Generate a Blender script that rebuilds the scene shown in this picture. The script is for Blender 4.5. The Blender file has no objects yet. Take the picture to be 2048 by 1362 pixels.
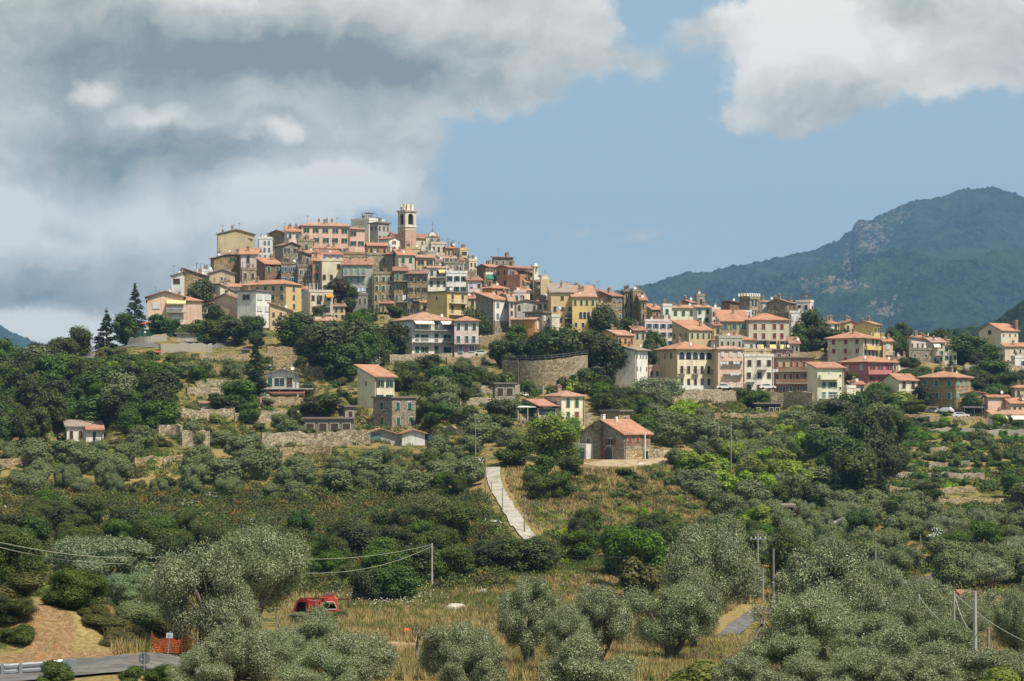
import bpy, bmesh, math, random
import numpy as np
from mathutils import Vector, Matrix
random.seed(7); RNG = np.random.default_rng(7)
F = 4107.0; CX = 1024.0; HY = 800.0           # focal length in photo pixels, principal column, horizon row
S = bpy.context.scene; COL = S.collection
# ------------------------------------------------------------------ camera
cam_d = bpy.data.cameras.new('camera'); cam = bpy.data.objects.new('camera', cam_d); COL.objects.link(cam)
cam.location = (0, 0, 0); cam.rotation_euler = (math.radians(90), 0, 0)
cam_d.sensor_width = 36; cam_d.lens = 36*F/2048; cam_d.shift_y = (HY-681)/2048
cam_d.clip_start = 1; cam_d.clip_end = 30000
S.camera = cam
# ------------------------------------------------------------------ sun, sky
SUN_EL = math.radians(57); SUN_H = Vector((0.75, -0.66, 0)).normalized()
sd = bpy.data.lights.new('sun', 'SUN'); sd.energy = 5.0; sd.angle = math.radians(0.5); sd.color = (1, 0.93, 0.82)
so = bpy.data.objects.new('sun', sd); COL.objects.link(so)
sdir = SUN_H*math.cos(SUN_EL)+Vector((0, 0, math.sin(SUN_EL)))
so.rotation_euler = (-sdir).to_track_quat('-Z', 'Y').to_euler()
S.view_settings.view_transform = 'Standard'; S.view_settings.look = 'None'; S.view_settings.exposure = 0.42; S.view_settings.gamma = 1
S.cycles.max_bounces = 5; S.cycles.diffuse_bounces = 2; S.cycles.glossy_bounces = 1; S.cycles.transmission_bounces = 2
S.cycles.volume_bounces = 0; S.cycles.transparent_max_bounces = 4
S.cycles.use_denoising = True

class NT:
    """small helper for shader trees"""
    def __init__(s, tree): s.t = tree; s.n = tree.nodes; s.l = tree.links
    def new(s, ty, **kw):
        nd = s.n.new(ty)
        for k, v in kw.items(): setattr(nd, k, v)
        return nd
    def put(s, sock, v):
        if isinstance(v, bpy.types.NodeSocket): s.l.new(v, sock)
        elif v is not None: sock.default_value = v
    def math(s, op, a, b=None, c=None, clamp=False):
        nd = s.new('ShaderNodeMath', operation=op, use_clamp=clamp)
        for i, v in enumerate((a, b, c)):
            if v is not None: s.put(nd.inputs[i], v)
        return nd.outputs[0]
    def vmath(s, op, a, b=None, out=0):
        nd = s.new('ShaderNodeVectorMath', operation=op)
        s.put(nd.inputs[0], a)
        if b is not None: s.put(nd.inputs[1], b)
        return nd.outputs[out]
    def mix(s, fac, a, b, blend='MIX'):
        nd = s.new('ShaderNodeMix', data_type='RGBA', blend_type=blend)
        s.put(nd.inputs[0], fac); s.put(nd.inputs[6], a); s.put(nd.inputs[7], b)
        return nd.outputs[2]
    def noise(s, vec, scale, detail=4, rough=0.55, out=0, dist=0):
        nd = s.new('ShaderNodeTexNoise'); s.put(nd.inputs['Vector'], vec)
        nd.inputs['Scale'].default_value = scale; nd.inputs['Detail'].default_value = detail
        nd.inputs['Roughness'].default_value = rough; nd.inputs['Distortion'].default_value = dist
        return nd.outputs[out]
    def smooth(s, v, a, b, c=0.0, d=1.0, lin=False):
        nd = s.new('ShaderNodeMapRange', interpolation_type='LINEAR' if lin else 'SMOOTHSTEP')
        s.put(nd.inputs[0], v)
        for i, q in zip((1, 2, 3, 4), (a, b, c, d)): nd.inputs[i].default_value = q
        return nd.outputs[0]
    def comb(s, x, y, z=0.0):
        nd = s.new('ShaderNodeCombineXYZ')
        for i, v in enumerate((x, y, z)): s.put(nd.inputs[i], v)
        return nd.outputs[0]

def lin(h):
    h = h.lstrip('#'); r = [int(h[i:i+2], 16)/255 for i in (0, 2, 4)]
    return tuple(c/12.92 if c <= 0.04045 else ((c+0.055)/1.055)**2.4 for c in r)+(1.0,)

world = bpy.data.worlds.new('World'); S.world = world; world.use_nodes = True
W = NT(world.node_tree); W.n.clear()
wo = W.new('ShaderNodeOutputWorld'); bg = W.new('ShaderNodeBackground')
sky = W.new('ShaderNodeTexSky', sky_type='NISHITA', sun_disc=False)
sky.sun_elevation = SUN_EL; sky.sun_rotation = math.atan2(SUN_H.x, SUN_H.y); sky.altitude = 100
sky.air_density = 1.0; sky.dust_density = 2.2; sky.ozone_density = 1.6
SKY_STR = 0.1
tc = W.new('ShaderNodeTexCoord').outputs['Generated']
sep = W.new('ShaderNodeSeparateXYZ'); W.l.new(tc, sep.inputs[0])
hx, hy, hz = sep.outputs
hlen = W.math('SQRT', W.math('ADD', W.math('MULTIPLY', hx, hx), W.math('MULTIPLY', hy, hy)))
az = W.math('ARCTAN2', hx, hy); te = W.math('DIVIDE', hz, W.math('MAXIMUM', hlen, 0.02))
# direction in units of 0.1 rad: x = azimuth, y = height above the horizon
uv0 = W.comb(W.math('MULTIPLY', az, 10.0), W.math('MULTIPLY', te, 10.0), 0.0)
wob = W.vmath('SUBTRACT', W.noise(uv0, 1.6, 7, 0.62, out=1), (0.5, 0.5, 0.5))
wob2 = W.vmath('SUBTRACT', W.noise(uv0, 0.55, 3, 0.5, out=1), (0.5, 0.5, 0.5))
uv = W.vmath('ADD', W.vmath('ADD', uv0, W.vmath('MULTIPLY', wob, (0.6, 0.4, 0))), W.vmath('MULTIPLY', wob2, (0.35, 0.25, 0)))
def blobs(lst, vec):
    acc = None
    for cx, cy, rx, ry, amp in lst:
        c = ((cx-CX)/F*10, (HY-cy)/F*10, 0); r = (rx/F*10, ry/F*10, 1)
        d = W.vmath('LENGTH', W.vmath('DIVIDE', W.vmath('SUBTRACT', vec, c), r), out=1)
        v = W.smooth(d, 0.0, 1.25, amp, 0.0)
        acc = v if acc is None else W.math('ADD', acc, v)
    return acc
cover = blobs([(250, 60, 900, 190, 1.5), (760, 90, 520, 170, 1.2), (1030, 30, 220, 120, .9), (960, 180, 190, 80, .8),
    (450, 260, 420, 110, 1.1), (100, 300, 450, 220, 1.4), (690, 330, 170, 70, .6), (560, 400, 290, 110, .9), (150, 560, 560, 170, 1.5),
    (420, 560, 240, 110, .7), (60, 665, 280, 60, .9),
    (1660, 95, 240, 150, 1.35), (1560, 190, 160, 100, .75), (1750, 60, 240, 130, .8), (1720, 215, 190, 80, .45), (1440, 240, 110, 50, .4),
    (2000, 60, 230, 150, .75), (1880, 205, 80, 60, .55), (1990, 170, 150, 110, .5),
    (1400, 50, 110, 60, .42), (1330, 130, 120, 60, .42), (1230, 130, 80, 50, .2), (1245, 468, 150, 42, .42), (1100, 470, 90, 34, .32), (830, 300, 170, 70, .35), (820, 400, 110, 60, .3),
    (-1500, 300, 1800, 900, 1.0), (4200, 200, 1500, 700, 0.8)], uv)
cover = W.math('ADD', cover, W.smooth(te, .26, .6, 0, .6))     # unseen cloud added overhead to dim and neutralise the ambient light
edge = W.noise(uv0, 2.6, 12, 0.62)
alpha = W.smooth(W.math('ADD', cover, W.math('MULTIPLY', W.math('SUBTRACT', edge, 0.5), 1.2)), 0.26, 0.6)
# shade of the cloud: bright tops, grey undersides
lum = blobs([(1600, 40, 170, 90, .55), (1700, 110, 170, 70, .35), (1500, 130, 120, 60, .35), (1720, 220, 200, 70, -.15), (1980, 90, 150, 80, -.05),
    (1880, 205, 70, 45, .2), (1380, 80, 200, 90, -.05),
    (300, 120, 700, 120, -.5), (700, 120, 500, 80, -.35), (480, 290, 380, 90, -.38), (200, 330, 300, 110, -.42), (900, 200, 260, 70, -.2), (450, 400, 160, 50, -.25),
    (1000, 20, 350, 60, .12), (300, -10, 300, 50, .3), (550, 268, 60, 22, .75), (210, 190, 55, 28, .7), (350, 232, 110, 28, .55),
    (90, 430, 280, 90, .7), (560, 410, 260, 80, .65), (700, 350, 160, 55, .55), (330, 450, 120, 60, .25), (150, 445, 80, 35, -.45),
    (200, 590, 500, 80, -.4), (60, 655, 320, 45, .85), (330, 640, 160, 40, .5)], uv)
puff = W.math('ADD', W.math('MULTIPLY', W.noise(W.vmath('MULTIPLY', uv, (1, 1.7, 1)), 1.7, 9, 0.6), .65), W.math('MULTIPLY', W.noise(uv, 5.0, 9, 0.62), .35))
lum = W.math('ADD', lum, W.smooth(te, .24, .5, 0, -.3))  # the added overhead cloud is greyed to hold the ambient light down
t = W.math('ADD', W.math('ADD', lum, 0.6), W.math('MULTIPLY', W.math('SUBTRACT', puff, 0.5), 1.8), clamp=True)
ccol = W.mix(t, lin('80857F'), lin('E9E5DA'))
ccol = W.vmath('SCALE', ccol, None); ccol.node.inputs[3].default_value = 1.0/SKY_STR
# pale blue air above the haze layer
skyc = W.mix(0.75, sky.outputs[0], W.vmath('MULTIPLY', W.mix(W.smooth(te, 0.0, 0.2), lin('B0C5CA'), lin('9AB4C1')), (1/SKY_STR,)*3))
final = W.mix(alpha, skyc, ccol)
W.l.new(final, bg.inputs[0]); bg.inputs[1].default_value = SKY_STR
W.l.new(bg.outputs[0], wo.inputs[0])

# ------------------------------------------------------------------ materials
MATS = {}
def mat(name, fn):
    if name in MATS: return MATS[name]
    m = bpy.data.materials.new(name); m.use_nodes = True; n = NT(m.node_tree); n.n.clear()
    out = n.new('ShaderNodeOutputMaterial'); p = n.new('ShaderNodeBsdfPrincipled'); n.l.new(p.outputs[0], out.inputs[0])
    p.inputs['Roughness'].default_value = 0.9; p.inputs['Specular IOR Level'].default_value = 0.2
    fn(n, p, out); MATS[name] = m; return m
def bump(n, p, h, strength, dist):
    b = n.new('ShaderNodeBump'); b.inputs['Strength'].default_value = strength; b.inputs['Distance'].default_value = dist
    n.l.new(h, b.inputs['Height']); n.l.new(b.outputs[0], p.inputs['Normal'])
def opos(n):
    """position in the object's own space, shifted per object so that neighbours differ"""
    tc = n.new('ShaderNodeTexCoord').outputs['Object']; r = n.new('ShaderNodeObjectInfo').outputs['Random']
    return n.vmath('ADD', tc, n.comb(n.math('MULTIPLY', r, 91.0), n.math('MULTIPLY', r, 57.0), 0.0)), r
def plain(hexc, rough=0.6, var=0.08, metal=0, spec=0.3):
    def fn(n, p, o):
        v, r = opos(n); c = lin(hexc)
        k = n.noise(v, 1.3, 4)
        p.inputs['Metallic'].default_value = metal; p.inputs['Roughness'].default_value = rough; p.inputs['Specular IOR Level'].default_value = spec
        n.put(p.inputs['Base Color'], n.mix(n.smooth(k, .3, .7), tuple(x*(1-var*2) for x in c[:3])+(1,), c))
    return mat('plain_'+hexc+str(metal)+str(rough), fn)
def plaster(hexc):
    def fn(n, p, o):
        v, r = opos(n); c = lin(hexc)
        big = n.noise(v, 0.25, 5, 0.6); st = n.noise(n.vmath('MULTIPLY', v, (1.6, 1.6, 0.18)), 1.0, 5, 0.65); fine = n.noise(v, 6, 3)
        dirt = n.smooth(n.math('ADD', n.math('MULTIPLY', big, .5), n.math('MULTIPLY', st, .5)), .44, .66)
        a = n.mix(n.smooth(fine, .3, .7), tuple(x*.88 for x in c[:3])+(1,), c)
        d = n.mix(.45, lin('6E675C'), c)
        n.put(p.inputs['Base Color'], n.mix(n.math('MULTIPLY', dirt, .85), a, d))
        bump(n, p, fine, .3, .03)
    return mat('plaster_'+hexc, fn)
def stone(hexc, scale=2.2, mortar='6b6150'):
    def fn(n, p, o):
        v, r = opos(n); c = lin(hexc)
        vv = n.vmath('MULTIPLY', v, (1, 1, 1.7))
        vo = n.new('ShaderNodeTexVoronoi', feature='F1'); n.put(vo.inputs['Vector'], vv); vo.inputs['Scale'].default_value = scale
        ed = n.new('ShaderNodeTexVoronoi', feature='DISTANCE_TO_EDGE'); n.put(ed.inputs['Vector'], vv); ed.inputs['Scale'].default_value = scale
        hs = n.new('ShaderNodeSeparateXYZ'); n.l.new(vo.outputs['Color'], hs.inputs[0])
        a = n.mix(hs.outputs[0], tuple(x*.45 for x in c[:3])+(1,), tuple(min(1, x*1.5) for x in c[:3])+(1,))
        a = n.mix(n.math('MULTIPLY', hs.outputs[1], .35), a, lin('A88E5E'))
        big = n.noise(v, 0.22, 4)
        a = n.mix(n.smooth(big, .48, .7, 0, .45), a, lin('BDB29A'))
        a = n.mix(n.smooth(ed.outputs[0], 0.0, 0.07, 1, 0), a, lin(mortar))
        n.put(p.inputs['Base Color'], a)
        bump(n, p, n.math('ADD', n.smooth(ed.outputs[0], 0, .12), n.math('MULTIPLY', n.noise(v, 5, 3), .4)), .8, .12)
    return mat('stone_'+hexc+str(scale), fn)
def tiles(hexc):
    def fn(n, p, o):
        v, r = opos(n); c = lin(hexc); tcn = n.new('ShaderNodeTexCoord').outputs['Object']
        dk = tuple(x*.62 for x in c[:3])+(1,)
        big = n.noise(v, .5, 5, .65); fine = n.noise(n.vmath('MULTIPLY', v, (3.5, 3.5, 3.5)), 1, 2)
        a = n.mix(n.smooth(big, .35, .7), c, dk)
        a = n.mix(n.smooth(fine, .45, .8), a, lin('B98A6C'))
        a = n.mix(n.smooth(n.noise(v, 1.1, 6, .7), .58, .74, 0, .6), a, lin('6F5546'))
        n.put(p.inputs['Base Color'], a)
        g = n.new('ShaderNodeTexCoord').outputs['UV']
        w = n.new('ShaderNodeTexWave', wave_type='BANDS', bands_direction='X'); n.put(w.inputs['Vector'], g); w.inputs['Scale'].default_value = 1.1
        w.inputs['Distortion'].default_value = .4
        bump(n, p, n.math('ADD', w.outputs[1], n.math('MULTIPLY', fine, .6)), .9, .1)
    return mat('tiles_'+hexc, fn)
def glass():
    def fn(n, p, o):
        v, r = opos(n)
        n.put(p.inputs['Base Color'], n.mix(n.new('ShaderNodeObjectInfo').outputs['Random'], lin('14181C'), lin('3A444C')))
        p.inputs['Roughness'].default_value = .25; p.inputs['Specular IOR Level'].default_value = .5
    return mat('window_glass', fn)
def leafmat(name, a, b, back=None, trans=.25, rough=.55, spec=.25):
    """a, b: leaf colours varied leaf by leaf and clump by clump; back: paler underside"""
    def fn(n, p, o):
        isl = n.new('ShaderNodeNewGeometry'); rnd = n.new('ShaderNodeObjectInfo').outputs['Random']
        tc = n.new('ShaderNodeTexCoord').outputs['Object']
        cl = n.noise(tc, .8, 3)
        f = n.math('ADD', n.math('MULTIPLY', isl.outputs['Random Per Island'], .55), n.math('MULTIPLY', n.smooth(cl, .35, .65), .45))
        c = n.mix(f, lin(a), lin(b))
        hsv = n.new('ShaderNodeHueSaturation'); n.put(hsv.inputs['Color'], c)
        n.put(hsv.inputs['Hue'], n.math('ADD', .465, n.math('MULTIPLY', rnd, .055))); n.put(hsv.inputs['Value'], n.math('ADD', .66, n.math('MULTIPLY', rnd, .62)))
        n.put(hsv.inputs['Saturation'], n.math('ADD', .85, n.math('MULTIPLY', rnd, .25)))
        c = hsv.outputs[0]
        if 'straw' in name or 'rust' in name or 'scrub' in name: c = n.mix(n.smooth(n.noise(tc, .12, 4), .35, .65, .75, 1.1), (0, 0, 0, 1), n.mix(f, lin(a), lin(b)))
        if back: c = n.mix(isl.outputs['Backfacing'], c, lin(back))
        n.put(p.inputs['Base Color'], c); p.inputs['Roughness'].default_value = rough; p.inputs['Specular IOR Level'].default_value = spec
        tr = n.new('ShaderNodeBsdfTranslucent'); n.put(tr.inputs[0], c)
        ms = n.new('ShaderNodeMixShader'); ms.inputs[0].default_value = trans
        n.l.new(p.outputs[0], ms.inputs[1]); n.l.new(tr.outputs[0], ms.inputs[2]); n.l.new(ms.outputs[0], o.inputs[0])
    return mat(name, fn)
LEAF = {
 'olive': leafmat('leaf_olive', '3C4723', '6B7647', '969E78', .15, .42, .45),
 'olive_dark': leafmat('leaf_olive_dark', '303A1C', '545F34', '697249', .15, .55, .2),
 'broad': leafmat('leaf_broad', '2F4117', '5E7029', None, .3),
 'dark': leafmat('leaf_dark', '2A3818', '4F622C', None, .2),
 'conifer': leafmat('leaf_conifer', '1D2A1B', '3A4A2C', None, .1),
 'pine': leafmat('leaf_pine', '44571F', '788537', None, .15),
 'lime': leafmat('leaf_lime', '5C7228', '96A440', None, .35),
 'euca': leafmat('leaf_eucalyptus', '3C4E30', '62794F', '8E9E7A', .2),
 'scrub': leafmat('leaf_scrub', '3D451F', '76703A', None, .2),
 'scrub2': leafmat('leaf_scrub_green', '38491B', '657630', None, .25),
 'purple': leafmat('leaf_purple', '302A20', '554A38', None, .15),
 'straw': leafmat('leaf_straw', 'A08E5E', 'C9B585', None, .3, .8, .05),
 'rust': leafmat('leaf_rust', '7E6334', 'B08E50', None, .3, .8, .05),
 'vine': leafmat('leaf_vine', '34561F', '62803A', None, .35),
 'oleander': leafmat('leaf_flower_white', 'B9BBA8', 'E2E0D4', None, .2),
 'red': leafmat('leaf_flower_red', '7A2530', 'B0404A', None, .2),
}
def bark():
    def fn(n, p, o):
        v, r = opos(n)
        k = n.noise(n.vmath('MULTIPLY', v, (6, 6, 1.2)), 1, 5)
        n.put(p.inputs['Base Color'], n.mix(k, lin('3D342A'), lin('8B7F6E'))); bump(n, p, k, .6, .05)
    return mat('bark', fn)
BARK = bark()

# ------------------------------------------------------------------ object helpers
def tag(o, label=None, cat=None, group=None, kind=None):
    if label: o['label'] = label
    if cat: o['category'] = cat
    if group: o['group'] = group
    if kind: o['kind'] = kind
    return o
def link(name, me, parent=None, loc=None, rz=None):
    o = bpy.data.objects.new(name, me); COL.objects.link(o)
    if parent is not None: o.parent = parent
    if loc is not None: o.location = loc
    if rz is not None: o.rotation_euler = (0, 0, rz)
    return o
def empty(name, loc=(0, 0, 0), rz=0.0):
    o = bpy.data.objects.new(name, None); COL.objects.link(o); o.location = loc; o.rotation_euler = (0, 0, rz); o.empty_display_size = .5
    return o
class MB:
    """collects polygons, builds one mesh"""
    def __init__(s): s.v = []; s.f = []; s.m = []; s.mats = []; s.uv = []; s.smooth = False
    def mi(s, m):
        if m not in s.mats: s.mats.append(m)
        return s.mats.index(m)
    def poly(s, pts, m=0): 
        k = len(s.v); s.v += [tuple(p) for p in pts]; s.f.append(tuple(range(k, k+len(pts)))); s.m.append(m)
    def hull(s, bot, top, m=0):
        """prism between two rings of equal length (bottom counter-clockwise seen from above)"""
        k = len(s.v); n = len(bot); s.v += [tuple(p) for p in bot]+[tuple(p) for p in top]
        s.f.append(tuple(range(k+n-1, k-1, -1))); s.m.append(m); s.f.append(tuple(range(k+n, k+2*n))); s.m.append(m)
        for i in range(n):
            j = (i+1) % n; s.f.append((k+i, k+j, k+n+j, k+n+i)); s.m.append(m)
    def box(s, x0, x1, y0, y1, z0, z1, m=0):
        s.hull([(x0, y0, z0), (x1, y0, z0), (x1, y1, z0), (x0, y1, z0)], [(x0, y0, z1), (x1, y0, z1), (x1, y1, z1), (x0, y1, z1)], m)
    def cyl(s, c, r0, r1, h, n=10, m=0):
        s.hull([(c[0]+r0*math.cos(6.2832*i/n), c[1]+r0*math.sin(6.2832*i/n), c[2]) for i in range(n)],
               [(c[0]+r1*math.cos(6.2832*i/n), c[1]+r1*math.sin(6.2832*i/n), c[2]+h) for i in range(n)], m)
    def tube(s, pts, rad, n=6, m=0):
        pts = [Vector(p) for p in pts]
        if not hasattr(rad, '__len__'): rad = [rad]*len(pts)
        k = len(s.v)
        for i, p in enumerate(pts):
            d = (pts[min(i+1, len(pts)-1)]-pts[max(i-1, 0)]).normalized()
            a = d.cross(Vector((0, 0, 1)) if abs(d.z) < .9 else Vector((1, 0, 0))).normalized(); b = d.cross(a)
            for j in range(n):
                t = 6.28318*j/n; q = p+(a*math.cos(t)+b*math.sin(t))*rad[i]; s.v.append(tuple(q))
        for i in range(len(pts)-1):
            for j in range(n):
                j2 = (j+1) % n; s.f.append((k+i*n+j, k+i*n+j2, k+(i+1)*n+j2, k+(i+1)*n+j)); s.m.append(m)
        s.f.append(tuple(range(k, k+n))); s.m.append(m); e = k+(len(pts)-1)*n; s.f.append(tuple(range(e+n-1, e-1, -1))); s.m.append(m)
    def mesh(s, name, mats):
        me = bpy.data.meshes.new(name); me.from_pydata(s.v, [], s.f)
        for m in (mats if isinstance(mats, (list, tuple)) else [mats]): me.materials.append(m)
        me.polygons.foreach_set('material_index', s.m)
        if s.smooth: me.polygons.foreach_set('use_smooth', [True]*len(s.f))
        me.update(); return me
    def build(s, name, mats, parent=None, loc=None, rz=None): return link(name, s.mesh(name, mats), parent, loc, rz)
def np_mesh(name, verts, nper, mats, midx=None):
    """mesh of separate n-gons: verts (N*nper, 3)"""
    me = bpy.data.meshes.new(name); N = len(verts)//nper
    me.vertices.add(len(verts)); me.vertices.foreach_set('co', np.ascontiguousarray(verts, dtype=np.float32).ravel())
    me.loops.add(len(verts)); me.loops.foreach_set('vertex_index', np.arange(len(verts), dtype=np.int32))
    me.polygons.add(N); me.polygons.foreach_set('loop_start', np.arange(0, N*nper, nper, dtype=np.int32))
    me.polygons.foreach_set('loop_total', np.full(N, nper, dtype=np.int32))
    for m in mats: me.materials.append(m)
    if midx is not None: me.polygons.foreach_set('material_index', midx.astype(np.int32))
    me.update(calc_edges=True); me.validate(); return me

# ------------------------------------------------------------------ the land
def vnoise(x, y, seed=0):
    xi = np.floor(x).astype(np.int64); yi = np.floor(y).astype(np.int64); fx = x-xi; fy = y-yi
    fx = fx*fx*(3-2*fx); fy = fy*fy*(3-2*fy)
    def h(a, b):
        n = (a*374761393+b*668265263+seed*974711) & 0xffffffff; n = ((n ^ (n >> 13))*1274126177) & 0xffffffff
        return ((n ^ (n >> 16)) & 0xffff)/65535.0
    return (h(xi, yi)*(1-fx)+h(xi+1, yi)*fx)*(1-fy)+(h(xi, yi+1)*(1-fx)+h(xi+1, yi+1)*fx)*fy
def fbm(x, y, oct=4, seed=0):
    s = 0; a = .5; t = 0
    for i in range(oct): s = s+a*vnoise(x*2**i, y*2**i, seed+i); t += a; a *= .5
    return s/t
YS = [15, 60, 90, 105, 112, 118, 125, 150, 180, 205, 250, 300, 350, 385, 400, 450, 480, 510, 540, 580, 620, 650, 680, 720, 800, 900]
_T = {   # for a bearing (photo column): row at which the ground lies at each distance YS
 -700: [1621, 1484, 1420, 1380, 1345, 1260, 1240, 1220, 1190, 1170, 1110, 1020, 940, 880, 850, 800, 780, 790, 810, 830, 850, 860, 870, 890, 930, 990],
 0:    [1621, 1484, 1400, 1345, 1315, 1210, 1200, 1190, 1175, 1160, 1110, 1020, 935, 868, 840, 742, 735, 770, 800, 830, 850, 860, 870, 890, 930, 990],
 150:  [1621, 1484, 1400, 1340, 1313, 1225, 1205, 1195, 1180, 1165, 1110, 1020, 935, 868, 840, 738, 704, 715, 760, 800, 830, 850, 870, 890, 930, 990],
 300:  [1621, 1484, 1400, 1345, 1312, 1295, 1275, 1255, 1240, 1225, 1165, 1050, 940, 868, 835, 745, 705, 680, 662, 650, 665, 700, 740, 800, 900, 990],
 500:  [1621, 1484, 1410, 1380, 1362, 1350, 1335, 1290, 1255, 1232, 1165, 1060, 955, 885, 860, 780, 738, 695, 668, 640, 585, 530, 502, 520, 640, 990],
 750:  [1621, 1484, 1430, 1400, 1385, 1372, 1360, 1310, 1270, 1237, 1170, 1080, 975, 900, 875, 790, 745, 712, 668, 640, 590, 520, 472, 478, 640, 990],
 1000: [1621, 1484, 1430, 1400, 1385, 1375, 1362, 1315, 1275, 1240, 1165, 1050, 935, 888, 875, 808, 770, 722, 705, 676, 628, 580, 552, 560, 680, 990],
 1250: [1621, 1484, 1430, 1400, 1385, 1375, 1362, 1320, 1275, 1240, 1175, 1080, 955, 908, 897, 835, 790, 756, 716, 686, 662, 645, 640, 660, 720, 990],
 1500: [1621, 1484, 1430, 1400, 1388, 1378, 1366, 1325, 1285, 1255, 1190, 1100, 1005, 945, 920, 850, 812, 781, 742, 706, 662, 640, 640, 660, 720, 990],
 1750: [1621, 1484, 1430, 1400, 1390, 1380, 1368, 1330, 1290, 1260, 1195, 1110, 1022, 962, 938, 868, 835, 800, 752, 705, 676, 664, 668, 690, 740, 990],
 2050: [1621, 1484, 1430, 1400, 1390, 1380, 1370, 1335, 1297, 1268, 1200, 1122, 1040, 985, 962, 890, 858, 835, 805, 760, 728, 714, 698, 685, 720, 990],
 2750: [1621, 1484, 1430, 1400, 1390, 1380, 1370, 1335, 1297, 1268, 1200, 1122, 1040, 985, 962, 890, 858, 835, 805, 760, 728, 714, 698, 685, 720, 990]}
GU = np.arange(-700, 2751, 8.0)
GY = np.concatenate([np.linspace(15, 100, 50, endpoint=False), np.linspace(100, 260, 150, endpoint=False), np.linspace(260, 700, 330, endpoint=False), np.linspace(700, 900, 40)])
_us = sorted(_T); _z = np.array([[(HY-p)/F*y for p, y in zip(_T[u], YS)] for u in _us])     # real heights at the control points
_c = np.array([np.interp(GY, YS, r) for r in _z])
def _blur(a, k, axis):
    ker = np.hanning(k+2)[1:-1]; ker /= ker.sum(); pad = k//2
    sh = [(0, 0), (0, 0)]; sh[axis] = (pad, pad); b = np.pad(a, sh, mode='edge')
    return np.apply_along_axis(lambda r: np.convolve(r, ker, 'valid'), axis, b)
GZ = np.array([np.interp(GU, _us, _c[:, j]) for j in range(len(GY))]).T                    # [u, y]
GZ = _blur(GZ, 13, 0); GZ = _blur(GZ, 5, 1)
_UX = (GU[:, None]-CX)/F*GY[None, :]; _YY = np.repeat(GY[None, :], len(GU), 0)
_amp = np.clip((_YY-60)/200, .12, 1.0)
GZ = GZ+(fbm(_UX/14, _YY/14, 4, 3)-.5)*2.2*_amp+(fbm(_UX/3.0, _YY/3.0, 2, 9)-.5)*.5*_amp
# the last hundred metres fall below the base plain
def ground(x, y):
    u = CX+x/y*F; i = np.clip((u-GU[0])/8.0, 0, len(GU)-1.001); j = np.clip(np.interp(y, GY, np.arange(len(GY))), 0, len(GY)-1.001)
    i0 = int(i); j0 = int(j); a = i-i0; b = j-j0
    return float((GZ[i0, j0]*(1-a)+GZ[i0+1, j0]*a)*(1-b)+(GZ[i0, j0+1]*(1-a)+GZ[i0+1, j0+1]*a)*b)
def hit(px, py, ymin=30.0, ymax=720):
    """distance at which the line of sight through a photo pixel first meets the land"""
    i = np.clip((px-GU[0])/8.0, 0, len(GU)-1.001); i0 = int(i); a = i-i0
    z = GZ[i0]*(1-a)+GZ[i0+1]*a; row = HY-z/GY*F
    ok = np.where((row <= py) & (GY >= ymin) & (GY <= ymax))[0]
    if len(ok) == 0:
        k = np.where((GY >= ymin) & (GY <= ymax))[0]; return float(GY[k[np.argmin(row[k])]])
    j = ok[0]
    if j == 0 or GY[j-1] < ymin: return float(GY[j])
    r0, r1 = row[j-1], row[j]; t = (r0-py)/max(r0-r1, 1e-6); return float(GY[j-1]+(GY[j]-GY[j-1])*min(max(t, 0), 1))
def at(px, py, Y): return Vector(((px-CX)/F*Y, Y, (HY-py)/F*Y))
def spot(px, py, ymin=30.0):
    Y = hit(px, py, ymin); x = (px-CX)/F*Y; return Vector((x, Y, ground(x, Y)))
def in_poly(x, y, P):
    c = False; j = len(P)-1
    for i in range(len(P)):
        if (P[i][1] > y) != (P[j][1] > y) and x < (P[j][0]-P[i][0])*(y-P[i][1])/(P[j][1]-P[i][1])+P[i][0]: c = not c
        j = i
    return c
KEEP = []          # (x, y, r) kept free of plants
ST_LIGHT = stone('A89D86', 2.0); ST_WARM = stone('9F8E6E', 2.0); ST_GREY = stone('969085', 2.4); CONCW = plaster('9C9686'); ST_BAST = stone('93876F', 1.7, '6E6553')
# ------------------------------------------------------------------ houses
PL = {k: plaster(v) for k, v in dict(peach='E0BFA6', cream='E5DABC', pcream='EAE4D2', yellow='DCC07C', ochre='D0B584', pink='E0BBA8', palepink='E2CFC6', mauve='B98F92',
      rose='C27C7E', white='E2E0DA', grey='B4B0A6', dgrey='7C7A74', beige='D0C5B0', tan='C2B08E', orange='CB9560', rust='B98A6E', olive='B8A87A', paleyel='E2DEC0', lilac='C5AFC0', sand='CDB78C').items()}
PL.update(stone=ST_WARM, gstone=ST_GREY, lstone=ST_LIGHT, dstone=stone('7B7468', 2.2), bstone=stone('9A8562', 2.2), brick=stone('946F5A', 5, '9d8a78'), conc=CONCW, dark=plaster('34322D'))
RC = {k: tiles(v) for k, v in dict(t='B8947D', o='BB8B70', b='93786A', r='A67969', g='9E958A', p='BE9A8A').items()}
FRAME = plain('C9C4B6', .7); WHITE = plain('E6E4DE', .6); GLASS = glass(); DARK = plain('23211F', .9); METAL = plain('8F9294', .4, metal=.6)
SH = dict(g=plain('2F5A44', .6), l=plain('6C9A86', .6), b=plain('7A4431', .6), r=plain('7E3A2E', .6), n=plain('4A3A2E', .7), u=plain('5E7A8E', .6), t=plain('2C6A62', .6), w=plain('C9CCC8', .6))
PIPE = plain('7A5A48', .6); CHIM = plain('9A8672', .9); TILEC = plain('A5664A', .9)
AWN_W = plain('E9E4D3', .8); AWN_Y = plain('DCCB8E', .8); AWN_B = plain('7E5446', .8); AWN_G = plain('2B7A62', .7); AWN_O = plain('C08A3C', .8)
_WM = {}
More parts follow.
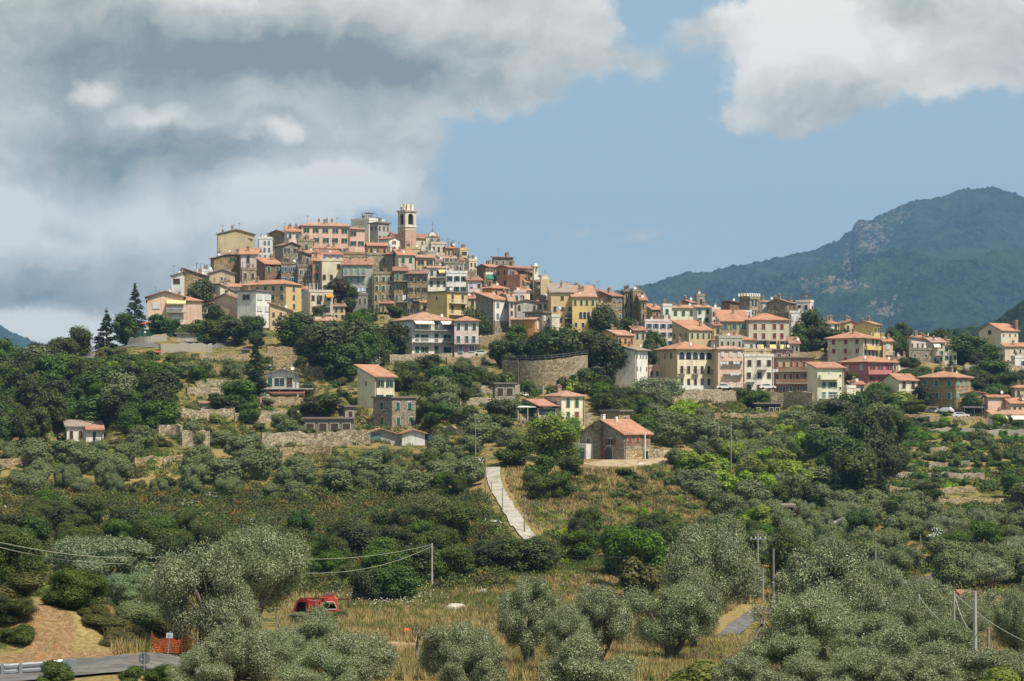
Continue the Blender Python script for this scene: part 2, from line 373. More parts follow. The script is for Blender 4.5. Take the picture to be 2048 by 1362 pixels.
def win_mesh(w, h, kind, fr):
    k = ('w', w, h, kind, fr.name)
    if k not in _WM:
        b = MB(); t = .13
        if kind == 'arch':
            n = 8; r = w/2; pts = [(-r, -h/2), (r, -h/2)]+[(r*math.cos(3.14159*i/n), h/2-r+r*math.sin(3.14159*i/n)) for i in range(n+1)]
            ro = r+t; out = [(-ro, -h/2), (ro, -h/2)]+[(ro*math.cos(3.14159*i/n), h/2-r+ro*math.sin(3.14159*i/n)) for i in range(n+1)]
            b.hull([(x, -.06, z) for x, z in pts][::-1], [(x, -.09, z) for x, z in pts][::-1], 1)
            b.hull([(x, .0, z) for x, z in out][::-1], [(x, -.055, z) for x, z in out][::-1], 0)
        else:
            b.box(-w/2, w/2, -.05, -.01, -h/2, h/2, 1)
            for x0, x1, z0, z1 in ((-w/2-t, -w/2, -h/2-t, h/2+t), (w/2, w/2+t, -h/2-t, h/2+t), (-w/2, w/2, h/2, h/2+t), (-w/2-.1, w/2+.1, -h/2-t, -h/2)): b.box(x0, x1, -.09, 0, z0, z1, 0)
            if w > .8: b.box(-.035, .035, -.075, -.05, -h/2, h/2, 0)
        _WM[k] = b.mesh('window', [fr, GLASS])
    return _WM[k]
def sh_mesh(w, h, c):
    k = ('s', w, h, c)
    if k not in _WM: b = MB(); b.box(-w/2, w/2, -.16, -.1, -h/2, h/2); _WM[k] = b.mesh('shutter', SH[c])
    return _WM[k]
def put_window(parent, face, pos, z, w, h, style, surround=None):
    """face 'R': plane y=0, pos = x;  'L': plane x=0, pos = y"""
    q = round(w, 1), round(h, 1); fr = surround or FRAME
    kind = 'arch' if 'a' in style else 'rect'
    o = link('window', win_mesh(q[0], q[1], kind, fr), parent)
    if face == 'R': o.location = (pos, 0, z)
    else: o.location = (0, pos, z); o.rotation_euler = (0, 0, -math.pi/2)
    c = next((x for x in style if x in SH), None)
    if c and kind == 'rect':
        opened = 'O' in style; hw = q[0]/2
        for s in (-1, 1):
            xx = s*(hw+hw/2+.02) if opened else s*hw/2
            link('shutter', sh_mesh(round(hw-.02, 2), round(q[1]+.05, 2), c), o, (xx, 0, 0))
    return o
def grid_windows(parent, face, L, H, spec, z_off=0, surround=None):
    """spec '3x4gO' : rows x columns, style letters; trailing sN storey height"""
    if not spec: return
    import re
    mm = re.match(r'(\d+)x(\d+)(\w*)', spec); R, C, st = int(mm.group(1)), int(mm.group(2)), mm.group(3)
    sto = 3.1 if R*3.1 <= H+1.6 else H/R; C = max(1, C)
    w = min(.95, L/C*.38); h = min(1.45, sto*.5)
    if 'D' in st: h = min(2.0, sto*.66)
    if 'T' in st: w, h = w*.6, h*.6
    if 'B' in st: w = min(2.4, L/C*.6)
    for r in range(R):
        for c in range(C):
            if random.random() < (.18 if 'v' in st else .06): continue
            s2 = st
            if 'm' in st: s2 = st.replace('m', '')+random.choice(['', 'O', 'O'])
            hh = h if 'v' not in st or random.random() < .6 else h*.75
            put_window(parent, face, L*(c+.5)/C+random.uniform(-.14, .14)*(2 if 'v' in st else 1), H-sto*(r+.52)-z_off, w, hh, s2, surround)
def slab(mb, pts, th, m=0):
    k = len(mb.v); n = len(pts); mb.hull([(p[0], p[1], p[2]-th) for p in pts], [tuple(p) for p in pts], m)
def roof_mesh(kind, a, b, H, pitch, ov, low=0):
    """roof over the rectangle 0..a, 0..b with eaves at H"""
    mb = MB(); T = .22; e = H+.12
    o = ov; dz = pitch*o
    if kind == 'H':
        if a >= b: r = b/2; z = e+pitch*r; p, q = (r, b/2, z), (a-r, b/2, z)
        else: r = a/2; z = e+pitch*r; p, q = (a/2, r, z), (a/2, b-r, z)
        A, B, C, D = (-o, -o, e-dz), (a+o, -o, e-dz), (a+o, b+o, e-dz), (-o, b+o, e-dz)
        if a >= b: fs = [(A, B, q, p), (B, C, q), (C, D, p, q), (D, A, p)]
        else: fs = [(A, B, p), (B, C, q, p), (C, D, q), (D, A, p, q)]
        for f in fs: slab(mb, f, T)
        top = z
    elif kind == 'GL':      # gable on the left face, ridge along x
        z = e+pitch*b/2
        slab(mb, [(-o, -o, e-dz), (a+o, -o, e-dz), (a+o, b/2, z), (-o, b/2, z)], T); slab(mb, [(-o, b/2, z), (a+o, b/2, z), (a+o, b+o, e-dz), (-o, b+o, e-dz)], T); top = z
    elif kind == 'GR':      # gable on the right face, ridge along y
        z = e+pitch*a/2
        slab(mb, [(-o, -o, e-dz), (a/2, -o, z), (a/2, b+o, z), (-o, b+o, e-dz)], T); slab(mb, [(a/2, -o, z), (a+o, -o, e-dz), (a+o, b+o, e-dz), (a/2, b+o, z)], T); top = z
    elif kind == 'S':       # single slope down towards the right face
        z = e+pitch*b; slab(mb, [(-o, -o, e-dz), (a+o, -o, e-dz), (a+o, b+o, z+dz), (-o, b+o, z+dz)], T); top = z
    elif kind == 'T':       # single slope down to the right
        z = e+pitch*a; slab(mb, [(-o, -o, z+dz), (a+o, -o, e-dz), (a+o, b+o, e-dz), (-o, b+o, z+dz)], T); top = z
    elif kind == 'U':       # single slope down to the left
        z = e+pitch*a; slab(mb, [(-o, -o, e-dz), (a+o, -o, z+dz), (a+o, b+o, z+dz), (-o, b+o, e-dz)], T); top = z
    else: top = H
    me_uv = None
    return mb, top
def house_block(root, a, b, H, wall, kind, rc, pitch=.38, ov=.45, base=-7.0, ox=0, oy=0, wallR=None, name='wall'):
    wm = PL[wall]; mb = MB(); mats = [wm]
    z = H+.12
    if kind == 'GL': ring = [(0, 0), (a, 0), (a, b), (0, b)]
    mb.box(0, a, 0, b, base, H)
    if kind in ('GL', 'GR', 'S', 'T', 'U'):
        t = H-.02
        if kind == 'GL': pr = [[(x, .01, t), (x, b-.01, t), (x, b/2, t+pitch*b/2)] for x in (.01, a-.01)]
        if kind == 'GR': pr = [[(.01, y, t), (a/2, y, t+pitch*a/2), (a-.01, y, t)] for y in (.01, b-.01)]
        if kind == 'S': pr = [[(x, .01, t), (x, b-.01, t), (x, b-.01, t+pitch*b)] for x in (.01, a-.01)]
        if kind == 'T': pr = [[(.01, y, t), (.01, y, t+pitch*a), (a-.01, y, t)] for y in (.01, b-.01)]
        if kind == 'U': pr = [[(.01, y, t), (a-.01, y, t+pitch*a), (a-.01, y, t)] for y in (.01, b-.01)]
        mb.hull(pr[0], pr[1])
    o = mb.build(name, mats, root, (ox, oy, 0))
    bm = bmesh.new(); bm.from_mesh(o.data); bmesh.ops.recalc_face_normals(bm, faces=bm.faces); bm.to_mesh(o.data); bm.free()
    if kind == 'F':
        mb = MB(); t = .25; hh = .7
        mb.box(-.1, a+.1, -.1, t, H+.004, H+hh); mb.box(-.1, a+.1, b-t, b+.1, H+.004, H+hh); mb.box(-.1, t, t, b-t, H+.004, H+hh-.01); mb.box(a-t, a+.1, t, b-t, H+.004, H+hh-.01)
        rf = mb.build('parapet', [wm], root, (ox, oy, 0)); top = H+.3
        mb = MB(); mb.box(t, a-t, t, b-t, H+.005, H+.12); mb.build('roof', [RC['p'] if rc != 'g' else CONCW], root, (ox, oy, 0))
        rf = root.children[-1] if False else rf
    elif kind == 'X':       # projecting flat slab roof
        mb = MB(); mb.box(-ov, a+ov, -ov, b+ov, H+.004, H+.35); rf = mb.build('roof', [plain('7E756B', .9)], root, (ox, oy, 0)); top = H+.35
    else:
        mb, top = roof_mesh(kind, a, b, H, pitch, ov); rf = mb.build('roof', [RC[rc]], root, (ox, oy, 0))
        me = rf.data; uvl = me.uv_layers.new(name='uv')
        for p in me.polygons:
            nrm = p.normal
            for li in p.loop_indices:
                c = me.vertices[me.loops[li].vertex_index].co
                uvl.data[li].uv = (c.y, c.x) if abs(nrm.x) > abs(nrm.y) else (c.x, c.y)
    return rf, top
def chimney(rf, x, y, z, big=False):
    w = .42 if big else .3; z -= .45; mb = MB(); mb.box(-w, w, -w*.8, w*.8, -1.2, 1.0); mb.box(-w-.12, w+.12, -w*.8-.12, w*.8+.12, 1.0, 1.12)
    mb.hull([(-w, -w*.7, 1.3), (w, -w*.7, 1.3), (w, w*.7, 1.3), (-w, w*.7, 1.3)], [(-.05, -w*.7, 1.6), (.05, -w*.7, 1.6), (.05, w*.7, 1.6), (-.05, w*.7, 1.6)])
    for sx in (-w+.08, w-.08): mb.box(sx-.07, sx+.07, -.2, .2, 1.12, 1.32)
    mb.build('chimney', [CHIM], rf, (x, y, z))
def aerial(rf, x, y, z, h=2.2):
    mb = MB(); mb.cyl((0, 0, -.5), .05, .04, h+.5, 5); mb.box(-.7, .7, -.04, .04, h-.15, h-.07); mb.box(-.4, .4, -.04, .04, h-.5, h-.42)
    for k in range(-3, 4): mb.box(k*.2-.02, k*.2+.02, -.3, .3, h-.13, h-.09)
    mb.build('television_aerial', [METAL], rf, (x, y, z), random.uniform(0, 3))
def dish(rf, x, y, z):
    mb = MB(); n = 12; mb.smooth = True
    k = len(mb.v); mb.v.append((0, .1, .6))
    for i in range(n): t = 6.283*i/n; mb.v.append((.42*math.cos(t), -.06, .6+.42*math.sin(t)))
    for i in range(n): mb.f.append((k, k+1+i, k+1+(i+1) % n)); mb.m.append(0)
    mb.cyl((0, .1, -.5), .035, .035, 1.1, 5); mb.build('satellite_dish', [WHITE], rf, (x, y, z), random.uniform(-.5, .5))
def balcony(root, face, p0, p1, z, m=None, slabm=None, depth=1.1, solid=False, slabt=.16):
    m = m or METAL; slabm = slabm or PL['grey']
    mb = MB(); mb.box(p0, p1, -depth, -.003, z-slabt, z); o = mb.build('balcony', [slabm], root)
    r = MB()
    if solid: r.box(p0, p1, -depth, -depth+.1, z+.004, z+1.0); r.box(p0, p0+.1, -depth+.1, -.01, z+.004, z+1.0); r.box(p1-.1, p1, -depth+.1, -.01, z+.004, z+1.0)
    else:
        r.box(p0, p1, -depth, -depth+.07, z+.95, z+1.03); r.box(p0, p0+.07, -depth+.07, -.01, z+.95, z+1.03); r.box(p1-.07, p1, -depth+.07, -.01, z+.95, z+1.03)
        k = max(3, int((p1-p0)/.28))
        for i in range(k+1): x = p0+(p1-p0-.06)*i/k; r.box(x, x+.05, -depth+.01, -depth+.06, z+.002, z+.95)
    rr = r.build('railing', [m], o)
    if face == 'L': o.rotation_euler = (0, 0, -math.pi/2); o.location = (0, 0, 0); o.scale = (1, 1, 1)
    return o
def awning(root, x0, x1, z, m, out=1.4, drop=.9, face='R'):
    mb = MB(); mb.hull([(x0, -out, z-drop), (x1, -out, z-drop), (x1, -.02, z), (x0, -.02, z)], [(x0, -out, z-drop+.05), (x1, -out, z-drop+.05), (x1, -.02, z+.05), (x0, -.02, z+.05)])
    mb.box(x0, x1, -out-.03, -out-.005, z-drop-.25, z-drop+.05); return mb.build('awning', [m], root)
HOUSES = []
def house(name, label, cat, x0, xc, x1, yb, ye, wall, roof='H', rc='t', wl='', wr='', Y=None, th=None, dep=None, pitch=.38, ov=.45, surround=None, chim=1, extras=None, group=None, aer=0, di=0, ymin=30, base=-7.0, hb=None):
    if Y is None: Y = hit(xc, yb, ymin)
    s = Y/F; Wl = (xc-x0)*s; Wr = (x1-xc)*s
    if Wl < .4: t = math.radians(th if th is not None else random.uniform(1, 5)); a = Wr; b = dep or min(max(7, Wr*.8), 11)
    else:
        t = math.radians(th) if th is not None else min(max(math.atan2(Wl, Wr), math.radians(14)), math.radians(68))
        b = Wl/math.sin(t); a = max(Wr, .3)/math.cos(t)
        if b > 22: b = 22
    base_z = (HY-yb)*s; H = (yb-ye)*s
    c = at(xc, yb, Y)
    root = empty(name, c, t)
    rf, top = house_block(root, a, b, H, wall, roof, rc, pitch, ov, base)
    R = root
    grid_windows(root, 'R', a, H, wr, 0, surround); grid_windows(root, 'L', b, H, wl, 0, surround)
    for k in range(chim):
        cx, cy = a*random.uniform(.2, .8), b*random.uniform(.3, .7)
        if roof in ('F', 'X'): zz = H+.9
        elif roof in ('T',): zz = H+pitch*(a-cx)+.6
        elif roof in ('U',): zz = H+pitch*cx+.6
        elif roof == 'S': zz = H+pitch*cy+.6
        elif roof == 'GR': zz = H+pitch*min(cx, a-cx)+.6
        elif roof == 'GL': zz = H+pitch*min(cy, b-cy)+.6
        else: zz = H+pitch*min(cx, a-cx, cy, b-cy)+.6
        chimney(rf, cx, cy, zz, random.random() < .4)
    if group and 'scattered' not in group:
        aer += random.random() < .45; di += random.random() < .4
        if random.random() < .5: chimney(rf, a*random.uniform(.1, .9), b*random.uniform(.55, .85), (H+.9 if roof in ('F', 'X') else H+pitch*(b*.25 if roof in ('S', 'GL') else .6)+.4), False)
    if roof == 'F' and a > 3.5 and random.random() < .65:
        mb = MB(); rr = random.uniform(.35, .8); xa, xb = .3, .3+(a-.6)*rr; zz = H+.12
        for x in (xa, (xa+xb)/2, xb):
            for y in (.5, min(b-.5, 3.2)): mb.box(x-.05, x+.05, y-.05, y+.05, zz, zz+2.3)
        for k in range(int((xb-xa)/.5)+1): mb.box(xa+k*.5-.03, xa+k*.5+.03, .35, min(b-.3, 3.4), zz+2.3, zz+2.38)
        mb.build('pergola', [random.choice([METAL, WHITE, PIPE])], rf)
    for k in range(aer): aerial(rf, a*random.uniform(.1, .9), b*random.uniform(.3, .6), top-.3, random.uniform(1.6, 3))
    for k in range(di): dish(rf, a*random.uniform(.1, .9), b*random.uniform(.0, .3), H+.5)
    if a > 4 and H > 4 and random.random() < .6:
        mb = MB(); mb.box(-.07, .07, -.16, -.02, -2, H-.1); mb.build('drainpipe', [PIPE], root, (a-.25 if random.random() < .5 else .25, 0, 0))
    tag(root, label, cat, group)
    info = dict(root=root, a=a, b=b, H=H, s=s, Y=Y, t=t, c=c, rf=rf, top=top, px=(x0+x1)/2, py=yb, ye=ye, x0=x0, x1=x1, xc=xc, yb=yb)
    HOUSES.append(info)
    d1 = Vector((math.cos(t), math.sin(t), 0)); d2 = Vector((-math.sin(t), math.cos(t), 0))
    for fx in np.arange(0, a+.1, 3):
        for fy in np.arange(0, b+.1, 3): q = c+d1*min(fx, a)+d2*min(fy, b); KEEP.append((q.x, q.y, 1.6))
    if extras: extras(info)
    return info
TG = 'town houses packed up the hill'; AG = 'houses of the right hand quarter'; VG = 'scattered houses on the terraces'
def bal(*rows, face='R', m=None, solid=False, dep=1.1, aw=None):
    """rows: (fraction x0, fraction x1, storeys below the eave)"""
    def f(i):
        for p0, p1, k in rows:
            balcony(i['root'], face, i['a']*p0, i['a']*p1, i['H']-k*3.1+.2, m, depth=dep, solid=solid)
        for p0, p1, k, am in (aw or []): awning(i['root'], i['a']*p0, i['a']*p1, i['H']-k*3.1-.2, am)
    return f
# the list runs from the crest down to the foot of the old town; columns and rows are bearings and heights read off the photograph
L_ = [
 # --- crest
 ('house', 'beige house with a low grey gable roof alone at the left end of the crest', 432, 436, 507, 520, 467, 'tan', 'GR', 'g', '', '', dict(pitch=.26, aer=2)),
 ('house', 'brown stone house with a worn tile roof under the beige gable on the left crest', 460, 462, 503, 512, 478, 'bstone', 'GR', 'b', '', '1x1T', dict(pitch=.25)),
 ('palazzo', 'long salmon palace with terracotta roof and five shuttered windows on the crest', 596, 603, 697, 505, 450, 'pink', 'H', 't', '', '2x5gO', dict(aer=2, chim=4, pitch=.42, Y=655, dep=11)),
 ('palazzo', 'narrow salmon palace wing with two window columns right of the long salmon palace', 697, 700, 729, 505, 457, 'pink', 'H', 't', '', '2x2gO', dict(chim=1, pitch=.42, Y=652, dep=12)),
 ('house', 'flat roofed white house with roof terrace behind the salmon palace', 700, 738, 766, 478, 440, 'pcream', 'F', 'g', '', '2x3n', dict(aer=3, Y=672, dep=9)),
 ('house', 'grey white villa with dark verandas between the salmon wing and the bell tower', 738, 756, 778, 485, 446, 'grey', 'X', 'g', '1x2B', '2x3n', dict(aer=1, Y=660)),
 ('house', 'brown stone house with brown roof left of the salmon palace', 533, 572, 597, 505, 466, 'bstone', 'GL', 'b', '1x2', '1x1', dict(pitch=.3, aer=1)),
 ('house', 'small orange roofed house with white front squeezed left of the salmon palace', 566, 574, 600, 495, 462, 'palepink', 'S', 'o', '', '1x2', dict(chim=2, Y=652)),
 ('church', 'long cream church nave under a thin tiled roof at the foot of the bell tower', 765, 800, 862, 510, 474, 'beige', 'GL', 'r', '', '1x5Tn', dict(pitch=.3, Y=655, dep=12, chim=0)),
 ('house', 'white house front with gable and dark window left of the church', 756, 778, 800, 512, 477, 'pcream', 'GR', 'r', '', '2x1nD', dict(pitch=.35, Y=640)),
 ('house', 'small orange house with tiled roof below the white gable on the crest', 730, 736, 774, 512, 490, 'orange', 'GL', 'o', '', '1x3n', dict(pitch=.42, Y=634, chim=1)),
 ('house', 'cream house right of the church with a flat terrace', 858, 862, 892, 520, 488, 'beige', 'F', 'g', '', '2x3n', dict(aer=2, Y=645)),
 ('house', 'pale house with a red tiled mansard strip right of the church', 890, 893, 911, 530, 495, 'sand', 'GL', 'r', '', '2x2n', dict(aer=2, Y=640, pitch=.5)),
 ('house', 'tall cream house with stepped balconies on the right shoulder of the crest', 908, 920, 936, 535, 500, 'sand', 'F', 'g', '1x2', '3x1nB', dict(aer=1, Y=637)),
 ('house', 'pale terrace house at the right end of the upper crest', 930, 938, 954, 548, 522, 'beige', 'F', 'g', '', '2x2n', dict(Y=632)),
 # --- second line
 ('house', 'white terrace house with four dark windows on the left shoulder', 514, 516, 543, 520, 478, 'white', 'F', 'g', '', '3x3u', dict(Y=636, di=1)),
 ('house', 'dark stone house with small brown gable under the left shoulder', 546, 566, 598, 530, 490, 'gstone', 'GR', 'b', '', '2x2nO', dict(Y=630, pitch=.35)),
 ('house', 'brown stone house with green shutter below the left crest gable', 447, 450, 481, 548, 508, 'bstone', 'S', 'b', '', '1x1gO', dict(Y=626, pitch=.2)),
 ('house', 'pink house with iron balcony below the left crest', 478, 480, 514, 548, 508, 'palepink', 'S', 'o', '', '2x1nD', dict(Y=622, pitch=.3, extras=bal((.1, .9, 1.9)))),
 ('house', 'old stone house at the outer left edge below the beige gable', 418, 428, 449, 545, 515, 'bstone', 'U', 'g', '', '', dict(Y=618, pitch=.3, di=1, aer=1)),
 ('house', 'greenish stone house with terrace wall and one green shutter under the salmon palace', 592, 596, 628, 525, 482, 'lstone', 'F', 'g', '', '2x1g', dict(Y=636)),
 ('house', 'low row house with orange roof right under the salmon palace', 624, 627, 690, 525, 496, 'beige', 'S', 'o', '', '1x5xn', dict(Y=632, dep=7, pitch=.3)),
 ('house', 'small stone house with wide green window under the salmon wing', 680, 684, 734, 545, 508, 'stone', 'F', 'b', '', '2x2gO', dict(Y=628, dep=7)),
 ('house', 'terrace house of pale stone with two white framed windows left of centre', 730, 734, 790, 545, 510, 'lstone', 'F', 'g', '', '1x4uv', dict(Y=625, dep=8, surround=1)),
 ('house', 'gabled stone house with reddish roof below the church', 768, 786, 806, 545, 507, 'gstone', 'GR', 'r', '', '1x1n', dict(Y=622)),
 ('house', 'beige house with green shutters and orange roof in the middle of the old town', 787, 797, 829, 550, 509, 'beige', 'S', 'o', '', '2x2g', dict(Y=618, pitch=.35)),
 ('house', 'yellowish house with tiny terrace right of the green shuttered beige house', 826, 832, 868, 550, 514, 'sand', 'GL', 't', '', '2x2nO', dict(Y=620, pitch=.4)),
 ('house', 'pinkish narrow house with round parasol terrace in the upper right of the old town', 866, 870, 884, 560, 522, 'mauve', 'F', 'r', '', '2x1n', dict(Y=622)),
 ('house', 'grey stone terrace house on the upper right slope of the old town', 882, 888, 926, 565, 527, 'gstone', 'F', 'g', '', '2x3nv', dict(Y=618)),
 ('house', 'narrow stone house with terrace at the right flank of the old town', 922, 928, 952, 575, 545, 'lstone', 'F', 'b', '', '2x2n', dict(Y=612)),
 # --- third line
 ('house', 'white house with grey lean-to roof on the far left edge of the old town', 341, 343, 365, 585, 551, 'white', 'U', 'g', '', '1x1nB', dict(Y=596, pitch=.3, aer=1)),
 ('house', 'olive brown stone house with tiled roof falling right on the far left edge', 364, 367, 416, 590, 552, 'bstone', 'T', 'b', '', '1x1T', dict(Y=600, pitch=.3, aer=1, di=1)),
 ('house', 'white roof terrace house behind the olive brown stone house', 388, 392, 424, 575, 543, 'white', 'F', 'g', '', '1x2', dict(Y=612)),
 ('house', 'sand coloured gable house without windows on the left slope', 414, 418, 468, 590, 546, 'tan', 'GR', 'g', '', '1x1T', dict(Y=606, pitch=.32)),
 ('house', 'dark brick house with orange tiled roof on the left slope', 509, 530, 561, 560, 527, 'brick', 'S', 'o', '', '1x2g', dict(Y=612, pitch=.35, chim=2)),
 ('house', 'grey stone house with blue green shutters and white surrounds', 560, 562, 594, 590, 528, 'gstone', 'F', 'b', '', '3x2uO', dict(Y=608, surround=1)),
 ('house', 'grey stone house with pale window surrounds left of the narrow orange house', 592, 594, 625, 595, 534, 'gstone', 'F', 'g', '', '3x2', dict(Y=607, surround=1)),
 ('house', 'dark rough brick house with roof terrace above the grey stone pair', 594, 604, 624, 560, 510, 'dstone', 'T', 'b', '', '1x1n', dict(Y=614, pitch=.3)),
 ('house', 'narrow orange house with tall green shutters', 623, 625, 642, 592, 521, 'rust', 'S', 'o', '', '3x1gD', dict(Y=604, pitch=.3, extras=bal((.05, .95, 3.0)), aer=1)),
 ('house', 'white attic house on top of the pale yellow house', 626, 640, 683, 530, 508, 'white', 'S', 'r', '', '1x3u', dict(Y=616, dep=6, pitch=.25)),
 ('house', 'tall pale yellow house with brown windows in the middle of the old town', 640, 642, 685, 600, 522, 'cream', 'F', 'g', '', '4x3n', dict(Y=602, aer=1)),
 ('apartment_building', 'grey white house with two long glazed balconies in the middle of the old town', 684, 686, 745, 612, 529, 'grey', 'S', 'r', '', '4x5lD', dict(Y=600, pitch=.3, extras=bal((.02, .76, 1.1), (.02, .95, 2.2), (.3, .98, 3.3), aw=[(.45, .8, 2.5, AWN_W)]))),
 ('house', 'brown rubble house with pinkish roof terrace and white framed green shutters', 744, 746, 788, 622, 548, 'stone', 'F', 'p', '', '4x3g', dict(Y=598, surround=1, aer=1)),
 ('house', 'stone house with white loggia and turquoise shutters beside the drainpipe', 786, 788, 815, 625, 541, 'stone', 'S', 'r', '', '4x2t', dict(Y=597, pitch=.2, extras=bal((.05, .95, 1.05), (.2, .95, 3.0)))),
 ('house', 'brown stone house with mixed windows left of the beige apartment fronts', 813, 815, 855, 630, 547, 'stone', 'S', 'b', '', '4x3nO', dict(Y=596, pitch=.2, extras=bal((.3, .75, 2.6)))),
 ('house', 'cream house with awnings above the yellow balcony house', 850, 856, 896, 592, 535, 'pcream', 'GL', 't', '', '3x3g', dict(Y=606, pitch=.25, extras=bal((.1, .9, 1.0), aw=[(.5, .95, .1, AWN_Y)]))),
 ('house', 'white front with tall green shutters above the yellow balcony house', 890, 893, 934, 600, 546, 'white', 'F', 'g', '', '2x3gO', dict(Y=600, aer=1)),
 ('house', 'beige house with washing lines on the right flank of the old town', 932, 936, 964, 640, 560, 'palepink', 'S', 'r', '', '4x2nv', dict(Y=594, pitch=.25, extras=bal((.1, .9, 1.2), (.1, .9, 2.3)))),
 ('house', 'brown house end with small red roof right of the yellow balcony house', 930, 936, 953, 640, 596, 'tan', 'S', 'o', '', '2x1n', dict(Y=588, pitch=.35)),
 # --- fourth line, left
 ('long_building', 'long yellow building with an unbroken orange roof on the left slope', 467, 572, 598, 620, 567, 'ochre', 'H', 'o', '3x6g', '3x1g', dict(Y=588, th=60, pitch=.36, chim=1)),
 ('house', 'low white house under a long orange roof on the left slope', 398, 402, 478, 600, 572, 'white', 'S', 'o', '', '1x4nv', dict(Y=592, dep=7, pitch=.32)),
 ('house', 'pale low houses with grey lean-to roofs beside the dark tree on the left', 402, 440, 470, 612, 583, 'beige', 'T', 'g', '', '1x2', dict(Y=580, pitch=.3, di=1)),
 ('villa', 'windowless beige gable house with white side left of the tall white block', 424, 474, 489, 640, 597, 'peach', 'GL', 'b', '', '2x1n', dict(Y=562, th=66, pitch=.36, di=1, ov=.6)),
 ('house', 'tall white block with a grey side wall and flat overhanging roof on the left slope', 471, 512, 537, 650, 582, 'white', 'X', 'g', '1x1B', '2x2wB', dict(Y=556, chim=0)),
 ('house', 'cream house with a bright orange roof falling right beside the tall white block', 536, 540, 582, 654, 620, 'sand', 'T', 'o', '', '2x3b', dict(Y=552, pitch=.32)),
 ('house', 'pale grey house with arched blue window and roof terrace below the long yellow building', 600, 618, 664, 644, 584, 'beige', 'F', 'g', '', '3x3n', dict(Y=570, extras=lambda i: (put_window(i['root'], 'R', i['a']*.42, i['H']-2.0, 1.2, 2.6, 'a', PL['grey']), awning(i['root'], i['a']*.68, i['a']*.99, i['H']-.4, AWN_O)))),
 ('house', 'low pinkish roofed house below the arched blue window', 612, 616, 670, 665, 640, 'beige', 'S', 'p', '', '1x3n', dict(Y=556, pitch=.35, dep=6)),
 ('house', 'dark recessed house with washing line under the glazed balconies', 700, 704, 735, 618, 590, 'dgrey', 'F', 'g', '', '1x3n', dict(Y=590, dep=5)),
 ('house', 'yellow house with windowless left wall and balconied front in the middle', 852, 894, 934, 632, 584, 'yellow', 'X', 'o', '1x1T', '2x2nD', dict(Y=575, chim=1, extras=bal((.1, .9, 1.05), (.1, .9, 2.1), m=WHITE))),
 ('villa', 'peach villa with balconies and awnings at the left foot of the old town', 281, 295, 401, 660, 590, 'peach', 'GR', 't', '2x1u', '', dict(Y=545, pitch=.0001, chim=0, base=-6)),
]
